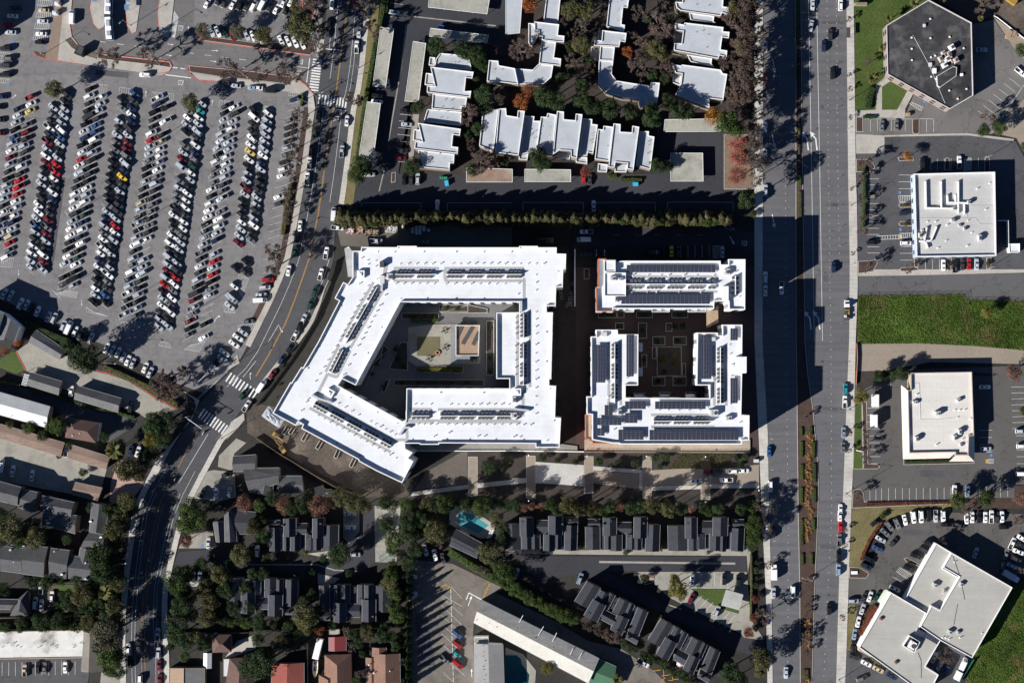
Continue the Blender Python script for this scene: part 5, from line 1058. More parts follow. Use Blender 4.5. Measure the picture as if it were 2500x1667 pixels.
cluster('charcoal townhouse cluster in the middle of the park row', t(2,3,'685,35 1372,40 1360,357 690,350'), True)
cluster('charcoal townhouse cluster in the park row next to the avenue hedge', t(2,3,'1442,40 2135,45 2120,360 1450,352'))
cluster('charcoal townhouse cluster beside three shaded parking bays', t(1,3,'110,50 755,40 750,365 115,360'), True)
cluster('charcoal townhouse cluster above the orange leaved garden tree', t(1,3,'-250,600 382,610 375,950 -250,945'), flip=True)
cluster('charcoal townhouse cluster against the tall conifer hedge', t(1,3,'568,665 1240,660 1238,1010 570,1015'), True, True)
cluster('diagonal charcoal townhouse cluster nearer the motel wing middle', t(2,3,'700,640 1255,900 1130,1220 540,890'), flip=True)
cluster('diagonal charcoal townhouse cluster with the pale parasol, by the avenue', t(2,3,'1370,975 1920,1270 1800,1580 1200,1250'), flip=True)
h_('grey_cottages', 'pair of dark grey gabled houses beside the accessible parking bay', [(0,3,'1955,78 2060,80 2065,275 1985,275',4.8,6.0,SHING_M,{'along':1}), (0,3,'2060,-10 2150,0 2175,270 2065,272',5.6,6.8,SHING_M,{'along':1}), (0,3,'2150,-20 2350,0 2340,200 2170,200',5,6,SHING_D,{'along':0})], t(0,3,'2070,150')[0])
h_('grey_gabled_house', 'grey gabled house with cross wings north of the autumn trees', [(0,2,'2140,1055 2350,1040 2345,1190 2140,1195',4.4,6.0,SHING_M,{}), (1,2,'-120,1165 215,1160 212,1300 -60,1390',4.6,6.2,SHING_M,{}), (1,2,'40,1280 150,1270 160,1400 -20,1400',4.0,5.2,SHING_M,{'along':1}), (1,2,'230,1235 420,1235 440,1390 180,1390',3.8,4.8,SHING_M,{})], t(1,2,'60,1270')[0])
SD = thing('garden_shed', 'pale grey flat shed roofs behind the autumn trees', 'shed', t(1,2,'610,1380')[0]); block(SD, t(1,2,'535,1345 610,1320 620,1355 690,1360 688,1425 540,1430'), 2.6, .1, .15, BEIGE, CAR_ROOF)
GZ = thing('slatted_shelter', 'pale slatted square shelter roof on the small lawn', 'pergola', t(2,3,'2020,800')[0])
qa = t(2,3,'1963,712 2122,757 2088,895 1920,850')
for i in range(22):
    u = i/21; a = tuple(qa[0][k]+(qa[3][k]-qa[0][k])*u for k in (0,1)); b_ = tuple(qa[1][k]+(qa[2][k]-qa[1][k])*u for k in (0,1)); ribbon('slat', GZ, [a, b_], .22, 2.7, .06, mat('grey_slats', (.42,.42,.41)))
ribbon('beam', GZ, [tuple((qa[0][k]+qa[1][k])/2 for k in (0,1)), tuple((qa[2][k]+qa[3][k])/2 for k in (0,1))], .3, 2.45, .24, WOOD)
for p in qa: boxpart('post', GZ, tuple(p[k]*.92+ctr(qa)[k]*.08 for k in (0,1)), 0, (.18,.18,2.7), WOOD)
# garage whose long shadow reaches the station bays (its wall stands just outside the frame)
SG = thing('station_garage', 'station garage standing west of the accessible bays', 'garage', (-60,40)); block(SG, [(-260,-160),(-26,-150),(-38,70),(-46,88),(-260,60)], 9.5, .8, .3, W_WALL, CAR_ROOF)

# ================================================================ VEHICLES
PAINT = {'white': (.70,.70,.69), 'silver': (.39,.42,.46), 'grey': (.13,.135,.14), 'black': (.010,.011,.013), 'charcoal': (.035,.037,.041), 'red': (.34,.014,.02), 'maroon': (.12,.012,.02), 'blue': (.03,.075,.19), 'navy': (.012,.022,.06), 'teal': (.02,.22,.24), 'green': (.012,.045,.035), 'beige': (.44,.36,.26), 'gold': (.55,.42,.14), 'yellow': (.72,.47,.04), 'paleblue': (.20,.27,.36)}
CNAME = {'charcoal': 'charcoal', 'navy': 'navy blue', 'paleblue': 'pale blue', 'gold': 'pale yellow', 'green': 'dark green'}
def paint(c):
    n = 'car_paint_'+c
    if n in MATS: return MATS[n]
    return mat(n, PAINT[c], rough=.35, var=0, var2=0, spec=.4, obj_rand=.12)
def loft(b, st, m=0):
    """st: list of (x, halfwidth, zlow, zside, ztop, topfrac)"""
    rings = []
    for x, hw, z0, z1, z2, tf in st:
        i = len(b.v)
        b.v += [(x,-hw*.9,z0), (x,-hw,z0+.18), (x,-hw,z1), (x,-hw*tf,z2), (x,hw*tf,z2), (x,hw,z1), (x,hw,z0+.18), (x,hw*.9,z0)]
        rings.append(i)
    for a, c in zip(rings, rings[1:]):
        for k in range(8):
            k2 = (k+1) % 8; b.f.append((a+k, a+k2, c+k2, c+k)[::-1]); b.m.append(m)
    for i, fl in ((rings[0], 0), (rings[-1], 1)):
        f = tuple(i+k for k in range(8)); b.f.append(f if not fl else f[::-1]); b.m.append(m)
def quadpart(name, pts, m, n=.012):
    a, b_, c, d = [Vector(p) for p in pts]; nn = (b_-a).cross(d-a).normalized()*n
    k = MB(); P = [v+nn for v in (a, b_, c, d)]; k.quad(*[tuple(v) for v in P])
    Q = [v-nn*2 for v in (a, b_, c, d)]
    for i in range(4): k.quad(tuple(Q[i]), tuple(Q[(i+1) % 4]), tuple(P[(i+1) % 4]), tuple(P[i]))
    return k.mesh(name, m)
def greenhouse(b, x0, x1, r0, r1, hb, hr, zb, zr, m=0):
    """base x0(rear)..x1(front) half width hb at zb; roof r0..r1 half width hr at zr"""
    B = [(x0,-hb,zb), (x1,-hb,zb), (x1,hb,zb), (x0,hb,zb)]; T = [(r0,-hr,zr), (r1,-hr,zr), (r1,hr,zr), (r0,hr,zr)]
    i = len(b.v); b.v += B+T
    # crowned roof
    c0 = len(b.v); b.v += [(r0+.15,-hr*.8,zr+.035), (r1-.2,-hr*.8,zr+.035), (r1-.2,hr*.8,zr+.035), (r0+.15,hr*.8,zr+.035)]
    for k in range(4):
        k2 = (k+1) % 4
        b.f.append((i+k, i+k2, i+4+k2, i+4+k)); b.m.append(m); b.f.append((i+4+k, i+4+k2, c0+k2, c0+k)); b.m.append(m)
    b.f.append((c0, c0+1, c0+2, c0+3)); b.m.append(m)
    def lp(p, q, u): return tuple(p[k]+(q[k]-p[k])*u for k in range(3))
    def face(p, q, r, s, e=.07, lo=.08, hi=.93):   # p,q base ; r,s top (r above q)
        a, b2 = lp(p, s, lo), lp(q, r, lo); c, d = lp(q, r, hi), lp(p, s, hi)
        return [lp(a, b2, e), lp(a, b2, 1-e), lp(d, c, 1-e), lp(d, c, e)]
    return {'windshield': face(B[1], B[2], T[2], T[1]), 'rear_window': face(B[3], B[0], T[0], T[3]), 'side_window': face(B[0], B[1], T[1], T[0], .10), 'side_window2': face(B[2], B[3], T[3], T[2], .10)}
WH = MB()
for s in (-1, 1): pass
WH.tube((0,-.11,0), (0,.11,0), .33, .33, 12, 0); WH.tube((0,.09,0), (0,.125,0), .2, .18, 10, 1)
WHEEL = WH.mesh('wheel', [TYRE, ALU])
LAMPM = mat('lamp_lens', (.6,.6,.6), rough=.2, var=0, var2=0); TAILM = mat('tail_lens', (.3,.01,.01), rough=.3, var=0, var2=0)
CARS = {}
def mkcar(kind):
    b = MB(); parts = []
    if kind == 'sedan':
        L_, w_ = 4.65, .88
        loft(b, [(-2.32,.72,.30,.62,.80,.85), (-2.1,.84,.22,.72,.93,.88), (-1.2,w_,.2,.78,.97,.9), (0,w_,.2,.78,.95,.9), (1.0,w_,.2,.76,.93,.88), (1.9,.83,.22,.62,.80,.85), (2.25,.70,.28,.55,.66,.8), (2.34,.55,.32,.5,.58,.8)])
        gl = greenhouse(b, -1.55, 1.05, -.95, .25, .80, .60, .94, 1.43); wx = (1.42, -1.38)
    elif kind == 'coupe':
        L_, w_ = 4.5, .90
        loft(b, [(-2.25,.74,.28,.6,.80,.85), (-2.0,.86,.2,.72,.92,.88), (-1.0,w_,.18,.76,.92,.88), (.2,.88,.18,.72,.88,.88), (1.2,.88,.18,.7,.86,.86), (1.95,.82,.2,.56,.72,.84), (2.28,.6,.26,.48,.58,.8)])
        gl = greenhouse(b, -1.45, .75, -.75, .0, .78, .56, .89, 1.28); wx = (1.38, -1.32)
    elif kind == 'station wagon':
        L_, w_ = 4.7, .88
        loft(b, [(-2.35,.76,.30,.66,.9,.88), (-2.2,.85,.22,.76,.96,.9), (-1.2,w_,.2,.8,.98,.9), (0,w_,.2,.78,.96,.9), (1.0,w_,.2,.76,.93,.88), (1.9,.83,.22,.62,.80,.85), (2.3,.65,.28,.52,.62,.8)])
        gl = greenhouse(b, -2.25, 1.05, -1.85, .25, .80, .62, .95, 1.47); wx = (1.42, -1.38)
        for s in (-1, 1): rr = MB(); rr.box((-.8, s*.52, 1.52), (2.0,.05,.05), m=0); parts.append(('roof_rail', rr.mesh('roof_rail', METAL_D)))
    elif kind == 'hatchback':
        L_, w_ = 4.1, .86
        loft(b, [(-2.05,.74,.30,.66,.9,.88), (-1.9,.84,.22,.75,.98,.9), (0,w_,.2,.8,.98,.9), (1.0,w_,.2,.78,.96,.88), (1.7,.80,.24,.64,.82,.85), (2.05,.6,.3,.54,.64,.8)])
        gl = greenhouse(b, -1.95, 1.0, -1.45, .2, .79, .62, .97, 1.48); wx = (1.28, -1.28)
    elif kind == 'suv':
        L_, w_ = 4.75, .94
        loft(b, [(-2.37,.80,.40,.75,1.05,.9), (-2.25,.9,.3,.85,1.12,.92), (0,w_,.28,.92,1.12,.92), (1.1,w_,.28,.9,1.10,.9), (2.0,.88,.3,.78,1.0,.88), (2.32,.76,.38,.7,.86,.85), (2.4,.6,.42,.62,.74,.8)])
        gl = greenhouse(b, -2.28, 1.15, -1.95, .4, .86, .70, 1.11, 1.74); wx = (1.45, -1.45)
        for s in (-1, 1): rr = MB(); rr.box((-.8, s*.6, 1.80), (2.2,.05,.05), m=0); parts.append(('roof_rail', rr.mesh('roof_rail', METAL_D)))
    elif kind == 'minivan':
        L_, w_ = 5.1, .97
        loft(b, [(-2.55,.86,.35,.8,1.15,.92), (-2.4,.94,.28,.9,1.18,.94), (0,w_,.25,.9,1.15,.93), (1.5,w_*.98,.25,.86,1.06,.9), (2.3,.84,.3,.7,.88,.85), (2.56,.6,.36,.6,.7,.8)])
        gl = greenhouse(b, -2.46, 1.75, -2.25, .75, .90, .74, 1.12, 1.78); wx = (1.6, -1.5)
    elif kind == 'van':
        L_, w_ = 5.6, 1.0
        loft(b, [(-2.8,.95,.4,1.9,2.12,.9), (0,w_,.35,1.95,2.18,.9), (1.3,w_,.35,1.9,2.14,.88), (1.75,.97,.35,1.5,1.75,.86), (2.2,.95,.35,1.05,1.22,.88), (2.7,.84,.4,.85,1.0,.85), (2.82,.7,.45,.7,.8,.8)])
        gl = {'windshield': [(2.18,-.78,1.25), (2.18,.78,1.25), (1.42,.72,2.08), (1.42,-.72,2.08)], 'side_window': [(.75,-1.012,1.25), (1.75,-1.0,1.2), (1.45,-1.0,1.75), (.75,-1.012,1.8)], 'side_window2': [(1.75,1.0,1.2), (.75,1.012,1.25), (.75,1.012,1.8), (1.45,1.0,1.75)]}; wx = (1.75, -1.65)
    else:  # pickup
        L_, w_ = 5.6, .97
        loft(b, [(-.55,w_,.4,.95,1.12,.92), (.3,w_,.38,.95,1.12,.92), (1.3,w_,.38,.93,1.12,.92), (2.3,.9,.4,.86,1.06,.88), (2.7,.8,.45,.75,.9,.85), (2.8,.65,.5,.65,.78,.8)])
        # open bed with real side walls and floor
        b.box((-1.67,0,.5), (2.26,1.86,.3)); b.box((-1.67,.9,.85), (2.26,.12,.55)); b.box((-1.67,-.9,.85), (2.26,.12,.55)); b.box((-2.74,0,.83), (.12,1.92,.58))
        lin = MB(); lin.box((-1.62,0,.665), (2.1,1.66,.03)); parts.append(('bed_liner', lin.mesh('bed_liner', METAL_D)))
        gl = greenhouse(b, -.6, 1.45, -.45, .75, .88, .70, 1.11, 1.78); wx = (1.75, -1.7)
    body = b.mesh('body_'+kind, paint('white'))
    P = [('body', body)]+parts
    for k, pts in gl.items(): P.append((k.rstrip('2'), quadpart(k, pts, CARGLASS)))
    W4 = [(x, s*(w_-.1)) for x in wx for s in (-1, 1)]
    fx = max(v[0] for v in b.v); rx = min(v[0] for v in b.v)
    hl = MB(); hl.box((0,0,0), (.3,.34,.12)); tl = MB(); tl.box((0,0,0), (.12,.28,.16))
    zf = {'sedan':.6,'coupe':.55,'station wagon':.6,'hatchback':.62,'suv':.8,'minivan':.72,'van':.85,'pickup truck':.85}[kind]
    CARS[kind] = (P, W4, hl.mesh('headlight', LAMPM), tl.mesh('taillight', TAILM), fx, rx, zf, L_)
for k in ('sedan', 'hatchback', 'coupe', 'station wagon', 'suv', 'minivan', 'van', 'pickup truck'): mkcar(k)
OBN = {'sedan': 'sedan', 'coupe': 'coupe_car', 'station wagon': 'station_wagon', 'hatchback': 'hatchback_car', 'suv': 'suv_car', 'minivan': 'minivan', 'van': 'van', 'pickup truck': 'pickup_truck'}
NCAR = {}
POS = []
def car(p, ang, kind, c, place, lights=True, z=0.03):
    g = G(p, .6)
    for q in POS:
        if (q[0]-g.x)**2+(q[1]-g.y)**2 < 1.55**2: return None
    POS.append((g.x, g.y))
    NCAR[kind] = NCAR.get(kind, 0)+1
    kn = 'SUV' if kind == 'suv' else kind
    lab = f"{CNAME.get(c, c)} {kn} {place}"
    P, W4, hl, tl, fx, rx, zf, L_ = CARS[kind]
    e = empty(OBN[kind], (g.x, g.y, z), lab, 'SUV' if kind == 'suv' else ('car' if kind == 'sedan' else kind), lab, R(ang))
    s = (.90 if kind == 'pickup truck' else .95)+rnd.uniform(-.03, .04); e.scale = (s, s*.97, 1+rnd.uniform(-.03, .03))
    pm = paint(c)
    for n, d in P:
        o = link(bpy.data.objects.new(n, d)); o.parent = e
        if n == 'body':
            o.material_slots[0].link = 'OBJECT'; o.material_slots[0].material = pm
    for x, y in W4:
        o = link(bpy.data.objects.new('wheel', WHEEL)); o.parent = e; o.location = (x, y, .33)
        if y < 0: o.rotation_euler = (0, 0, math.pi)
    if lights:
        for y in (-.55, .55):
            o = link(bpy.data.objects.new('headlight', hl)); o.parent = e; o.location = (fx-.28, y, zf)
            o = link(bpy.data.objects.new('taillight', tl)); o.parent = e; o.location = (rx+.08, y, zf+.12)
    return e
CW = [('white',.25), ('silver',.26), ('grey',.11), ('black',.20), ('charcoal',.14), ('navy',.03), ('red',.003), ('maroon',.012), ('blue',.004), ('green',.01), ('beige',.012), ('paleblue',.01)]
KW = [('sedan',.27), ('hatchback',.18), ('coupe',.09), ('station wagon',.11), ('suv',.21), ('pickup truck',.06), ('minivan',.07), ('van',.01)]
def pick(tab):
    r_ = rnd.random()*sum(w_ for _, w_ in tab)
    for a, w_ in tab:
        r_ -= w_
        if r_ <= 0: return a
    return tab[0][0]
ORD = ['first', 'second', 'third', 'fourth', 'fifth', 'sixth', 'seventh', 'eighth', 'ninth']
SPECIAL = {}
def special(c, r, s):
    for q in s.split():
        x, y, k, cl = q.split(','); p = t(c, r, f'{x},{y}')[0]; SPECIAL[p] = ({'s':'sedan','h':'hatchback','u':'suv','p':'pickup truck','v':'van','m':'minivan'}[k], cl)
special(0,0,'295,890,p,red 275,955,s,white 260,1020,s,gold 110,1455,s,maroon 735,1475,s,red 545,1250,p,blue 1510,1175,p,teal 1390,1300,s,red 1835,1030,s,teal 505,1505,s,red 410,1505,s,maroon 1165,1320,s,maroon 2300,1425,s,gold 625,790,s,black 1655,1460,s,maroon 150,1265,s,blue')
special(0,1,'190,90,s,red 180,165,p,red 160,230,s,red 90,685,s,red 435,470,s,maroon 345,530,p,blue 420,590,s,pink 1140,40,s,yellow 1055,485,s,red 2250,185,p,maroon 1610,960,s,red 1505,945,s,maroon 1500,1080,s,red 1960,805,s,red 1945,935,s,red 965,1135,s,blue 705,765,s,green 780,430,p,green 1770,1375,s,maroon 1690,430,s,charcoal'.replace('pink','maroon'))
def lotrow(a, b, ang, place, dy=17.15, gaps=(), light=None):
    L_ = math.hypot(b[0]-a[0], b[1]-a[1]); n = int(L_/dy)
    for i in range(n+1):
        u = i*dy/L_; p = (a[0]+(b[0]-a[0])*u, a[1]+(b[1]-a[1])*u)
        g_ = [g for g in gaps if abs(p[1]-g) < 8.5]
        # row "wheel stop" line between stalls
        A_ = R(ang); ca, sa = math.cos(A_), math.sin(A_); off_ = (.5*dy*(b[0]-a[0])/L_, .5*dy*(b[1]-a[1])/L_)
        q0 = (p[0]+off_[0]-ca*15, p[1]+off_[1]+sa*15); q1 = (p[0]+off_[0]+ca*15, p[1]+off_[1]-sa*15)
        line('faded_parking_line', [q0, q1], .10, .055)
        if g_ or rnd.random() < .012: continue
        k, c = pick(KW), pick(CW)
        for sp, v in list(SPECIAL.items()):
            if abs(sp[0]-p[0]) < 12 and abs(sp[1]-p[1]) < 9: k, c = v; del SPECIAL[sp]; break
        j = 2.0
        car((p[0]+rnd.uniform(-j, j), p[1]+rnd.uniform(-.9, .9)), ang+rnd.uniform(-2.5, 2.5)+(180 if rnd.random() < .12 else 0), k, c, place)
rowp = lambda n: f'parked in the {n} angled lot row counted from the street'
for n, (a1, b1, a2, b2, ang, gp) in enumerate([
  ((621,270),(582,600),(656,278),(612,590),-41,()), ((552,259),(459,823),(571,263),(497,828),27,(500,600,735,750,768,800)), ((461,271),(386,810),(492,253),(407,812),-41,()),
  ((384,240),(303,777),(408,262),(328,784),27,(250,278,600,610)), ((298,245),(227,752),(328,229),(253,753),-41,()), ((222,218),(152,702),(246,238),(178,710),27,()), ((132,245),(72,660),(162,232),(101,662),-41,()), ((45,266),(-8,600),(78,237),(17,640),27,())]):
    lotrow(a1, b1, ang, rowp(ORD[n]), gaps=()); lotrow(a2, b2, ang, rowp(ORD[n]), gaps=gp)
LP = 'parked nose to the lot edge beside the street verge'
lotrow((718,243),(679,505), 17, LP, gaps=(262,277,450,470)); lotrow((677,520),(655,665), 17, LP, gaps=tuple(range(515,660,9)))
for p in ((0,1,'2260,840 2165,900 2250,935 2150,1060 2130,1170 2110,1240'),):
    for q in t(*p): car(q, -41, pick(KW), pick(CW), 'parked near the lower end of the first angled lot row')
LD = 'parked along the shrub line below the angled lot rows'
for c, r, s in ((0,1,'40,1130 100,1145 190,1220 245,1230 295,1260 345,1290 445,1340 500,1350 585,1420 690,1475 740,1500 785,1525 835,1535'), (0,2,'980,60 1030,85 1085,100 1130,145 1175,175 1220,200 1335,240 1380,285')):
    for q in t(c,r,s): car(q, 66+rnd.uniform(-3,3), pick([('sedan',.6),('hatchback',.2),('suv',.2)]), pick([('white',.4),('silver',.4),('black',.2)]), LD)
car(t(0,1,'635,1440')[0], 66, 'van', 'white', LD)
KD = {'s':'sedan','h':'hatchback','u':'suv','p':'pickup truck','v':'van','m':'minivan'}
def cars(c, r, place, s):
    for q in s.split():
        x, y, a, k, cl = q.split(','); car(t(c,r,f'{x},{y}')[0], float(a), KD[k], cl, place)
BAY = 'in the accessible bays by the bus station'
cars(0,0,BAY,'115,150,178,s,white 70,230,178,s,red 100,300,178,s,silver 55,450,178,u,black 140,75,178,s,charcoal 405,100,178,s,beige 395,200,178,s,silver 380,315,178,s,white 370,390,178,s,black 65,545,178,u,grey 50,605,178,u,charcoal 50,690,178,u,black 15,890,178,s,navy -10,985,178,s,black -5,1105,178,s,charcoal -5,1225,178,s,maroon')
cars(0,0,'stopped on the bus loop roadway','665,160,88,v,white'); cars(0,0,'driving on the lot aisle by the bus plaza','1335,690,178,u,white')
cars(0,0,'parked along the lot aisle below the planted island','2065,765,175,u,charcoal 2165,790,176,s,silver 2325,810,176,s,paleblue'); cars(1,0,'parked along the lot aisle below the planted island','15,810,176,s,white 125,835,176,v,black')
US = 'parked in the small upper lot above the planted bank'
cars(0,0,US,'1905,30,62,s,white 2005,5,62,s,black 2060,30,62,s,charcoal 2140,40,62,s,white 2205,50,62,u,black 2270,55,62,s,black 2330,60,62,m,white 1940,290,-65,s,silver 2000,295,-65,s,white 2065,300,-65,u,green 2190,315,-65,s,charcoal 2265,325,-65,s,silver 2322,335,-65,s,white 2130,330,-65,s,maroon')
cars(1,0,US,'60,45,62,v,white 130,65,62,s,black 190,85,62,s,white 255,25,62,s,white 275,95,62,s,black 325,15,62,s,white 315,130,62,s,charcoal 40,360,-65,s,white 230,375,-65,s,white 295,380,-65,s,white 360,390,-65,s,white 425,405,-65,s,white')
CS = 'parked along the curving street by the lawn strip'
cars(1,0,CS,'985,60,86,p,grey 947,300,86,s,silver 925,435,86,p,white 836,1110,85,s,white 790,1390,84,p,silver'); cars(1,0,'parked along the curving street beside the parking lot','697,40,87,s,white 672,215,87,s,black 660,300,87,s,charcoal 575,1050,82,s,charcoal 540,1215,83,s,green 508,1385,84,m,black 490,1500,84,p,white')
cars(1,0,'driving on the curving street under bare tree shadow','900,20,86,s,red')
AP = 'parked in the apartment drive between the long carports'
cars(1,0,AP,'1270,115,-5,s,silver 1110,935,-5,s,white 1115,885,-5,u,black 1380,1020,-3,u,black 1385,1145,-4,s,silver 1330,1455,-3,s,maroon 1340,1390,-3,u,charcoal 1210,770,-85,h,white')
cars(1,1,'parked along the curving street beside the parking lot','470,75,86,p,white 405,505,86,s,white 378,610,85,u,black 355,745,82,u,green 300,915,80,s,white')
cars(1,1,'parked along the curving street beside the white apartment block','715,400,86,v,white 645,755,80,p,white 595,950,77,p,white 540,1110,70,u,green 500,1225,68,u,green 437,1360,66,s,silver 402,1425,64,u,black 362,1508,62,p,white'); cars(1,2,'parked along the curving street beside the white apartment block','312,65,56,u,black 240,165,57,u,navy 150,300,57,s,maroon 50,412,56,v,white')
cars(1,1,'turning into the construction lane from the street','750,525,-5,p,white')
cars(1,1,'in the shaded car court beside the cypress row','1045,35,2,s,white 1360,80,88,s,black 1425,80,88,u,charcoal 1485,75,88,u,silver 1665,320,90,u,white'); cars(2,1,'in the shaded car court beside the cypress row','750,325,92,s,white 660,70,88,h,red 715,80,88,s,charcoal')
cars(1,1,'in the dark construction lane behind the white block','1105,645,0,p,silver 1535,655,0,p,grey'); cars(2,1,'in the shaded lane north of the solar roofed block','685,560,180,p,white 660,632,180,v,white 680,765,0,s,charcoal 1310,750,0,u,charcoal 1465,740,90,s,yellow 1525,740,90,u,charcoal 1930,745,90,s,silver 1395,752,90,s,black')
cars(1,1,'parked at the lot corner nearest the street bend','110,1000,3,u,red 85,1070,3,u,silver 50,1138,3,s,silver 40,1188,3,v,white')
cars(0,1,'parked at the lot corner nearest the street bend','2280,1385,8,s,grey 2230,1480,-35,s,silver 2185,1530,-35,s,white'); cars(0,2,'parked at the lot corner nearest the street bend','2150,25,-35,s,white 2060,105,-35,s,white 2045,160,-35,s,paleblue')
AW = 'parked along the west kerb of the avenue'
cars(2,0,AW,'2325,430,89,s,silver 2330,720,89,s,red 2320,1170,89,u,white 2322,1415,89,s,silver'); cars(2,1,AW,'2325,180,89,u,silver 2325,980,89,u,white 2326,1100,89,s,white')
AV = 'driving on the avenue'
cars(3,0,AV,'410,50,-91,s,silver 396,240,-100,s,silver 570,320,89,u,charcoal 510,425,89,u,navy 590,675,89,u,black 665,50,89,u,white'); cars(3,1,AV,'600,885,89,u,navy 125,1075,-91,p,white'); cars(3,2,AV,'10,1012,-91,s,blue 22,1330,-91,u,white'); cars(3,3,AV,'560,885,89,u,black 228,730,-91,m,white 165,1470,-91,s,silver')
cars(3,3,'parked along the west kerb of the avenue','52,740,89,s,silver 45,180,89,u,black'); cars(2,3,'parked along the west kerb of the avenue','2340,60,89,s,charcoal')
AE = 'parked along the east kerb of the avenue'
cars(3,2,AE,'710,435,89,u,teal 705,555,89,p,white 695,835,89,s,paleblue 690,970,89,s,grey 665,1540,89,s,white'); cars(3,3,AE,'660,30,89,s,white 665,130,89,s,red 655,250,89,p,grey 650,400,89,m,black 645,525,89,u,paleblue')
HL = 'parked beside the hexagonal office'
cars(3,0,HL,'1045,1155,87,s,grey 1180,1150,88,s,grey 1960,460,0,s,silver 2315,665,-40,p,white'); SL = 'parked beside the square store with ducts'
cars(3,0,SL,'1755,1490,92,p,white 1415,1500,88,u,black'); cars(3,1,SL,'1255,388,8,u,navy 955,660,2,u,black 1265,665,0,u,white 1610,865,90,s,white 1715,875,90,p,black 1785,862,90,s,charcoal 1845,857,90,s,red 1915,860,90,s,silver')
cars(3,2,'parked beside the mansard roofed building','1990,420,0,s,white 2000,985,0,s,silver 1712,1370,89,u,white 1832,1375,89,u,paleblue 2322,825,0,u,silver 2332,962,0,u,white 2332,1215,0,m,white')
DL = 'standing in the curved dealership lot'
cars(3,3,DL,'985,90,40,u,black 1256,70,-76,s,white 1185,105,-66,u,grey 1112,125,-52,u,grey 1075,185,-42,s,grey 1035,248,-30,s,silver 1005,332,-25,s,blue 1150,272,55,s,charcoal 930,432,-25,u,black 900,492,-25,u,navy 1335,45,-82,m,white 1405,40,-85,m,white 1475,30,-88,u,black 1537,35,-88,p,silver 1607,35,-88,u,white 1635,112,0,u,black 1752,122,-8,p,charcoal 1822,55,89,s,white 1874,45,89,s,white 1938,45,89,s,black 1995,45,89,s,white 2050,40,89,p,white 2105,48,89,s,charcoal 2148,40,89,s,white 2165,135,5,u,black 2335,240,-30,s,white 2240,285,65,p,white 2300,362,-22,s,white 2318,300,-22,s,charcoal 2185,382,70,s,grey 1905,372,70,s,silver 2140,505,65,p,grey 2240,492,-25,s,silver 2275,430,-30,u,charcoal 1480,292,-38,u,black 1432,350,-33,u,charcoal 1357,400,-20,u,black 1292,517,-24,u,black')
cars(3,3,'parked tight against the dealership building front','1165,702,-27,s,white 780,812,0,u,silver 880,778,70,s,charcoal 936,772,70,s,white 1002,768,64,s,green 868,887,72,s,silver 828,1003,76,s,white 795,1117,80,s,paleblue 787,1232,88,u,black 792,1327,-17,s,charcoal 902,1387,-27,s,white 1012,1442,-27,s,beige 1135,1502,-27,s,navy 860,1522,20,u,grey'); cars(3,3,'in the walled yard of the dealership','1525,1332,65,s,silver 1580,1402,62,s,silver 1642,1432,62,u,blue 1790,1392,65,v,white')
cars(0,2,'waiting at the street crossing','2230,490,55,u,green'); cars(0,2,'carrying scrap at the street crossing','2265,592,57,p,white')
HY = 'parked in the concrete yard among the garages'
cars(0,2,HY,'655,457,82,s,white 1200,602,82,u,black 555,642,70,s,charcoal 1200,1000,76,s,navy 1267,1012,72,s,white 613,1000,79,p,white 117,1192,80,s,white 295,1232,82,s,white 18,1140,80,v,white 2082,1222,15,s,black 1987,1397,89,s,white 2107,1387,89,u,silver 1862,1390,68,u,charcoal')
HB = 'parked beside houses in the leafy streets below'
cars(0,3,'parked beside the hip roofed house and dirt yard','325,832,86,m,white 381,852,89,s,white 479,772,88,u,white 378,690,88,p,silver')
cars(0,3,'parked at the shaded townhouse driveway','1914,282,89,s,silver 1837,592,89,s,paleblue 1780,592,89,s,charcoal'); cars(0,3,'parked at the stained motel','230,1450,89,p,beige 352,1422,89,u,black 411,1427,89,s,grey 600,1422,90,s,white')
cars(0,3,'parked along the lower curving street by the houses','1452,975,88,s,charcoal 1450,1117,88,p,silver 1456,1287,89,u,silver 1462,1402,89,s,maroon 1467,1532,89,s,maroon 1180,1252,88,u,white 1197,1372,88,u,black'); cars(0,3,'driving on the lower curving street','1275,1240,88,s,grey 1287,1542,-91,u,white')
cars(1,3,'parked at the charcoal townhouses','12,357,88,u,white 865,15,0,s,silver 865,140,0,u,white 915,387,0,h,silver'); MP = 'parked in the tan motel lot'
cars(1,3,MP,'1555,347,-75,s,silver 1642,392,-78,s,white 1717,422,-78,s,charcoal 1425,587,-5,s,silver 1430,757,20,u,silver 1845,1117,-40,u,blue 1847,1212,-40,u,red 1845,1302,-40,h,teal 1852,1392,-40,m,red 1727,1347,-42,p,grey'); cars(2,3,'parked in the tan motel lot','1205,1382,-30,p,white')
cars(2,3,'parked at the charcoal townhouses','40,562,70,s,silver 625,607,70,u,paleblue 1655,617,87,s,white 1950,612,87,u,black 2077,622,88,u,black 1647,787,65,s,maroon 1880,907,68,u,silver')
cars(2,2,'parked on the gravel drive of the park','1690,1277,0,s,silver 1967,1272,180,p,white 2015,1192,180,u,white 2125,1187,0,s,white 1812,1192,0,s,maroon 1882,1187,0,u,charcoal')
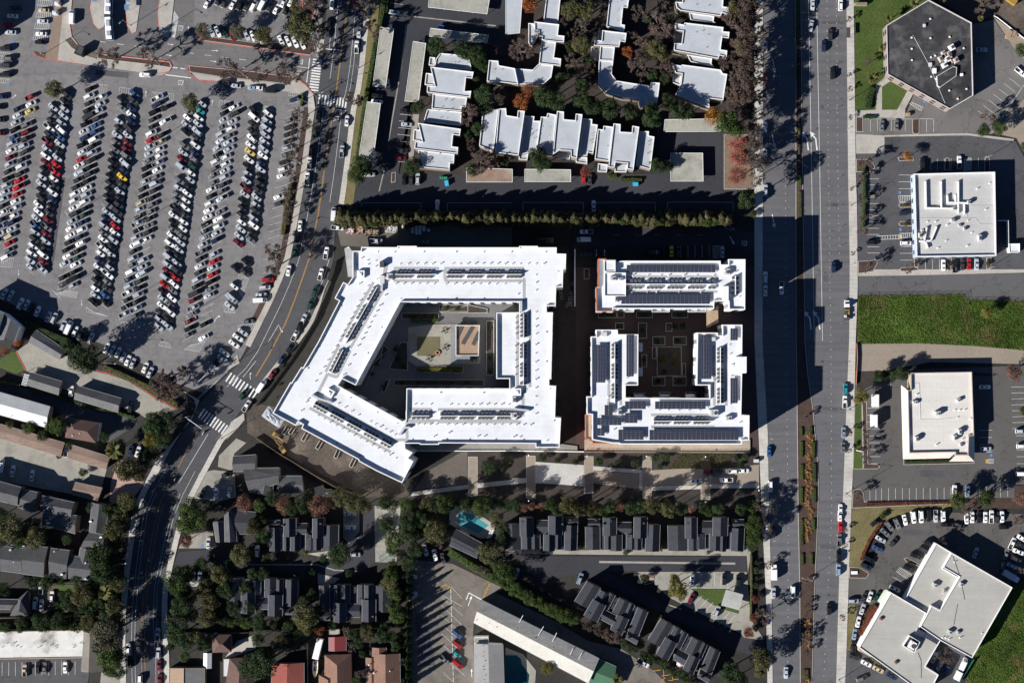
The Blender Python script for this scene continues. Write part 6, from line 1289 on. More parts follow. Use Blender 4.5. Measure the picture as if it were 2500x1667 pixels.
# articulated bus
BU = thing('articulated_bus', 'white articulated bus with blue sides pulling out of the bus loop', 'bus')
p0, p1, p2 = [G(q) for q in t(0,0,'1012,-30 1006,165 1022,380')]
BUSW = mat('bus_white', (.74,.75,.77), rough=.4, var=.02); BUSB = mat('bus_blue', (.02,.09,.24), rough=.4, var=.02)
def bus_half(a, b_):
    d = b_-a; L_ = d.length; m = (a+b_)/2; rz = math.atan2(d.y, d.x)
    k = MB(); k.box((0,0,1.7), (L_,2.55,2.6), m=1); k.box((0,0,3.05), (L_-.1,2.35,.2), m=0, taper=.96); k.box((0,0,1.2), (L_+.02,2.57,.5), m=0)
    k.obj('body', [BUSW, BUSB], BU, (m.x, m.y, 0), rz)
    for s in (-1, 1):
        g_ = MB(); g_.box((0,s*1.285,2.15), (L_-1.2,.03,.9)); g_.obj('side_window', GLASS, BU, (m.x, m.y, 0), rz)
        for x in (-L_*.28, L_*.28):
            wv = Matrix.Rotation(rz, 3, 'Z') @ Vector((x, s*1.15, .5)); ob('wheel', WHEEL, BU, (m.x+wv.x, m.y+wv.y, .5), rz, (1.5,1.5,1.5))
    for x, sx in ((-L_*.2, 2.6), (L_*.25, 2.0)):
        q = MB(); q.box((0,0,0), (sx,1.6,.28), taper=.9)
        for i in range(5): q.box((-sx*.35+i*sx*.17,0,.15), (.12,1.1,.04), m=1)
        v = Matrix.Rotation(rz, 3, 'Z') @ Vector((x, 0, 0)); q.obj('roof_unit', [METAL_L, METAL_D], BU, (m.x+v.x, m.y+v.y, 3.28), rz)
    return rz
rz1 = bus_half(p0, p0+(p1-p0)*.93); rz2 = bus_half(p1+(p2-p1)*.03, p2)
for k in range(6):
    c = p1+(p0-p1).normalized()*(.9-.28*k); q = MB(); q.box((0,0,0), (.2,2.45-(k % 2)*.16,2.7-(k % 2)*.1)); q.obj('bellows', METAL_D, BU, (c.x, c.y, 1.75), (rz1+rz2)/2)
ws = MB(); ws.box((0,0,0), (.04,2.2,1.3)); d = (p2-p1).normalized(); c = p2+d*.01; ws.obj('windshield', GLASS, BU, (c.x, c.y, 2.05), rz2)

# ================================================================ TREES AND PLANTS
def leafquad(V, F, p, nrm, s, r_):
    n = nrm.normalized(); u = n.orthogonal().normalized(); a = r_.uniform(0, 6.283)
    w_ = n.cross(u); u2 = u*math.cos(a)+w_*math.sin(a); w2 = n.cross(u2)
    i = len(V); e = s*.5; k = r_.uniform(.55, 1.0)
    V += [tuple(p-u2*e*k), tuple(p-w2*e*.8), tuple(p+u2*e), tuple(p+w2*e*.8)]; F.append((i, i+1, i+2, i+3))
def rv(r_):
    while True:
        v = Vector((r_.uniform(-1,1), r_.uniform(-1,1), r_.uniform(-1,1)))
        if .02 < v.length < 1: return v.normalized()
def crown(name, seed, n, leaf, lobes=11, zs=.9, spread=.62, lr=(.30,.50), shell=.72, m=None, jit=.75):
    r_ = random.Random(seed); V = []; F = []
    L_ = [(Vector((0,0,.05)), .58)]
    for k in range(lobes):
        a = 6.283*k/lobes*1.618+r_.uniform(-.4,.4); el = r_.uniform(-.45, .95); q = spread*r_.uniform(.75, 1.08)
        L_.append((Vector((math.cos(a)*math.cos(el)*q, math.sin(a)*math.cos(el)*q, math.sin(el)*q*zs)), r_.uniform(*lr)))
    tot = sum(l[1]**2 for l in L_)
    for c, R_ in L_:
        for _ in range(int(n*R_*R_/tot)):
            d = rv(r_)
            if d.z < -.5 and r_.random() < .7: d.z = -d.z
            p = c+Vector((d.x, d.y, d.z*zs))*R_*(shell+(1.08-shell)*r_.random()**.7)
            leafquad(V, F, p, d+rv(r_)*jit, leaf*r_.uniform(.6, 1.3), r_)
    return me(name, V, F, m)
CRV = {}
def crowns(kind):
    if kind in CRV: return CRV[kind]
    base = LF[kind]; out = []
    for s in range(5):
        if kind in ('orange', 'gold', 'red', 'pink'): out.append(crown('crown', 100+s, 2000, .095, 12, .85, .66, (.24,.42), .35, base, 1.0))
        else: out.append(crown('crown', 10+s, 3000, .098, 13, .85, .66, (.24,.44), .7, base))
    CRV[kind] = out; return out
def tapered(b, a, c, r0, r1, n=5): b.tube(a, c, r0, r1, n, 0, False)
def bare_mesh(seed, m, twigs=1300, fuzz=0):
    r_ = random.Random(seed); b = MB()
    tips = []
    def grow(p, d, L_, rad, lev):
        q = p+d*L_; tapered(b, tuple(p), tuple(q), rad, rad*.68, 4 if lev < 2 else 3)
        if lev >= 4:
            tips.append((p, q, d)); return
        for k in range(r_.choice((2,3,3)) if lev else 6):
            nd = (d*(.75 if lev else .45)+rv(r_)*.72+Vector((0,0,.16))).normalized()
            if nd.z < -.1: nd.z = .05
            grow(q if k else p.lerp(q, .75), nd, L_*r_.uniform(.66,.86), rad*.6, lev+1)
    grow(Vector((0,0,-.75)), Vector((0,0,1)), .42, .055, 0)
    mx = max(math.hypot(q.x, q.y) for _, q, _ in tips)
    V = [(v[0]/mx*.95, v[1]/mx*.95, v[2]) for v in b.v]; F = list(b.f)
    for _ in range(twigs):
        p, q, d = r_.choice(tips); s = p.lerp(q, r_.random()); s = Vector((s.x/mx*.95, s.y/mx*.95, s.z))
        dd = (d+rv(r_)*.9).normalized(); L_ = r_.uniform(.08,.20); n = dd.cross(rv(r_)).normalized()*.0125
        i = len(V); V += [tuple(s-n), tuple(s+n), tuple(s+dd*L_)]; F.append((i, i+1, i+2))
        if fuzz and r_.random() < fuzz:
            leafquad(V, F, s+dd*L_*r_.random(), rv(r_)+Vector((0,0,.5)), r_.uniform(.035,.065), r_)
    return me('branches', V, F, m)
BARE = {k: [bare_mesh(300+s, LF[m], 3000, fz) for s in range(4)] for k, m, fz in (('bare','twig',.25), ('brown','brown',1.0))}
def trunk_mesh(seed):
    r_ = random.Random(seed); b = MB(); p = Vector((0,0,0)); rad = .085
    for k in range(4):
        q = p+Vector((r_.uniform(-.04,.04), r_.uniform(-.04,.04), .3)); b.tube(tuple(p), tuple(q), rad, rad*.86, 7, 0, False); p = q; rad *= .86
    for k in range(5):
        a = k*1.256+r_.uniform(-.3,.3); q = p+Vector((math.cos(a)*.42, math.sin(a)*.42, r_.uniform(.25,.55))); b.tube(tuple(p-Vector((0,0,.1*k*.4))), tuple(q), rad*.55, rad*.2, 5)
    return b.mesh('trunk', BARK)
TRK = [trunk_mesh(s) for s in range(3)]
LOOKS = {'dark': 'dark green round crowned', 'green': 'green leafy', 'olive': 'olive green spreading', 'gray': 'grey green leafy', 'yellow': 'yellow green', 'orange': 'orange autumn', 'gold': 'golden autumn', 'red': 'red leaved autumn', 'pink': 'russet leaved autumn', 'rust': 'dark rust leaved', 'umber': 'tall dark brown leaved', 'bare': 'bare grey branched', 'brown': 'bare brown twiggy'}
TNAME = {'bare': 'bare_tree', 'brown': 'bare_tree', 'orange': 'autumn_tree', 'gold': 'autumn_tree', 'red': 'autumn_tree', 'pink': 'autumn_tree'}
def tree(p, rp, kind, place, hk=1.75):
    r_ = rp/3.76*S; zc = max(1.0, r_*hk if r_ > 2 else r_*1.2); g = G(p, zc); rr_ = r_; r_ *= 1.13
    shrub = rr_ < 1.7
    lab = f"{LOOKS[kind]} {'shrub' if shrub and kind not in ('bare','brown') else 'tree'} {place}"
    e = empty('shrub' if (shrub and kind not in ('bare','brown')) else TNAME.get(kind, 'leafy_tree'), (g.x, g.y, 0), lab, 'shrub' if shrub and kind not in ('bare','brown') else 'tree', lab, rnd.uniform(0, 6.28))
    if kind in BARE:
        d = rnd.choice(BARE[kind]); zc = r_*max(1.5, hk-.05)
        o = ob('branches', d, e, (0,0,zc*1.0), rnd.random()*6, (r_*1.05, r_*1.05, r_*1.15)); base = zc-.75*r_*1.15
        b = ob('trunk', TRK[0], e, (0,0,0), 0, (r_*.65, r_*.65, (base+.3)/1.2)); 
    else:
        d = rnd.choice(crowns(kind)); k = rnd.uniform(.94,1.06)
        if shrub: zc = r_*.75
        vz = .95 if shrub else (1.1 if hk < 2.2 else 1.1+(hk-2.2)*.6)
        o = ob('crown', d, e, (0,0,zc), rnd.random()*6, (r_*1.02*k, r_*1.02/k, r_*vz))
        ob('trunk', rnd.choice(TRK), e, (0,0,0), 0, (r_*.75, r_*.75, zc/1.35))
    return e
def trees(c, r, kind, place, s, hk=1.75):
    for q in s.split():
        x, y, rp = [float(v) for v in q.split(',')]; tree(t(c,r,f'{x},{y}')[0], rp, kind, place, hk)
# conifers of the tall screen row
def conifer_mesh(seed, m):
    r_ = random.Random(seed); V = []; F = []
    for _ in range(2300):
        z = r_.random()**1.15; a = r_.uniform(0, 6.283); R_ = (1-z)**.5*(.78+.34*math.sin(a*5+seed)*r_.random())+.04
        R_ *= r_.uniform(.62,1.0); p = Vector((math.cos(a)*R_, math.sin(a)*R_, z*2-1)); leafquad(V, F, p, Vector((math.cos(a), math.sin(a), .6))+rv(r_)*.7, .17*r_.uniform(.6,1.3), r_)
    return me('crown', V, F, m)
CONI = [conifer_mesh(s, LF['cypress']) for s in range(4)]; CONID = [conifer_mesh(s+9, LF['dark']) for s in range(3)]
def conifer(p, rp, h, place, dark=False):
    r_ = rp/3.76*S; g = G(p, h*.5); lab = ('dark ' if dark else 'olive ')+f'conifer {place}'
    e = empty('conifer_tree', (g.x, g.y, 0), lab, 'tree', lab)
    ob('crown', rnd.choice(CONID if dark else CONI), e, (0,0,h*.53), rnd.random()*6, (r_*1.15, r_*1.15, h*.47)); ob('trunk', TRK[1], e, (0,0,0), 0, (1.6,1.6,h*.4))
def rowtrees(pts, step, rr, kind, place, hk=1.2):
    for a_, b_ in zip(pts, pts[1:]):
        L__ = math.hypot(b_[0]-a_[0], b_[1]-a_[1]); n_ = max(1, int(L__*3.76/step))
        for i_ in range(n_): u_ = (i_+rnd.uniform(.3,.7))/n_; tree((a_[0]+(b_[0]-a_[0])*u_+rnd.uniform(-2.5,2.5), a_[1]+(b_[1]-a_[1])*u_+rnd.uniform(-2.5,2.5)), rnd.uniform(*rr), kind, place, hk)
rowtrees(t(2,3,'640,1010 820,1110 1000,1190'), 42, (26,46), 'brown', 'in the thin row between motel drive and townhouses'); rowtrees(t(2,3,'640,1010 820,1110 1000,1190'), 70, (24,38), 'olive', 'in the thin row between motel drive and townhouses')
rowtrees(t(2,3,'1020,1210 1300,1360 1560,1500 1720,1600'), 48, (30,50), 'dark', 'along the lower motel drive')
rowtrees(t(1,3,'1335,1060 1345,1300 1340,1640'), 50, (28,48), 'dark', 'in the ragged line between gardens and motel lot', 1.9)
def seg(px):
    for lim, w_ in ((905,'beside the street end skip and red bin'), (1000,'between the scrap dumpster and the car court'), (1110,'behind the pallet loads of the construction lane'), (1250,'behind the lane stretch north of the white block'), (1400,'opposite the shaded white sedan in the car court'), (1560,'behind the red painted kerb of the access lane'), (2000,'between the solar block lane and the avenue corner')):
        if px < lim: return 'in the screen row '+w_
for i in range(25):
    q = t(1,1,f'{800+i*63+rnd.uniform(-8,8)},{436+rnd.uniform(-18,14)}')[0]
    if 1720 < 800+i*63 < 1775: continue
    conifer(q, rnd.uniform(68,90) if i else 95, rnd.uniform(8,13), seg(q[0]))
for i in range(33):
    q = t(2,1,f'{25+i*61+rnd.uniform(-8,8)},{438+rnd.uniform(-18,14)}')[0]; conifer(q, rnd.uniform(66,86), rnd.uniform(8,12.5), seg(q[0]))
for i in range(26):
    q = t(1,1,f'{830+i*142+rnd.uniform(-40,40)},{446+rnd.uniform(-14,18)}')[0]
    if q[0] < 1785: tree(q, rnd.uniform(44,62), rnd.choice(['olive','olive','green']), 'broken into the cypress screen row', rnd.uniform(2.4,3.2))
# palms
def palm_mesh(seed, n=34):
    r_ = random.Random(seed); V = []; F = []
    for k in range(n):
        a = k*2.4+r_.uniform(-.2,.2); el = r_.uniform(-.2, 1.0); p = Vector((0,0,0)); d = Vector((math.cos(a)*math.cos(el), math.sin(a)*math.cos(el), math.sin(el)))
        s = Vector((-math.sin(a), math.cos(a), 0))
        for j in range(6):
            q = p+d*.19; w0, w1 = .05+.10*math.sin(math.pi*j/6), .05+.10*math.sin(math.pi*(j+1)/6) if j < 5 else .01
            for sg in (-1, 1):
                i = len(V); V += [tuple(p), tuple(q), tuple(q+s*w1*sg-d*.05-Vector((0,0,.03))), tuple(p+s*w0*sg-d*.05-Vector((0,0,.03)))]; F.append((i, i+1, i+2, i+3))
            p = q; d = (d+Vector((0,0,-.16))).normalized()
    return me('fronds', V, F, LF['palm'])
PALM = [palm_mesh(s) for s in range(3)]
def palm(p, rp, h, lab, group=None):
    r_ = rp/3.76*S; g = G(p, h); e = empty('palm_tree', (g.x, g.y, 0), lab, 'palm tree', group)
    ob('fronds', rnd.choice(PALM), e, (0,0,h), rnd.random()*6, (r_,r_,r_)); ob('trunk', TRK[2], e, (0,0,0), 0, (2.4,2.4,h/1.2))
palm(t(0,2,'1055,1000')[0], 88, 7, 'wide date palm beside the ribbed carport end'); palm(t(0,3,'970,730')[0], 75, 8, 'tall palm beside the lower street and dirt yard'); palm(t(2,3,'970,1530')[0], 50, 6, 'small palm beside the green roofed annex')
for s in '960,720,50 1000,690,35 1050,440,38 1112,170,38 1345,30,45 1950,170,30 1600,5,35'.split():
    x, y, r_ = s.split(','); palm(t(3,0,f'{x},{y}')[0], float(r_), 4.2, 'short yellow green palm growing beside the hexagonal office', 'palms round the hexagonal office')
# hedges: solid core with leaf clumps, one object per hedge
def hedge(label, pts, wm, h, kind, dens=16, leaf=.42, name='hedge'):
    r_ = random.Random(len(pts)*7+int(wm*10)+int(pts[0][0])); P = [G(p) for p in pts]; V = []; F = []; mi = []
    for a, b_ in zip(P, P[1:]):
        d = b_-a; L_ = d.length; d.normalize(); nn = Vector((-d.y, d.x, 0))
        k = MB(); c = (a+b_)/2; k.box((c.x, c.y, h*.40), (L_, wm*.62, h*.8), math.atan2(d.y, d.x)); i = len(V); V += k.v; F += [tuple(i+x for x in f) for f in k.f]
        for _ in range(int(L_*wm*dens)):
            s = r_.uniform(-1, 1); bump = .8+.2*math.sin(_*.7)+r_.uniform(-.12,.12); z = h*bump*(1-abs(s)**4*.5)
            if r_.random() < .35: z *= r_.random()
            p = a+d*r_.uniform(0, L_)+nn*s*wm*.5*r_.uniform(.85,1.12); leafquad(V, F, Vector((p.x, p.y, z)), nn*s+Vector((0,0,.9))+rv(r_)*.8, leaf*r_.uniform(.6,1.3), r_)
    c = P[0]; V = [(v[0]-c.x, v[1]-c.y, v[2]) for v in V]
    return tag(ob(name, me(name, V, F, LF[kind]), None, (c.x, c.y, 0)), label, 'hedge')
hedge('long clipped green hedge between the dry lawn strip and the carports', t(1,0,'1185,-40 1165,120 1110,350 1050,700 1000,1000 955,1300 935,1480'), 2.4, 2.2, 'green')
hedge('shaded hedge inside the fence at the head of the apartment drive', t(1,0,'1215,-40 1200,130'), 1.2, 1.8, 'green')
hedge('clipped hedge along the lot edge beside the street sidewalk', t(1,1,'318,130 300,250 270,420 250,590'), 2.2, 1.6, 'olive'); hedge('short clipped hedge at the lot corner near the crossing', t(1,0,'432,860 418,980'), 1.4, 1.5, 'green')
hedge('hedge along the lot shrub line above the concrete yard', t(0,2,'960,240 1170,330 1400,440 1640,590'), 3.0, 1.6, 'olive', 14); hedge('dark shrub line hedge between the lot and the grey roofs', t(0,1,'240,1400 420,1480 640,1570'), 3.5, 3.0, 'dark', 14)
hedge('trimmed hedge along the back of the grey garages', t(0,2,'250,425 540,510 820,595 1100,660 1240,700'), 1.6, 1.4, 'green'); hedge('low hedge at the end of the asphalt lane', t(0,2,'0,375 180,405'), 1.6, 1.4, 'olive')
hedge('dense green hedge bank between the motel lot and diagonal townhouses', t(1,3,'1780,350 1960,470 2350,690')+t(2,3,'120,760 330,880 580,990'), 3.4, 2.6, 'green', 14, .5)
HB_ = t(1,3,'2180,580 2350,680')+t(2,3,'0,690 120,755 330,880 580,990')
hedge('narrow clipped hedge along the avenue wall of the townhouses', t(2,3,'2192,380 2195,700 2188,990'), 1.0, 1.8, 'olive'); hedge('dark hedge strip on the avenue side of the store lot', t(3,1,'875,-40 878,250 870,520'), 1.6, 1.5, 'green')
hedge('curved dark hedge on the lawn of the hexagonal office', t(3,0,'960,810 930,880 915,1000'), 3.6, 1.6, 'dark'); hedge('clipped hedge at the office entrance parking', t(3,0,'870,1078 985,1080'), 1.6, 1.2, 'dark')
hedge('rust coloured hedge bank in front of the dealership building', t(3,3,'1000,860 930,980 870,1130'), 4.8, 1.8, 'rust', 16); hedge('brown hedge curving along the dealership lot edge', t(3,3,'1040,90 930,250 850,440'), 1.4, 1.2, 'rust')
hedge('dark shaded hedge below the carport court parking', t(2,1,'880,60 960,50'), 2.2, 1.4, 'green'); hedge('clipped hedge in front of the long townhouse row', t(2,1,'990,85 1190,85'), 1.8, 1.3, 'green')
_pre = set(bpy.data.objects)
hedge('planted hedge in the courtyard north planter', t(1,1,'1430,1375 1690,1375'), 1.6, 1.5, 'green'); hedge('planted yellow green hedge in the courtyard south planter', t(1,2,'1490,255 1900,262'), 1.8, 1.4, 'yellow')
LIFT += [o for o in bpy.data.objects if o not in _pre and o.parent is None]
hedge('mulched hedge behind the office lot stalls', t(3,2,'900,1490 1680,1475'), 1.6, .9, 'rust', 16); hedge('shrub hedge along the south mansard', t(3,2,'1255,1103 1650,1092'), 1.2, 1.2, 'dark', 20)
# trees by quarter
HB_ = [HB_[0], HB_[1], HB_[3], HB_[4], HB_[5]]
for a_, b_ in zip(HB_, HB_[1:]):
    L__ = math.hypot(b_[0]-a_[0], b_[1]-a_[1]); n_ = max(1, int(L__/17))
    for i_ in range(n_): u_ = (i_+.5)/n_; tree((a_[0]+(b_[0]-a_[0])*u_+rnd.uniform(-3,3), a_[1]+(b_[1]-a_[1])*u_+rnd.uniform(-3,3)), rnd.uniform(52,74), 'green', 'in the dense bank between motel lot and diagonal townhouses', 1.3)
PL = 'in the parking lot'
trees(0,0,'olive','at the head of an angled parking row','505,820,88 1745,940,82'); trees(0,0,'gray','on the planted bank below the upper lot','1875,285,72 2185,280,72'); trees(1,0,'olive','at the corner of the upper lot by the street','420,250,150 75,340,85 375,60,62')
trees(0,0,'bare','on the planter beside the bus plaza','1010,500,115 1340,530,105 2090,650,110'); trees(1,0,'bare','on the planter at the lot exit','300,690,115 30,680,80'); trees(1,0,'brown','along the dry lawn strip of the curving street','1055,275,90 905,920,88')
trees(1,0,'bare','along the lot edge beside the street sidewalk','400,1060,75 385,1200,75 365,1340,75 345,1470,75 560,420,90 520,1160,70'); trees(1,1,'bare','along the lot edge beside the street sidewalk','330,40,75 320,330,70 300,200,60 290,440,60 180,850,115'); trees(1,1,'brown','along the lot edge beside the street sidewalk','170,730,80')
trees(1,0,'bare','overhanging the upper curving street','560,60,120 570,250,110 1000,90,90')
trees(1,0,'dark','beside the stepped townhouse row','1670,420,92 1910,455,88 2020,500,90 2060,560,70 2090,855,92 2110,990,78 1490,985,66 1430,1520,82'); trees(1,0,'dark','at the hedge end by the drive entrance','960,1510,88 1010,1545,70'); trees(1,1,'green','at the drive entrance island','930,35,88')
trees(1,0,'brown','in the gardens between white roofed townhouses','1950,1050,92 1970,1330,62 2060,1480,112 2190,1470,82'); trees(2,0,'brown','in the gardens between white roofed townhouses','80,470,105 1340,240,105 1130,600,80')
trees(2,0,'orange','in the gardens between white roofed townhouses','150,40,78 170,830,78 85,945,80 1060,480,55'); trees(2,0,'bare','in the shaded inner garden','1160,140,80 1210,650,65 640,250,78 620,630,70')
trees(2,0,'olive','in the garden court between townhouses','550,100,92 690,110,92 640,420,88 1330,455,92 1260,500,60 1390,520,60')
trees(2,0,'dark','in the row behind the long townhouse roof','460,730,62 290,900,95 400,935,92 640,800,72 650,915,82 735,980,86 900,1010,96 1100,1040,78 1275,1095,92 1270,1010,72 1430,930,78 1505,1010,80 1612,1030,72', 2.7); trees(2,0,'green','beside the golden tree near the avenue','1990,1150,112 2060,1190,80', 3.0)
trees(2,0,'gold','beside the half shaded carport','1850,1070,90'); trees(2,0,'red','at the avenue corner of the car court','2075,1320,85 2090,1470,92'); trees(2,1,'red','at the avenue corner of the car court','2080,50,88'); trees(2,0,'red','beside the mossy carport','680,1575,52')
trees(2,0,'dark','in front of the long townhouse row','225,1440,92 285,1500,82 1330,1520,72 1420,1540,62'); trees(2,1,'dark','at the screen row end by the avenue','2155,270,92 2215,400,35', 3.3)
trees(2,0,'brown','in the shady verge between townhouses and avenue','2090,50,95 2000,200,85 2080,330,105 2110,440,92 1975,570,90 2110,560,85 2090,710,95 2050,860,95 2060,970,88 2150,880,75 2160,200,80 2170,650,70', 2.4); trees(2,0,'olive','in the shady verge between townhouses and avenue','2150,930,60 2050,80,70 2090,420,75 2120,760,60', 2.9)
trees(2,0,'umber','in the shady verge between townhouses and avenue','2160,60,85 2150,190,85 2165,320,85 2160,470,85 2150,610,85 2165,760,85 2160,900,80 2170,1030,75 2200,1330,60 2200,1450,60 2210,1180,60', 3.0)
trees(2,0,'bare','lining the avenue sidewalk','2240,120,100 2245,330,95 2250,520,95 2245,720,95 2250,900,90 2245,1080,95 2240,1300,95 2250,1480,90', 2.4)
trees(2,1,'bare','lining the avenue sidewalk','2240,60,80', 2.4)
trees(3,0,'brown','on the lawn of the hexagonal office','915,585,42 1950,60,66'); trees(3,0,'brown','in a square sidewalk pit along the avenue','735,180,32 745,690,24 755,825,28 755,1080,25'); trees(3,1,'brown','in a square sidewalk pit along the avenue','768,165,22 776,755,22')
trees(3,0,'green','at the edge of the tan dirt lot','2130,1170,68 1970,1190,62 2320,460,60 2350,1340,40'); trees(3,0,'gold','on the kerbed island above the store','1280,1440,52'); trees(3,0,'bare','at the edge of the tan dirt lot','2020,1080,75')
trees(3,1,'bare','along the planted strip of the store lot','868,60,55 872,270,55 868,560,55 910,870,62 1290,890,50 880,430,50'); trees(3,0,'bare','along the planted strip of the store lot','890,1490,65'); trees(3,1,'yellow','standing alone in the meadow','2010,1300,52')
trees(3,2,'dark','behind the mansard roofed building','1010,315,58 1080,310,45 1165,312,50 1235,292,62 1275,330,30'); trees(3,2,'yellow','beside the two white box trailers','850,500,72'); trees(3,2,'pink','at the corner of the office lot','2245,300,82 2310,1440,62'); trees(3,2,'green','behind the office lot stalls','1740,1450,82 2000,1440,82 2340,640,45'); trees(3,2,'bare','behind the office lot stalls','1830,1500,75 820,1420,50 2340,180,45')
trees(3,2,'brown','in a square sidewalk pit along the avenue','740,830,36 735,1000,30'); trees(3,2,'bare','in the mulch strip of the office lot','895,850,50 895,960,50 900,1090,50'); trees(3,3,'brown','in a square sidewalk pit along the avenue','680,960,32 700,300,26 705,160,26'); trees(3,3,'brown','in the dealership yard and lot edges','1640,1310,78 1805,15,50 2305,75,62 1605,270,45 2330,520,40'); trees(3,3,'yellow','along the dealership south wall','975,1340,27 1030,1380,25 1070,1400,24 1110,1425,28 1155,1455,30 1205,1480,22'); trees(3,3,'green','on the verge above the dealership cars','1055,30,32 2230,720,18')
trees(3,3,'bare','on the avenue verge by the townhouses','-25,960,80 -30,150,85 10,480,40', 1.8); trees(3,3,'olive','on the avenue verge by the townhouses','-60,1330,95 -70,1420,80', 2.0); trees(3,2,'bare','on the avenue verge by the townhouses','-40,1500,80', 1.8)
trees(0,2,'dark','overhanging the concrete yard by the lot','770,150,135 830,210,85 620,40,70'); trees(0,2,'brown','overhanging the crossing corner of the lot','1480,360,115 1600,430,105'); trees(0,2,'bare','overhanging the crossing corner of the lot','1650,310,100 1500,480,80')
trees(0,2,'dark','on the street corner by the palm','1420,770,110 1530,720,100 1500,880,95'); trees(0,2,'yellow','on the street corner by the palm','1385,900,85'); trees(0,2,'olive','beside the pink paved drive','1180,1170,120 1280,1200,80 1170,1470,88'); trees(0,2,'green','between the pale and brown roofs','530,780,82 450,760,58 270,795,60 100,760,40'); trees(0,2,'orange','beside the small lawn','50,90,42 165,15,42'); trees(0,2,'green','at the driveway of the grey gabled house','1750,1500,85 1690,1540,60'); trees(0,2,'pink','behind the grey gabled house','2240,1490,82'); trees(1,2,'pink','in the autumn belt south of the dirt yard','570,1500,102 680,1490,62 250,1500,82')
trees(1,2,'olive','in the autumn belt south of the dirt yard','770,1430,92 900,1480,92 1010,1510,70 1560,1500,82'); trees(1,2,'green','in the belt south of the park path','1370,1500,62 1720,1480,92 2090,1520,92 40,1500,62 1460,1530,50', 2.6); trees(1,2,'dark','planted in the park soil','2150,1160,62 2260,1160,34 2100,1120,30'); trees(2,2,'dark','planted in the park soil','275,1070,42 415,1090,32 580,1105,32 795,1100,46 965,1115,36 1120,1125,36 1310,1065,42 1410,1065,42 1365,1150,30 2150,1060,38 2100,1130,26 -20,1090,40 2060,1070,30')
trees(2,2,'olive','in the belt south of the park path','515,1490,85 620,1540,72 730,1530,72 1300,1500,82 1420,1530,82', 3.2); trees(2,2,'pink','in the belt south of the park path','110,1520,46 178,1510,42 270,1520,48 985,1530,52 1650,1540,40 2020,1520,36'); trees(2,2,'green','in the belt south of the park path','2210,1510,62 850,1560,60 1800,1560,55')
trees(0,3,'olive','among the grey townhouse gardens','100,130,135 340,220,112 750,740,112 820,1020,82'); trees(0,3,'dark','among the grey townhouse gardens','930,400,125 950,560,115 430,650,72 400,1000,92 540,1010,92 540,870,62 40,700,65 880,480,80'); trees(0,3,'gray','beside the stained motel roof','990,1120,140 940,1060,90'); trees(0,3,'green','beside the stained motel roof','1000,1330,112 1000,1440,62')
trees(0,3,'green','along the east side of the lower street','1750,60,132 1690,110,90 1620,620,112 1720,560,85'); trees(0,3,'dark','along the east side of the lower street','1650,850,105 1640,1000,102 1640,1130,100'); trees(0,3,'olive','between the lower street and the charcoal townhouses','1930,820,92 1920,960,92 2030,570,92 2220,390,102 2330,150,82 1800,1130,72 1880,720,70'); trees(0,3,'rust','beside the accessible parking bay','1710,260,62'); trees(0,3,'dark','in the gardens of the small houses','2300,1430,115 1900,1230,42'); trees(0,3,'green','in the gardens of the small houses','2260,1010,60 2130,1010,45 1700,1320,50')
trees(1,3,'dark','at the townhouse loop road','780,380,108 760,440,70'); trees(1,3,'green','in the tall hedge line beside the motel lot','1270,250,88 1260,340,62 1240,570,82 1270,740,75 1270,850,72 1290,935,82 1250,480,50'); trees(1,3,'olive','in the tall hedge line beside the motel lot','1230,650,82 1320,1150,45'); trees(1,3,'olive','around the swimming pool','1650,180,112 2130,380,102 2200,60,72 1620,90,70 2050,-30,70'); trees(1,3,'green','on the bank below the pool pavilion','2300,560,92 2210,480,70'); trees(1,3,'brown','on the bank below the pool pavilion','1670,290,52 2090,530,60 385,610,48'); trees(1,3,'olive','in the gardens of the terracotta houses','450,950,122 230,1180,82 1030,1100,72 460,1040,80'); trees(1,3,'dark','in the gardens of the terracotta houses','60,1400,132 120,1290,80 1150,1130,72 60,1030,50 160,1030,45'); trees(1,3,'orange','beside the white caravan','585,1080,52'); trees(1,3,'bare','in the gardens of the terracotta houses','870,1230,55 840,1110,60 960,1480,60'); trees(1,3,'yellow','in a townhouse driveway bed','450,360,30 1335,1030,36')
trees(2,3,'green','at the avenue end of the park townhouses','2220,90,82 2230,230,85 2200,320,50'); trees(2,3,'yellow','on the small parking island','1510,690,88 1560,760,60 1490,620,50'); trees(2,3,'dark','beside the lower avenue driveway','2000,1480,102 2080,1540,80'); trees(2,3,'dark','on the stone parking island','1215,600,42'); trees(2,3,'yellow','beside the kidney pool','330,1430,62'); trees(2,3,'green','trimmed round in the townhouse drive','290,350,27 605,335,22 685,330,30 1045,365,30 1370,340,22 1805,365,20 2112,355,14 1360,955,22'); trees(2,3,'dark','trimmed round on the avenue bank','2245,465,22 2245,530,34 2250,605,20 2240,670,30 2255,895,16'); trees(2,3,'rust','on the avenue bank','2230,960,46 2180,1100,50 2240,1060,35 2240,800,40')
trees(1,2,'green','on the street verge by the white block','230,240,20 210,400,14'); trees(3,1,'olive','on a kerbed island of the store lot','940,210,20 1265,310,22 1265,485,22 1665,860,20 2025,850,24')
conifer(t(1,1,'845,430')[0], 95, 9, 'at the street end of the screen row', True)
for q in t(2,0,'2130,1290 2140,1400'): conifer(q, 30, 6, 'beside the red leaved trees', True)
trees(0,3,'olive','along the west sidewalk of the lower street','1050,170,105 1085,310,85 1070,640,92 1060,880,85 1090,1010,85 1130,60,80', 1.9)
trees(1,2,'dark','in the shady belt between the park and the houses','150,1440,70 430,1500,82 330,1530,70 1180,1480,72 1250,1510,62 1640,1510,62 1900,1500,72 2000,1480,62 2200,1500,72 2310,1500,62 480,1420,55', 2.3)
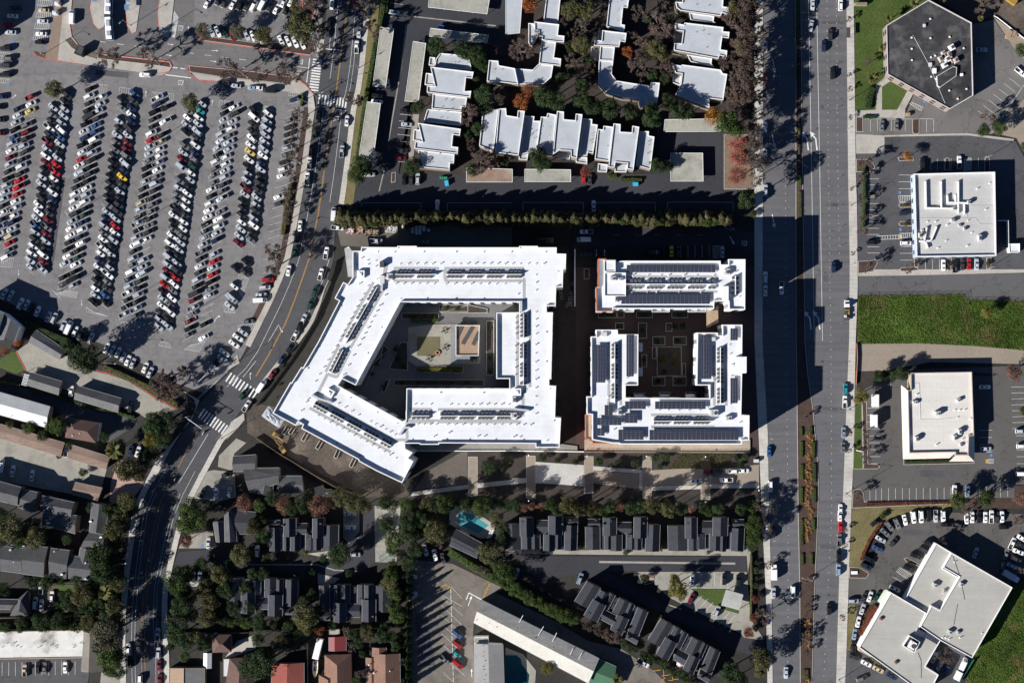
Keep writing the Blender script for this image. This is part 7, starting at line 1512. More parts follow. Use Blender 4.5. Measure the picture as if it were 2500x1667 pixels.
trees(2,2,'dark','in the shady belt between the park and the townhouses','350,1500,66 420,1540,64 900,1510,64 1100,1530,64 1190,1510,66 1550,1530,64 1750,1520,56 1900,1530,58 2100,1540,54 30,1510,60', 2.7)
trees(0,3,'dark','in the shady gardens between street and charcoal townhouses','1850,480,70 2080,720,82 1760,930,72 1750,770,72 2050,970,62 2150,880,72 1720,1210,62 1850,1180,62 1960,420,50', 1.9)
trees(1,3,'dark','in the shady gardens between street and charcoal townhouses','20,1040,60 300,1060,60 560,900,62 50,80,62 60,210,72 520,540,40', 1.9)
trees(1,3,'dark','in the dark grove above the motel lot','1200,110,72 1400,200,92 1450,330,82 1400,90,92 1510,50,82 1540,180,62 1750,130,62 2280,150,62 2250,260,72 1400,470,70 1360,560,60', 2.0)
trees(0,3,'dark','in the gardens west of the dirt yard','640,850,80 700,940,70 850,900,70 640,560,40 300,650,60', 1.6)
trees(0,3,'dark','among the darkest gardens of the lower quarter','560,620,55 350,600,50 700,620,55 780,860,62 480,940,55 920,830,62 1030,760,62 1880,640,55 1980,900,62 2100,600,62 2260,700,70 2300,860,70 2200,980,55 1680,720,70 1560,1230,40 2330,560,60 2120,480,50', 2.0)
trees(1,3,'dark','among the darkest gardens of the lower quarter','60,560,60 450,830,62 520,760,55 860,560,40 40,980,60 700,1040,45 1000,1050,45 1180,1060,50 100,420,45 620,420,40', 2.0)
trees(0,2,'dark','in the shady yards west of the curving street','400,870,55 640,960,40 960,880,50 1100,955,55 1330,1080,80 1400,1010,70 1000,1540,72 860,1530,60 1100,1545,72 1230,1565,60 540,1050,30 760,1200,40', 1.9)
trees(0,3,'dark','in the shady yards west of the curving street','620,250,50 200,250,82 20,260,62 900,640,82 1010,560,82 1020,440,82 850,640,62 620,760,72 1000,960,82 60,1040,60 200,1020,72 270,1040,52 700,1040,62 880,1240,50 1080,1300,82 1090,1450,72 10,20,70 200,180,60', 1.9)
trees(1,3,'dark','in the gardens of the terracotta houses','20,1180,62 330,1200,62 400,1120,62 900,1120,62 940,1200,52 980,1300,40 1250,1150,60 1280,1220,52 930,1560,50 560,1010,50', 1.8)
trees(2,0,'brown','in the garden court between townhouses','560,560,72 600,700,62 1100,330,58 1420,640,72 1430,320,62 1200,400,72 1180,770,50 1430,90,60 720,640,60 480,200,60 540,330,60 1150,520,60', 2.0)
trees(2,0,'dark','in the garden court between townhouses','560,640,55 700,560,55 1430,180,60 1400,720,60 1300,700,60 520,430,50 1240,160,50', 1.8)
trees(1,0,'dark','in the gardens between white roofed townhouses','2000,700,60 2040,1180,62 1930,1230,50 1980,1560,60 2290,1480,50 2080,620,60', 1.8)
_pre = set(bpy.data.objects)
trees(1,1,'green','growing in a white courtyard planter','1450,1340,24 1560,1338,22 1750,1265,20 1850,1268,20 1640,1340,22 2150,1450,18')
trees(1,2,'green','growing in a white courtyard planter','1190,420,20 1300,70,26 1330,160,26 1370,225,22 1080,300,22 1120,205,22 1350,380,20 1500,380,20 1650,380,20 1800,380,20 1950,380,20 2155,150,18 2155,260,18')
LIFT += [o for o in bpy.data.objects if o not in _pre and o.parent is None]
trees(2,2,'yellow','growing in the red paved court','1390,160,32 1480,130,24 1500,195,24'); trees(2,2,'dark','growing in the red paved court','1345,360,24 1540,360,24 1400,280,22 1210,170,20 1160,485,14 1400,485,14 1640,485,14')
trees(2,1,'dark','growing in the red paved court','1495,1420,26 1570,1420,26 1340,1560,24 1530,1560,24 1195,1460,24 985,1425,20 900,1325,20 1210,1325,20 1540,1325,20')
# conifers in the motel side hedge that throw the long pointed shadows
for i in range(13):
    q = t(1,3,f'{1400+rnd.uniform(-6,8)},{620+i*80}')[0]; conifer(q, 34, rnd.uniform(7,10), 'in the shaded line west of the motel lot', True)
# median planting and vine rows
GR = None
def tuft_mesh(seed, m, n=70):
    r_ = random.Random(seed); V = []; F = []
    for _ in range(n):
        a = r_.uniform(0, 6.283); e = r_.uniform(.3,1.3); d = Vector((math.cos(a)*math.cos(e), math.sin(a)*math.cos(e), math.sin(e))); s = Vector((-d.y, d.x, 0)).normalized()*.07; q = d*r_.uniform(.6,1.0)
        i = len(V); V += [tuple(-s), tuple(s), tuple(q+Vector((d.x*.25,d.y*.25,-.1)))]; F.append((i, i+1, i+2))
    return me('ornamental_grass', V, F, m)
TUF = [tuft_mesh(s, LF['tan']) for s in range(3)]
def tuft(p, r_, lab):
    g = G(p, .3); tag(ob('ornamental_grass', rnd.choice(TUF), None, (g.x, g.y, .14), rnd.random()*6, (r_,r_,r_)), lab, 'ornamental grass', lab)
for i in range(34):
    y = 850+i*21.5; tuft(t(3,2,f'{365+rnd.uniform(-30,30)},{y}')[0], rnd.uniform(.9,1.6), 'tan ornamental grass tuft in the avenue median')
for i in range(14):
    y = 20+i*18; tuft(t(3,3,f'{362+rnd.uniform(-30,30)},{y}')[0], rnd.uniform(.9,1.6), 'tan ornamental grass tuft in the avenue median')
for y in (1010,1040,1090,1130,1190,1240,1510,1550): tuft(t(3,3,f'{345+rnd.uniform(-20,25)},{y}')[0], rnd.uniform(1.2,1.9), 'tan ornamental grass tuft in the avenue median')
HM = 'clipped green hedge block in the avenue median'
def hm(c, r, x0, x1, y0, y1, k='green'):
    o = hedge(HM, t(c,r,f'{(x0+x1)/2},{y0} {(x0+x1)/2},{y1}'), (x1-x0)/3.76*S, .9, k, 22, .3); o['group'] = HM
for a in ((3,0,262,292,-40,370), (3,0,262,295,540,720,'dark'), (3,0,270,298,1120,1420,'olive'), (3,1,265,310,0,140), (3,1,270,312,190,430,'olive'), (3,2,290,320,790,865), (3,2,375,410,785,860), (3,2,290,325,920,1060), (3,2,400,435,920,1070), (3,2,290,328,1130,1270), (3,2,405,445,1120,1290), (3,2,290,325,1340,1480), (3,2,405,445,1340,1480), (3,3,295,328,60,300), (3,3,400,435,60,160), (3,3,295,330,375,480), (3,3,380,415,375,480), (3,3,310,380,1440,1530,'olive')): hm(*a)
trees(3,3,'brown','standing in the avenue median','345,650,30 350,850,30 345,930,30 350,1130,45 340,1280,40 350,1180,40'); trees(3,1,'brown','standing in the avenue median','285,660,28 290,1090,30 290,1300,30'); trees(3,2,'bare','standing in the avenue median','330,700,38')
# vine-like ground cover rows
VR = MB(); r_ = random.Random(5); V = []; F = []
for i in range(13):
    for x in range(1430, 2080, 9):
        y = 1030+i*11
        if x < 1540-(i*9) or x > 2060-(i*14): continue
        g = G(t(2,2,f'{x+r_.uniform(-3,3)},{y+r_.uniform(-2,2)}')[0])
        for _ in range(5): leafquad(V, F, g+Vector((r_.uniform(-.3,.3), r_.uniform(-.2,.2), r_.uniform(.1,.45))), Vector((0,0,1))+rv(r_)*.7, .32, r_)
o = ob('ground_cover', me('ground_cover', V, F, LF['olive'])); o['kind'] = 'stuff'; tag(o, 'rows of low ground cover plants in the park bed', 'ground cover')
# meadow and verge grass blades
def grassy(label, poly, n, kind, size, zr=(.05,.35), seed=3):
    r_ = random.Random(seed); P = [G(p) for p in poly]; tr = tess([P]); ar = []
    for a, b_, c in tr: ar.append(abs((P[b_]-P[a]).cross(P[c]-P[a]).z)/2)
    T_ = sum(ar); V = []; F = []
    for (a, b_, c), A_ in zip(tr, ar):
        for _ in range(int(n*A_/T_)):
            u, v = r_.random(), r_.random()
            if u+v > 1: u, v = 1-u, 1-v
            p = P[a]+(P[b_]-P[a])*u+(P[c]-P[a])*v
            if -215 < p.x < 215 and -145 < p.y < 145: leafquad(V, F, p+Vector((0,0,r_.uniform(*zr))), Vector((r_.uniform(-.6,.6), r_.uniform(-.6,.6), 1.0)), size*r_.uniform(.5,1.5), r_)
    o = ob('meadow_grass', me('meadow_grass', V, F, LF[kind])); o['kind'] = 'stuff'; return tag(o, label, 'grass')
grassy('rough green grass of the meadow below the side road', t(3,1,'829,1147 1812,1132 1812,1183 2400,1195')+t(3,2,'2400,90 1870,38 1400,18 820,20'), 34000, 'grass', .48)
grassy('bright green rough grass behind the dealership', t(3,3,'2400,560 2400,1600 1800,1600 1885,1345 2250,720'), 24000, 'grass', .48, seed=4)
grassy('short lawn blades beside the hexagonal office', t(3,0,'795,-20 1440,-20 1080,235 1085,680 985,780 995,1005 805,1015'), 4500, 'grass', .32, (.02,.08), seed=6)

# ================================================================ STREET FURNITURE AND SMALL THINGS
def lamp(c, r, base, top, arms, lab, grp=None, h=9.3, green=False):
    """base, arm ends in crop coords"""
    p = t(c,r,base)[0]; g = G(p); m = GREENP if green else POLE
    e = empty('lamp_post', tuple(g), lab, 'lamp post', grp or lab)
    b = MB(); b.tube((0,0,0), (0,0,h), .11, .07, 7); b.tube((0,0,0), (0,0,.5), .22, .2, 8); b.obj('pole', m, e)
    for q in t(c,r,arms):
        v = G(q, h)-g; v.z = h
        k = MB(); k.tube((0,0,h-.1), tuple(v), .05, .04, 5); k.obj('arm', m, e)
        d = Vector((v.x, v.y, 0)); rz = math.atan2(d.y, d.x); L_ = MB(); L_.box((0,0,0), (.85,.38,.16), taper=.8); L_.obj('lamp_head', POLE if not green else GREENP, e, tuple(v), rz)
LL = 'double armed steel lamp post in the big parking lot'
for s in ('668,395 670,325 660,460', '1280,480 1282,405 1275,545', '1900,545 1902,490 1892,605', '1178,1195 1185,1135 1168,1255', '1798,1280 1800,1215 1795,1345', '560,1105 563,1045 553,1170'):
    b_, a1, a2 = s.split(); lamp(0,1,b_,None,f'{a1} {a2}',LL)
for s in ('1385,1320 1385,1255 1380,1380', '2000,1400 2002,1335 1997,1465'):
    b_, a1, a2 = s.split(); lamp(0,0,b_,None,f'{a1} {a2}',LL)
lamp(0,0,'1195,238',None,'1100,212','single armed steel lamp post on the bus island','bus island lamps'); lamp(0,0,'1490,272',None,'1480,262','short lamp on the far bus island','bus island lamps',8); lamp(0,0,'1470,600',None,'1475,530','single armed lamp post at the end of the plaza planter'); lamp(0,0,'2235,690',None,'2240,625 2270,715','single armed lamp post on the planted island beside the lot'); lamp(0,0,'400,500',None,'372,490','lamp post at the paver strip end'); lamp(1,0,'420,943',None,'380,938 485,948','double armed lamp post at the lot corner near the crossing'); lamp(1,0,'380,1496',None,'330,1493 405,1499','double armed lamp post halfway along the lot verge'); lamp(1,1,'235,640',None,'165,630 305,650','double armed lamp post beside the clipped lot hedge'); lamp(1,0,'500,38',None,'450,35','lamp post in the upper lot corner'); lamp(0,2,'1018,200',None,'1015,140 1055,207','lamp post on the lot shrub line')
CG = 'green cobra head street lamp along the avenue'
lamp(3,0,'748,922',None,'672,910',CG,None,9,True); lamp(3,1,'765,318',None,'690,310',CG,None,9,True); lamp(3,2,'745,625',None,'672,623',CG,None,9,True); lamp(3,2,'715,1398',None,'638,1407',CG,None,11,True); lamp(3,3,'650,1535',None,'575,1550',CG,None,11,True); lamp(3,3,'368,602',None,'320,605 420,600','double armed lamp post in the avenue median')
CS_ = 'grey cobra head street lamp along the curving street'
lamp(1,0,'940,630',None,'868,612',CS_); lamp(1,0,'560,900',None,'610,850',CS_); lamp(0,2,'2030,890',None,'2130,740',CS_); lamp(0,3,'1105,465',None,'1150,470',CS_); lamp(0,2,'2150,200',None,'2080,280',CS_)
lamp(3,1,'990,828',None,'985,815','lamp post at the store lot corner bed',None,7); lamp(3,1,'2030,890',None,'2022,900','lamp post at the store parking island',None,7); lamp(3,0,'985,1558',None,'975,1550','lamp post on the planted bed above the store',None,7); lamp(3,0,'2015,1445',None,'2005,1440','lamp post on the rounded island behind the store',None,7)
for p in t(2,2,'155,1042 690,1048 1232,1050 1770,1055 155,1455 1232,1465 1770,1467 2258,1360'):
    g = G(p); e = empty('garden_lamp', tuple(g), 'short globe lamp at the end of a park cross path', 'lamp', 'park path lamps'); b = MB(); b.tube((0,0,0), (0,0,3.2), .06,.05,6); b.obj('pole', METAL_D, e)
    b = MB(); b.tube((0,0,3.1), (0,0,3.35), .22,.3,8); b.tube((0,0,3.35), (0,0,3.6), .3,.1,8); b.obj('globe', WHITEP, e)
# traffic signal mast arms at the crossing
for bs, en in (('1740,690','1890,795'), ('1820,405','1925,310')):
    a, c_ = [G(q) for q in t(0,2,bs+' '+en)]
    e = empty('traffic_signal', tuple(a), 'white mast arm traffic signal spanning the street crossing', 'traffic signal', 'mast arm signals')
    b = MB(); b.tube((0,0,0), (0,0,6.4), .15,.12,8); b.obj('pole', WHITEP, e); v = c_-a; b = MB(); b.tube((0,0,6.2), (v.x,v.y,6.6), .12,.08,7); b.obj('mast_arm', WHITEP, e)
    for u in (.55, .95):
        k = MB(); k.box((v.x*u, v.y*u, 5.9), (.4,.4,1.1)); k.obj('signal_head', METAL_D, e)
# orange flags / delineator posts on the avenue
for c, r, s in ((3,0,'625,292 628,602 632,998 728,1190'), (3,1,'645,70 660,522 665,692 752,873 688,1183 672,1395'), (3,2,'702,210')):
    for p in t(c,r,s):
        g = G(p); e = empty('delineator_post', tuple(g), 'small red topped marker post on the avenue edge', 'marker post', 'avenue marker posts'); b = MB(); b.tube((0,0,0), (0,0,1.2), .05,.04,6); b.obj('post', WHITEP, e); b = MB(); b.box((0,0,1.3), (.3,.12,.35)); b.obj('flag', P_RED, e)
# signs
def sign(p, lab, size, h, m, rz=0, txt=None):
    g = G(p); e = empty('sign', tuple(g), lab, 'sign', None, rz); b = MB(); b.tube((0,0,0), (0,0,h), .05,.05,6); b.obj('post', POLE, e); b = MB(); b.box((0,0,h), (size[0],.06,size[1])); b.obj('panel', m, e)
MS = thing('monument_sign', 'brown slatted monument sign on the office lawn edge', 'sign', t(3,0,'848,45')[0])
b = MB(); g = G(t(3,0,'848,45')[0]); b.box((g.x, g.y, .9), (4.6,.9,1.6)); b.obj('panel', PAVER, MS); b = MB(); b.box((g.x, g.y, .06), (5.0,1.2,.12)); b.obj('plinth', CONC, MS)
MS = thing('monument_sign', 'white monument sign board on the office lawn strip', 'sign', t(3,2,'835,1005')[0]); g = G(t(3,2,'835,1005')[0]); b = MB(); b.box((g.x, g.y, .8), (2.2,.35,1.4), R(-12)); b.obj('panel', WHITEP, MS); b = MB(); b.box((g.x, g.y, .1), (2.8,1.4,.2)); b.obj('plinth', MULCH, MS)
BS = thing('bus_shelter', 'dark roofed bus shelter on the avenue sidewalk', 'bus shelter', t(3,0,'738,300')[0]); g = G(t(3,0,'738,300')[0], 2.5); b = MB(); b.box((g.x, g.y, 2.5), (1.5,3.9,.12)); b.obj('roof', METAL_D, BS)
for dx in (-.6,.6):
    for dy in (-1.7,1.7): b = MB(); b.box((g.x+dx, g.y+dy, 1.22), (.08,.08,2.44)); b.obj('post', METAL_D, BS)
b = MB(); b.box((g.x, g.y, .5), (.4,2.6,.08)); b.obj('bench', METAL_D, BS)
for s, lab, hh in (('680,465', 'dark canopy over the stair entrance by the bus plaza curve', 2.8),): pass
ST = thing('stair_canopy', 'black cube shaped kiosk on the bus plaza corner', 'kiosk', t(0,0,'730,470')[0]); block(ST, t(0,0,'715,425 770,440 740,515 675,490'), 3.2, .2, .15, METAL_D, METAL_D)
for s in '1180,82 1190,5 885,5'.split():
    g = G(t(0,0,s)[0]); e = empty('bus_stop_shelter', tuple(g), 'small blue grey shelter on a bus island', 'shelter', 'bus island shelters'); b = MB(); b.box((0,0,2.5), (1.7,2.1,.12)); b.obj('roof', mat('blue_shelter', (.10,.17,.30)), e)
    for dx in (-.7,.7):
        for dy in (-.9,.9): b = MB(); b.box((dx,dy,1.22), (.07,.07,2.44)); b.obj('post', METAL_D, e)
for s in '540,45 520,130'.split():
    g = G(t(0,0,s)[0]); e = empty('bike_locker', tuple(g), 'pale barrel topped locker on the paver strip', 'locker', 'lockers on the paver strip'); b = MB(); b.box((0,0,1.0), (2.0,1.5,2.0)); b.box((0,0,2.1), (1.9,1.3,.3), taper=.6); b.obj('body', METAL_L, e); b = MB(); b.box((-1.01,0,1.0), (.03,.9,1.7)); b.obj('door', METAL_D, e)
# fences
def fence(label, pts, h, m=None, step=2.4, panel=True, name='fence'):
    e = thing(name, label, 'fence', pts[0]); P = [G(p) for p in pts]
    pm = MB(); pm.box((0,0,h/2), (.09,.09,h)); pd = pm.mesh('post', m or METAL_D)
    for a, c in zip(P, P[1:]):
        d = c-a; n = max(1, int(d.length/step)); rz = math.atan2(d.y, d.x); seg = d.length/n
        if panel: k = MB(); k.box((0,0,h*.5), (seg-.1,.04,h*.86)); kd = k.mesh('panel', m or METAL_D)
        else: k = MB(); k.box((0,0,h-.05), (seg-.1,.05,.06)); k.box((0,0,h*.5), (seg-.1,.03,.05)); kd = k.mesh('rail', m or METAL_D)
        for i in range(n):
            q = a+d*(i/n); ob('post', pd, e, (q.x, q.y, 0)); w_ = a+d*((i+.5)/n); ob('panel' if panel else 'rail', kd, e, (w_.x, w_.y, 0), rz)
    return e
fence('dark screened construction fence along the street beside the white block', t(1,1,'730,830 700,960 640,1090 600,1230 540,1380 450,1530')+t(1,2,'380,80 300,200 130,430 0,600'), 2.2)
fence('dark construction fence between the dirt yard and the grey house', t(1,2,'0,885 250,1050 560,1240 720,1330 960,1420'), 2.0, WOOD); fence('black fence between carports and the clipped hedge', t(1,0,'1192,-40 1150,200 1090,400 1045,830 1010,830 1000,940 950,1430'), 1.9)
fence('low rail fence along the meadow and side road', t(3,1,'829,1150 1812,1131 1812,1186 2400,1195'), 1.4, None, 3, False); fence('rusty steel fence along the gravel road end by the sidewalk', t(3,2,'812,20 818,150 812,280 806,400'), 1.3, mat('rusty_steel', (.30,.13,.08)), 1.6)
fence('dark board fence behind the small gardens and townhouses', t(0,3,'1550,1105 1900,1110 2350,1095')+t(1,3,'0,1085 640,1075 1330,1050'), 1.9, WOOD); fence('board fence behind the grey townhouse row', t(0,3,'420,660 640,640 860,655'), 1.8, WOOD); fence('long board fence between dirt yard and motel', t(0,3,'-60,965 320,962 900,945 1090,910'), 1.8, WOOD)
fence('board fence between garden plots beside the boat', t(1,3,'475,1200 480,1660'), 1.8, WOOD); fence('green screened fence beside the dealership yard', t(3,3,'1880,1345 1740,1568'), 2.2, mat('green_screen', (.02,.12,.07))); fence('terrace railing along the white block retaining wall', t(1,2,'1450,1000 2350,1000'), 1.2, None, 1.6, False)
fence('terrace railing above the park beside the solar block', t(2,2,'664,1008 2183,1014'), 1.9, None, 1.6, False); fence('low wall fence along the tan dirt lot diagonal', t(3,0,'2070,150 2100,165 2350,360'), .8, WHITEP)
# construction things
def excavator(p, rz, lab):
    g = G(p); e = empty('loader', tuple(g), lab, 'construction machine', 'yellow machines on the dirt yard', R(rz))
    for s in (-1, 1):
        b = MB(); b.box((0,s*1.0,.45), (3.6,.55,.9), taper=.92); b.obj('track', METAL_D, e)
    b = MB(); b.box((-.3,0,1.25), (3.0,1.7,.9), taper=.94); b.box((-1.3,0,1.9), (1.0,1.5,.5)); b.obj('body', YELM, e); b = MB(); b.box((.3,.3,2.1), (1.4,1.0,1.5), taper=.85); b.obj('cab', METAL_D, e)
    b = MB(); b.tube((1.0,-.3,1.5), (3.2,-.3,3.2), .22,.18,6); b.tube((3.2,-.3,3.2), (4.4,-.3,1.6), .18,.14,6); b.obj('boom', YELM, e); b = MB(); b.box((4.5,-.3,.9), (.8,1.3,.8), taper=.7); b.obj('bucket', METAL_D, e)
excavator(t(1,2,'200,865')[0], -30, 'yellow tracked machine nearer the white tarp on the dirt yard'); excavator(t(1,2,'245,985')[0], 130, 'yellow tracked machine parked along the dirt yard fence'); excavator(t(2,1,'340,640')[0], 178, 'orange yellow lift in the dark construction lane')
def crate(p, rz, sz, m, name, lab, cat, grp, z=0):
    g = G(p); e = empty(name, (g.x, g.y, z), lab, cat, grp, R(rz)); b = MB(); b.box((0,0,sz[2]/2), sz); b.obj('body', m, e); b = MB(); b.box((0,0,sz[2]+.04), (sz[0]*1.04,sz[1]*1.04,.08)); b.obj('lid', m, e)
for s in '1440,528 1475,520 1510,520 1545,520 1440,560 1475,548 1508,545 1545,545 1585,548 1478,575 1508,572 1355,515'.split(): crate(t(1,1,s)[0], rnd.uniform(-6,6), (1.1,1.1,1.3), METAL_L, 'pallet_load', 'wrapped grey pallet load in the dark construction lane', 'pallet', 'pallet loads in the lane')
def dumpster(p, rz, sz, m, lab, load=None):
    g = G(p); e = empty('dumpster', tuple(g), lab, 'dumpster', None, R(rz)); x, y, z = sz; b = MB()
    b.box((0,0,.15), (x,y,.3)); b.box((0,y/2,z/2), (x,.1,z)); b.box((0,-y/2,z/2), (x,.1,z)); b.box((x/2,0,z/2), (.1,y,z)); b.box((-x/2,0,z/2), (.1,y,z)); b.obj('bin', m, e)
    if load:
        r_ = random.Random(2); k = MB()
        for _ in range(60): k.box((r_.uniform(-x*.45,x*.45), r_.uniform(-y*.4,y*.4), z*r_.uniform(.5,1.0)), (r_.uniform(.3,1.4), r_.uniform(.1,.5), .08), r_.uniform(0,3))
        k.obj('scrap', load, e)
dumpster(t(1,1,'1060,570')[0], 0, (6.2,2.3,1.7), METAL_D, 'long open dumpster full of scrap wood behind the white block', WOOD); dumpster(t(1,1,'955,535')[0], 20, (2.6,3.6,1.4), mat('rust_bin', (.25,.09,.06)), 'rusty heaped skip of pipes and tyres by the cypress row', mat('debris', (.4,.3,.22))); dumpster(t(1,1,'870,555')[0], 0, (2.6,1.8,1.5), P_RED, 'red equipment bin at the construction lane entrance', METAL_L)
dumpster(t(1,1,'1245,540')[0], 0, (4.6,2.2,1.6), METAL_L, 'grey open dumpster in the dark construction lane', METAL_L); dumpster(t(0,2,'2000,190')[0], 45, (3.2,2.6,1.3), METAL_D, 'black empty enclosure beside the crossing corner')
crate(t(1,1,'1752,118')[0], 10, (1.4,2.0,1.4), mat('turquoise_bin', (.03,.33,.50)), 'waste_bin', 'turquoise waste bin tipped beside the pale carport', 'bin', None); crate(t(2,1,'1133,126')[0], 0, (2.0,1.3,1.4), mat('turquoise_bin', (.03,.33,.50)), 'waste_bin', 'turquoise waste bin below the long townhouse row', 'bin', None); crate(t(1,0,'1703,258')[0], -5, (2.0,1.2,1.6), mat('blue_bin', (.03,.10,.45)), 'waste_bin', 'blue waste bin beside the shaded carport', 'bin', None)
for s in '1695,68 1714,68 1733,68 1749,68'.split(): crate(t(1,1,s)[0], 0, (.6,.7,1.1), mat('green_bin', (.02,.22,.12)), 'wheelie_bin', 'green wheelie bin beside the turquoise bin', 'bin', 'green wheelie bins')
# concrete pipe rings between the blocks
rgm = MB()
for k in range(14):
    a, c_ = 6.283*k/14, 6.283*(k+1)/14
    for z0, z1, q in ((0,1.0,.62),): rgm.quad((math.cos(a)*q,math.sin(a)*q,z0), (math.cos(c_)*q,math.sin(c_)*q,z0), (math.cos(c_)*q,math.sin(c_)*q,z1), (math.cos(a)*q,math.sin(a)*q,z1)); rgm.quad((math.cos(c_)*.5,math.sin(c_)*.5,z0), (math.cos(a)*.5,math.sin(a)*.5,z0), (math.cos(a)*.5,math.sin(a)*.5,z1), (math.cos(c_)*.5,math.sin(c_)*.5,z1)); rgm.quad((math.cos(a)*q,math.sin(a)*q,z1), (math.cos(c_)*q,math.sin(c_)*q,z1), (math.cos(c_)*.5,math.sin(c_)*.5,z1), (math.cos(a)*.5,math.sin(a)*.5,z1))
RINGD = rgm.mesh('pipe_ring', CONC)
for s in '445,1108 450,1135 455,1168 556,1035 546,1125 530,1172 555,1165 528,1198 552,1196 510,1222 535,1225 500,1243 548,1228'.split():
    g = G(t(2,1,s)[0]); tag(ob('pipe_ring', RINGD, None, (g.x,g.y,.03)), 'concrete pipe ring standing in the narrow shaded yard', 'pipe ring', 'concrete pipe rings')
# yard planters poking from the SW facade
for s in '290,790 250,850;345,800 310,850;465,850 430,910;600,920 560,985;760,1000 730,1070;905,1080 870,1150'.split(';'):
    a, b_ = t(1,2,s); e = thing('planter_frame', 'grey concrete planter frame standing out from the white block', 'planter', a, 'planter frames'); d = (G(b_)-G(a)); nn = (-d.y/d.length*8, -d.x/d.length*8)
    for k in (-.5, .5): ribbon('side', e, [(a[0]+nn[0]*k, a[1]+nn[1]*k), (b_[0]+nn[0]*k, b_[1]+nn[1]*k)], .2, 0, .9, CONC)
    ribbon('end', e, [(b_[0]+nn[0]*.5, b_[1]+nn[1]*.5), (b_[0]-nn[0]*.5, b_[1]-nn[1]*.5)], .2, 0, .9, CONC)
# white tarp heap
r_ = random.Random(8); V = []; F = []; A_ = t(1,2,'30,620 150,600 270,730 240,790 120,730')
c0 = G(ctr(A_)); N_ = 18
for i in range(N_+1):
    for j in range(N_+1):
        u, v = i/N_*2-1, j/N_*2-1; x, y = u*4.2, v*2.4; V.append((x*.82+y*.57, -x*.57+y*.82, max(.02, (1-u*u)*(1-v*v)*.9*(1+r_.uniform(-.6,.6)))))
for i in range(N_):
    for j in range(N_): k = i*(N_+1)+j; F.append((k, k+N_+1, k+N_+2, k+1))
tag(ob('tarp_heap', me('tarp_heap', V, F, mat('crumpled_tarp', (.30,.32,.36), rough=.5)), None, (c0.x, c0.y, .02)), 'crumpled pale tarp heap beside the white block corner', 'tarp')
# vehicles of their own shape: box trailers, work truck, caravan, boat, motorcycles
def trailer(p, rz, L_, w_, h, lab, m=None, name='box_trailer', cab=False):
    g = G(p); e = empty(name, tuple(g), lab, 'trailer' if not cab else 'truck', None, R(rz)); b = MB(); b.box((0,0,.8+h/2), (L_,w_,h)); b.box((0,0,.8+h+.05), (L_*.96,w_*.94,.1), taper=.97); b.obj('box', m or WHITEP, e); b = MB(); b.box((0,0,.7), (L_,w_*.7,.2)); b.obj('chassis', METAL_D, e)
    for x in (-L_*.32, L_*.3):
        for s in (-1,1): ob('wheel', WHEEL, e, (x, s*(w_/2-.15), .42), 0 if s > 0 else math.pi, (1.25,1.25,1.25))
    if cab:
        b = MB(); b.box((L_/2+.9,0,1.3), (1.8,w_*.92,1.7), taper=.9); b.obj('cab', WHITEP, e); q = MB(); q.box((L_/2+1.75,0,1.75), (.05,w_*.75,.7)); q.obj('windshield', CARGLASS, e)
trailer(t(3,2,'975,543')[0], 90, 4.9, 2.4, 2.6, 'plain white box trailer beside the yellow green tree'); trailer(t(3,2,'962,728')[0], 90, 4.9, 2.4, 2.6, 'white box trailer with dark roof vents on the office stalls'); trailer(t(3,3,'2200,570')[0], -30, 5.0, 2.4, 2.2, 'shaded grey box truck in the dealership lot', METAL_L, 'box_truck', True); trailer(t(3,3,'50,565')[0], 90, 4.2, 2.2, 1.9, 'white box truck parked on the avenue kerb', None, 'box_truck', True)
trailer(t(3,3,'1735,1490')[0], 65, 3.6, 2.2, 1.8, 'white box trailer in the walled yard corner')
trailer(t(1,3,'578,1240')[0], 76, 8.2, 2.5, 2.2, 'long white caravan with tree shadow on its roof', None, 'caravan')
WT = empty('work_truck', tuple(G(t(3,1,'720,1275')[0])), 'white work truck with orange and black gear on its open bed', 'truck', None, R(90))
b = MB(); b.box((-1.6,0,.85), (5.0,2.3,.25)); b.obj('bed', METAL_D, WT); b = MB(); loft(b, [(.9,1.05,.5,1.2,1.4,.9), (2.6,1.05,.5,1.2,1.35,.9), (3.6,.95,.5,1.0,1.15,.85)]); gl = greenhouse(b, .9, 2.8, 1.0, 2.2, .98, .85, 1.4, 2.15); b.obj('cab', WHITEP, WT)
for k, pts in gl.items(): ob(k.rstrip('2'), quadpart(k, pts, CARGLASS), WT)
for i, (x, y, s, m_) in enumerate(((-.2,.0,(.5,2.0,.5),YELM), (-1.2,.5,(.9,.8,.7),METAL_D), (-1.3,-.6,(1.2,.7,.5),YELM), (-2.6,.6,(1.0,.8,.6),METAL_L), (-3.3,-.4,(.9,1.2,.6),METAL_D))): b = MB(); b.box((x,y,.98+s[2]/2), s); b.obj('gear', m_, WT)
for x in (2.4,-2.4):
    for s in (-1,1): ob('wheel', WHEEL, WT, (x, s*1.0, .4), 0 if s > 0 else math.pi, (1.2,1.2,1.2))
BO = empty('motor_boat', tuple(G(t(1,3,'548,1430')[0])), 'white open motor boat on the drive beside the terracotta house', 'boat', None, R(-92))
b = MB(); st = [(-3.0,1.05), (-1.5,1.15), (0,1.12), (1.6,.9), (2.6,.5), (3.3,.06)]
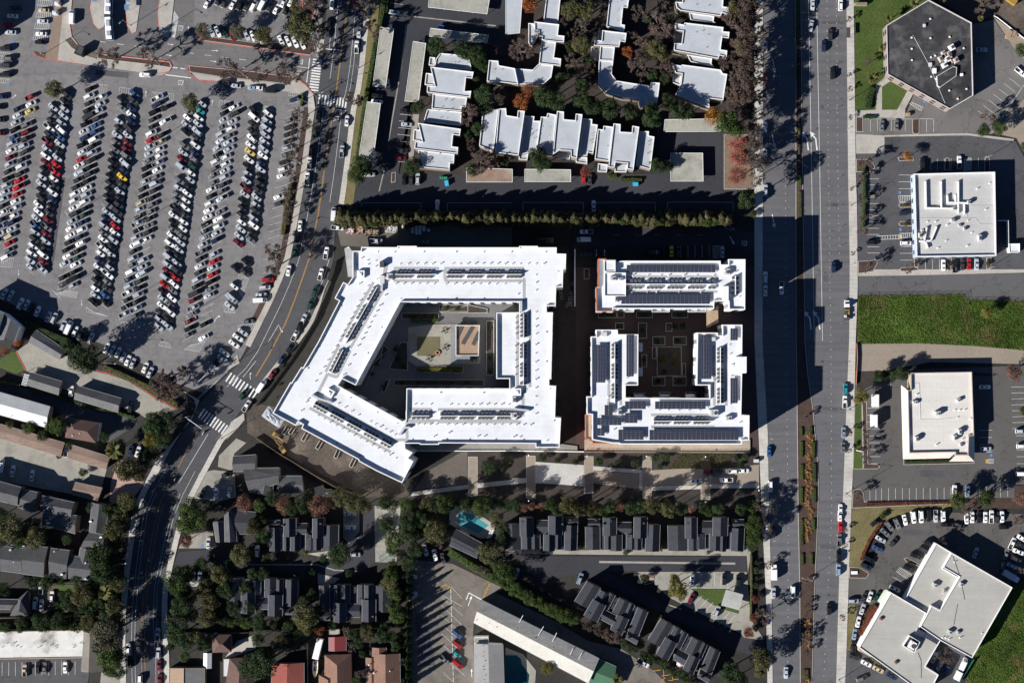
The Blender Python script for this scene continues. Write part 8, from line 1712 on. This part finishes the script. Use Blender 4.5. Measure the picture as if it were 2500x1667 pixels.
for (x0, w0), (x1, w1) in zip(st, st[1:]):
    for s in (-1,1):
        q = [(x0,s*w0,1.35), (x1,s*w1,1.42), (x1,s*w1*.55,.55), (x0,s*w0*.55,.5)]; b.quad(*(q if s < 0 else q[::-1])); q = [(x0,s*w0,1.36), (x1,s*w1,1.43), (x1,s*w1*.8,1.44), (x0,s*w0*.8,1.38)]; b.quad(*(q if s < 0 else q)[::-1 if s < 0 else 1]); q = [(x0,s*w0*.8,1.38), (x1,s*w1*.8,1.44), (x1,s*w1*.5,.8), (x0,s*w0*.5,.8)]; b.quad(*q)
    b.quad((x0,-w0*.5,.8), (x1,-w1*.5,.8), (x1,w1*.5,.8), (x0,w0*.5,.8))
b.quad((-3.0,-1.05,1.35), (-3.0,1.05,1.35), (-3.0,.58,.5), (-3.0,-.58,.5)); b.obj('hull', mat('cream_hull', (.62,.56,.45)), BO)
for x in (-2.2,-.4,.6): k = MB(); k.box((x,0,1.0), (.5,1.0,.4)); k.obj('seat', METAL_D, BO)
k = MB(); k.box((-3.2,0,1.0), (.4,.45,1.0)); k.obj('outboard_motor', METAL_D, BO); k = MB(); k.box((-.5,0,.4), (5.0,1.2,.12)); k.obj('trailer_frame', METAL_L, BO)
def rider(p, rz, lab1, lab2, moto=True):
    g = G(p); e = empty('motorcycle', tuple(g), lab1, 'motorcycle', None, R(rz))
    for x in (.7,-.7): ob('wheel', WHEEL, e, (x, 0, .33), 0, (1,.7,1))
    b = MB(); b.box((0,0,.7), (1.1,.3,.4), taper=.8); b.box((-.5,0,.85), (.7,.26,.14)); b.tube((.7,0,.4), (.5,0,1.05), .04,.04,6); b.obj('frame', WHITEP, e); b = MB(); b.tube((.48,-.4,1.1), (.48,.4,1.1), .03,.03,6); b.obj('handlebar', METAL_D, e)
    # rider: one skinned body
    J = {'pel':(-.35,0,.95,.17), 'chest':(-.1,0,1.35,.19), 'neck':(.0,0,1.55,.075), 'head':(.06,0,1.72,.125)}
    for s, n in ((1,'l'), (-1,'r')): J.update({'sh'+n:(-.05,s*.2,1.45,.075), 'el'+n:(.12,s*.33,1.22,.055), 'ha'+n:(.44,s*.34,1.12,.05), 'hip'+n:(-.3,s*.11,.92,.11), 'kn'+n:(.12,s*.24,.82,.08), 'an'+n:(-.1,s*.22,.42,.06), 'to'+n:(.12,s*.22,.36,.05)})
    E = [('pel','chest'), ('chest','neck'), ('neck','head')]+[x for n in 'lr' for x in (('chest','sh'+n), ('sh'+n,'el'+n), ('el'+n,'ha'+n), ('pel','hip'+n), ('hip'+n,'kn'+n), ('kn'+n,'an'+n), ('an'+n,'to'+n))]
    ks = list(J); d = bpy.data.meshes.new('person'); d.from_pydata([J[k][:3] for k in ks], [(ks.index(a), ks.index(c)) for a, c in E], [])
    o = tag(ob('person', d, None, tuple(g), R(rz)), lab2, 'person'); m = o.modifiers.new('skin', 'SKIN')
    for k, sv in zip(ks, d.skin_vertices[0].data): sv.radius = (J[k][3],)*2; sv.use_root = k == 'pel'
    s_ = o.modifiers.new('sub', 'SUBSURF'); s_.levels = 1; s_.render_levels = 1
    d.materials.append(mat('dark_riding_suit', (.05,.05,.06)))
    h = MB(); h.tube((.06,0,1.66), (.07,0,1.80), .14,.15,10); h.tube((.07,0,1.80), (.07,0,1.88), .15,.06,10); hh = h.obj('helmet', WHITEP, o)
    m.use_smooth_shade = True
rider(t(0,2,'1872,838')[0], 58, 'white motorcycle riding up the curving street near the crosswalk', 'rider in dark suit and white helmet near the crosswalk'); rider(t(0,2,'1612,1265')[0], 60, 'white motorcycle riding in the tree shade lower on the street', 'rider in dark suit and white helmet in the tree shade')
# pool furniture, parasol
for i in range(6):
    p = t(1,3,f'{1885+i*13},{165+i*8}')[0]; g = G(p); e = empty('sun_lounger', (g.x,g.y,.03), 'white sun lounger in the row beside the pool pavilion', 'sun lounger', 'loungers by the pavilion', R(60)); b = MB(); b.box((0,0,.35), (1.3,.6,.07)); b.obj('seat', WHITEP, e); b = MB(); b.box((-.8,0,.5), (.6,.6,.07)); b.obj('backrest', WHITEP, e); b = MB(); b.box((.5,0,.16), (.08,.5,.32)); b.box((-.5,0,.16), (.08,.5,.32)); b.obj('leg', WHITEP, e)
for i in range(4):
    p = t(1,3,f'{2172-i*9},{165+i*20}')[0]; g = G(p); e = empty('sun_lounger', (g.x,g.y,.03), 'white sun lounger at the shallow corner of the pool', 'sun lounger', 'loungers at the pool corner', R(15)); b = MB(); b.box((0,0,.35), (1.3,.6,.07)); b.obj('seat', WHITEP, e); b = MB(); b.box((-.8,0,.5), (.6,.6,.07)); b.obj('backrest', WHITEP, e); b = MB(); b.box((.5,0,.16), (.08,.5,.32)); b.box((-.5,0,.16), (.08,.5,.32)); b.obj('leg', WHITEP, e)
g = G(t(2,3,'1545,1395')[0], 2.6); e = empty('parasol', (g.x,g.y,0), 'pale pink parasol on a diagonal townhouse terrace', 'parasol'); b = MB(); b.tube((0,0,2.0), (0,0,2.7), 1.5,.05,10); b.obj('canopy', mat('pale_canvas', (.60,.50,.46)), e); b = MB(); b.tube((0,0,0), (0,0,2.1), .04,.04,6); b.obj('pole', WHITEP, e)
GRD = thing('trash_enclosure', 'green grid roofed trash enclosure at the concrete parking', 'enclosure', t(1,3,'1200,430')[0]); 
for i in range(12): a, b_ = t(1,3,f'{1130+i*13.4},{405} {1128+i*13.4},{462}'); ribbon('slat', GRD, [a, b_], .14, 2.2, .08, mat('verdigris_steel', (.10,.19,.18)))
for i in range(5): a, b_ = t(1,3,f'1130,{405+i*14} 1278,{402+i*14}'); ribbon('beam', GRD, [a, b_], .12, 2.1, .08, mat('verdigris_steel', (.10,.19,.18)))
for p in t(1,3,'1132,408 1276,404 1276,458 1130,460'): boxpart('post', GRD, p, 0, (.14,.14,2.1), METAL_D)
_pre = set(bpy.data.objects)
for c, r, s_ in ((1,1,'1915,1388 1990,1400 2025,1400 1740,1470'), (1,2,'1600,160 1750,60 1990,160 2025,160')):
    for p in t(c,r,s_):
        g = G(p); e = empty('patio_table', (g.x, g.y, .3), 'dark round patio table with chairs on the courtyard terrace', 'table', 'courtyard patio tables'); b = MB(); b.tube((0,0,.7), (0,0,.76), .6,.6,12); b.obj('top', METAL_D, e); b = MB(); b.tube((0,0,0), (0,0,.7), .06,.06,6); b.obj('leg', METAL_D, e)
        for k in range(4):
            a = k*1.571+.4; b = MB(); b.box((math.cos(a)*1.0, math.sin(a)*1.0, .42), (.45,.45,.06), a); b.box((math.cos(a)*1.22, math.sin(a)*1.22, .65), (.05,.45,.45), a); b.box((math.cos(a)*1.0, math.sin(a)*1.0, .2), (.3,.3,.4), a); b.obj('chair', METAL_D, e)
LIFT += [o for o in bpy.data.objects if o not in _pre and o.parent is None]
# debris by the hexagonal office, yellow truck corner
DB = [('2210,320',(2.6,1.6,1.2)), ('2250,310',(1.8,1.4,1.0)), ('2225,345',(1.6,1.3,.9)), ('2190,345',(1.4,1.2,.8)), ('2265,330',(1.2,1.2,.8))]
for s, sz in DB: crate(t(3,0,s)[0], rnd.uniform(0,90), sz, WOOD, 'cardboard_bale', 'tan bale on the dirt bank behind the hexagonal office', 'bale', 'tan bales on the dirt bank')
crate(t(3,0,'2225,12')[0], -35, (4.2,2.0,1.8), YELM, 'yellow_machine', 'yellow machine on the dirt lot corner', 'construction machine', None)
crate(t(3,0,'1280,1057')[0], 0, (1.5,1.2,1.3), WOOD, 'utility_box', 'tan utility box beside the office path', 'utility box', None); crate(t(3,3,'790,552')[0], 0, (2.4,1.2,.5), WHITEP, 'sign_base', 'low white slab sign on the dealership verge', 'sign', None); crate(t(2,0,'1265,1395')[0] if False else t(2,2,'2240,1095')[0], 0, (1.8,1.2,1.4), METAL_L, 'utility_box', 'grey utility box at the park corner by the avenue', 'utility box', None)
# kerbed islands in the east lots
for c, r, s in ((3,0,'1190,1445 1330,1437 1340,1475 1205,1480'), (3,0,'1625,1455 1645,1447 1665,1455 1665,1560 1622,1560'), (3,0,'1990,1450 2012,1440 2032,1450 2035,1580 1985,1580'), (3,0,'810,1462 920,1462 970,1500 990,1580 810,1580'), (3,0,'1325,1095 1390,1090 1388,1215 1375,1232 1340,1232 1325,1215'), (3,0,'808,1075 870,1078 872,1212 808,1212'), (3,1,'900,188 975,188 995,210 975,232 900,232'), (3,1,'880,402 960,402 970,416 955,432 880,430'), (3,1,'1195,315 1215,295 1330,295 1330,338 1215,338'), (3,1,'1197,487 1215,465 1333,465 1333,508 1215,508'), (3,1,'826,830 1005,818 1005,850 960,925 826,945'), (3,1,'1205,905 1225,888 1380,880 1375,915 1225,925'), (3,1,'1640,800 1685,800 1680,910 1660,922 1642,905'), (3,1,'2005,795 2050,795 2048,895 2030,912 2005,900'), (3,1,'1340,805 1380,805 1380,890 1342,890'), (2,3,'1160,570 1300,560 1308,615 1290,645 1230,665 1190,650'), (3,3,'1245,425 1275,412 1420,490 1405,500 1280,465'), (3,3,'745,500 840,505 930,560 900,605 745,602'), (1,1,'1245,20 1285,10 1280,105 1240,110')):
    slab('kerbed_island', t(c,r,s), .13, MULCH, KERB)
slab('stone_bed', t(2,3,'1255,565 1300,562 1303,625 1265,640'), .18, mat('river_stones', (.36,.25,.18), var2=.4, sc2=2.5))
# asphalt repairs and manhole covers
for c, r, s_ in ((3,0,'485,965 510,970 508,1005 483,1000'), (3,1,'508,968 545,968 545,1015 508,1015'), (3,1,'510,925 538,925 538,942 510,942'), (3,1,'580,300 640,300 640,330 580,330'), (3,2,'500,600 640,610 640,640 500,630'), (3,3,'480,300 620,310 620,340 480,330'), (3,0,'500,200 700,205 700,228 500,222'), (1,0,'640,560 860,590 855,640 640,610'), (1,1,'600,40 640,45 600,280 570,270'), (0,3,'1240,1100 1380,1105 1375,1190 1240,1180'), (0,0,'880,640 1180,670 1170,720 870,690'), (0,1,'560,60 600,65 480,900 450,890'), (0,1,'1170,80 1190,82 1090,800 1070,795'), (3,2,'1400,1180 1700,1190 1700,1250 1400,1240'), (3,3,'1250,160 1480,170 1470,220 1240,205'), (1,3,'1460,900 1560,880 1640,1400 1500,1420')): fill('asphalt_patch', t(c,r,s_), .046)
for c, r, s_ in ((3,0,'455,1182'), (3,2,'500,187'), (3,2,'567,1125'), (3,3,'555,755'), (1,0,'720,640'), (0,0,'938,98'), (0,2,'2080,620'), (0,3,'1290,600'), (1,1,'500,900')):
    g = G(t(c,r,s_)[0]); b = MB(); b.tube((0,0,0), (0,0,.03), .42,.42,14); o = b.obj('manhole_cover', mat('cast_iron', (.04,.04,.042)), None, (g.x,g.y,.03 if c else .01)); tag(o, 'round dark manhole cover set in the asphalt', 'manhole cover', 'manhole covers')
# ================================================================ finish
KM = {'asphalt_patch': mat('patched_asphalt', (.070,.070,.075), var=.2, var2=.2), 'white_lane_marking': P_WHITE, 'yellow_lane_marking': P_YEL, 'faded_parking_line': P_FADE, 'red_kerb_paint': P_RED, 'blue_parking_symbol': P_BLUE, 'pale_edging': WALK, 'concrete_gutter': CONC2}
for k, b in MK.items():
    # all paint faces up
    for i, f in enumerate(b.f):
        if area([b.v[j] for j in f]) < 0: b.f[i] = f[::-1]
    struct(b.obj(k, KM[k]))
rebase()
for o in LIFT: o.location.z += DECK
bpy.context.view_layer.update()
print('CARS', NCAR, 'objects', len(bpy.data.objects))
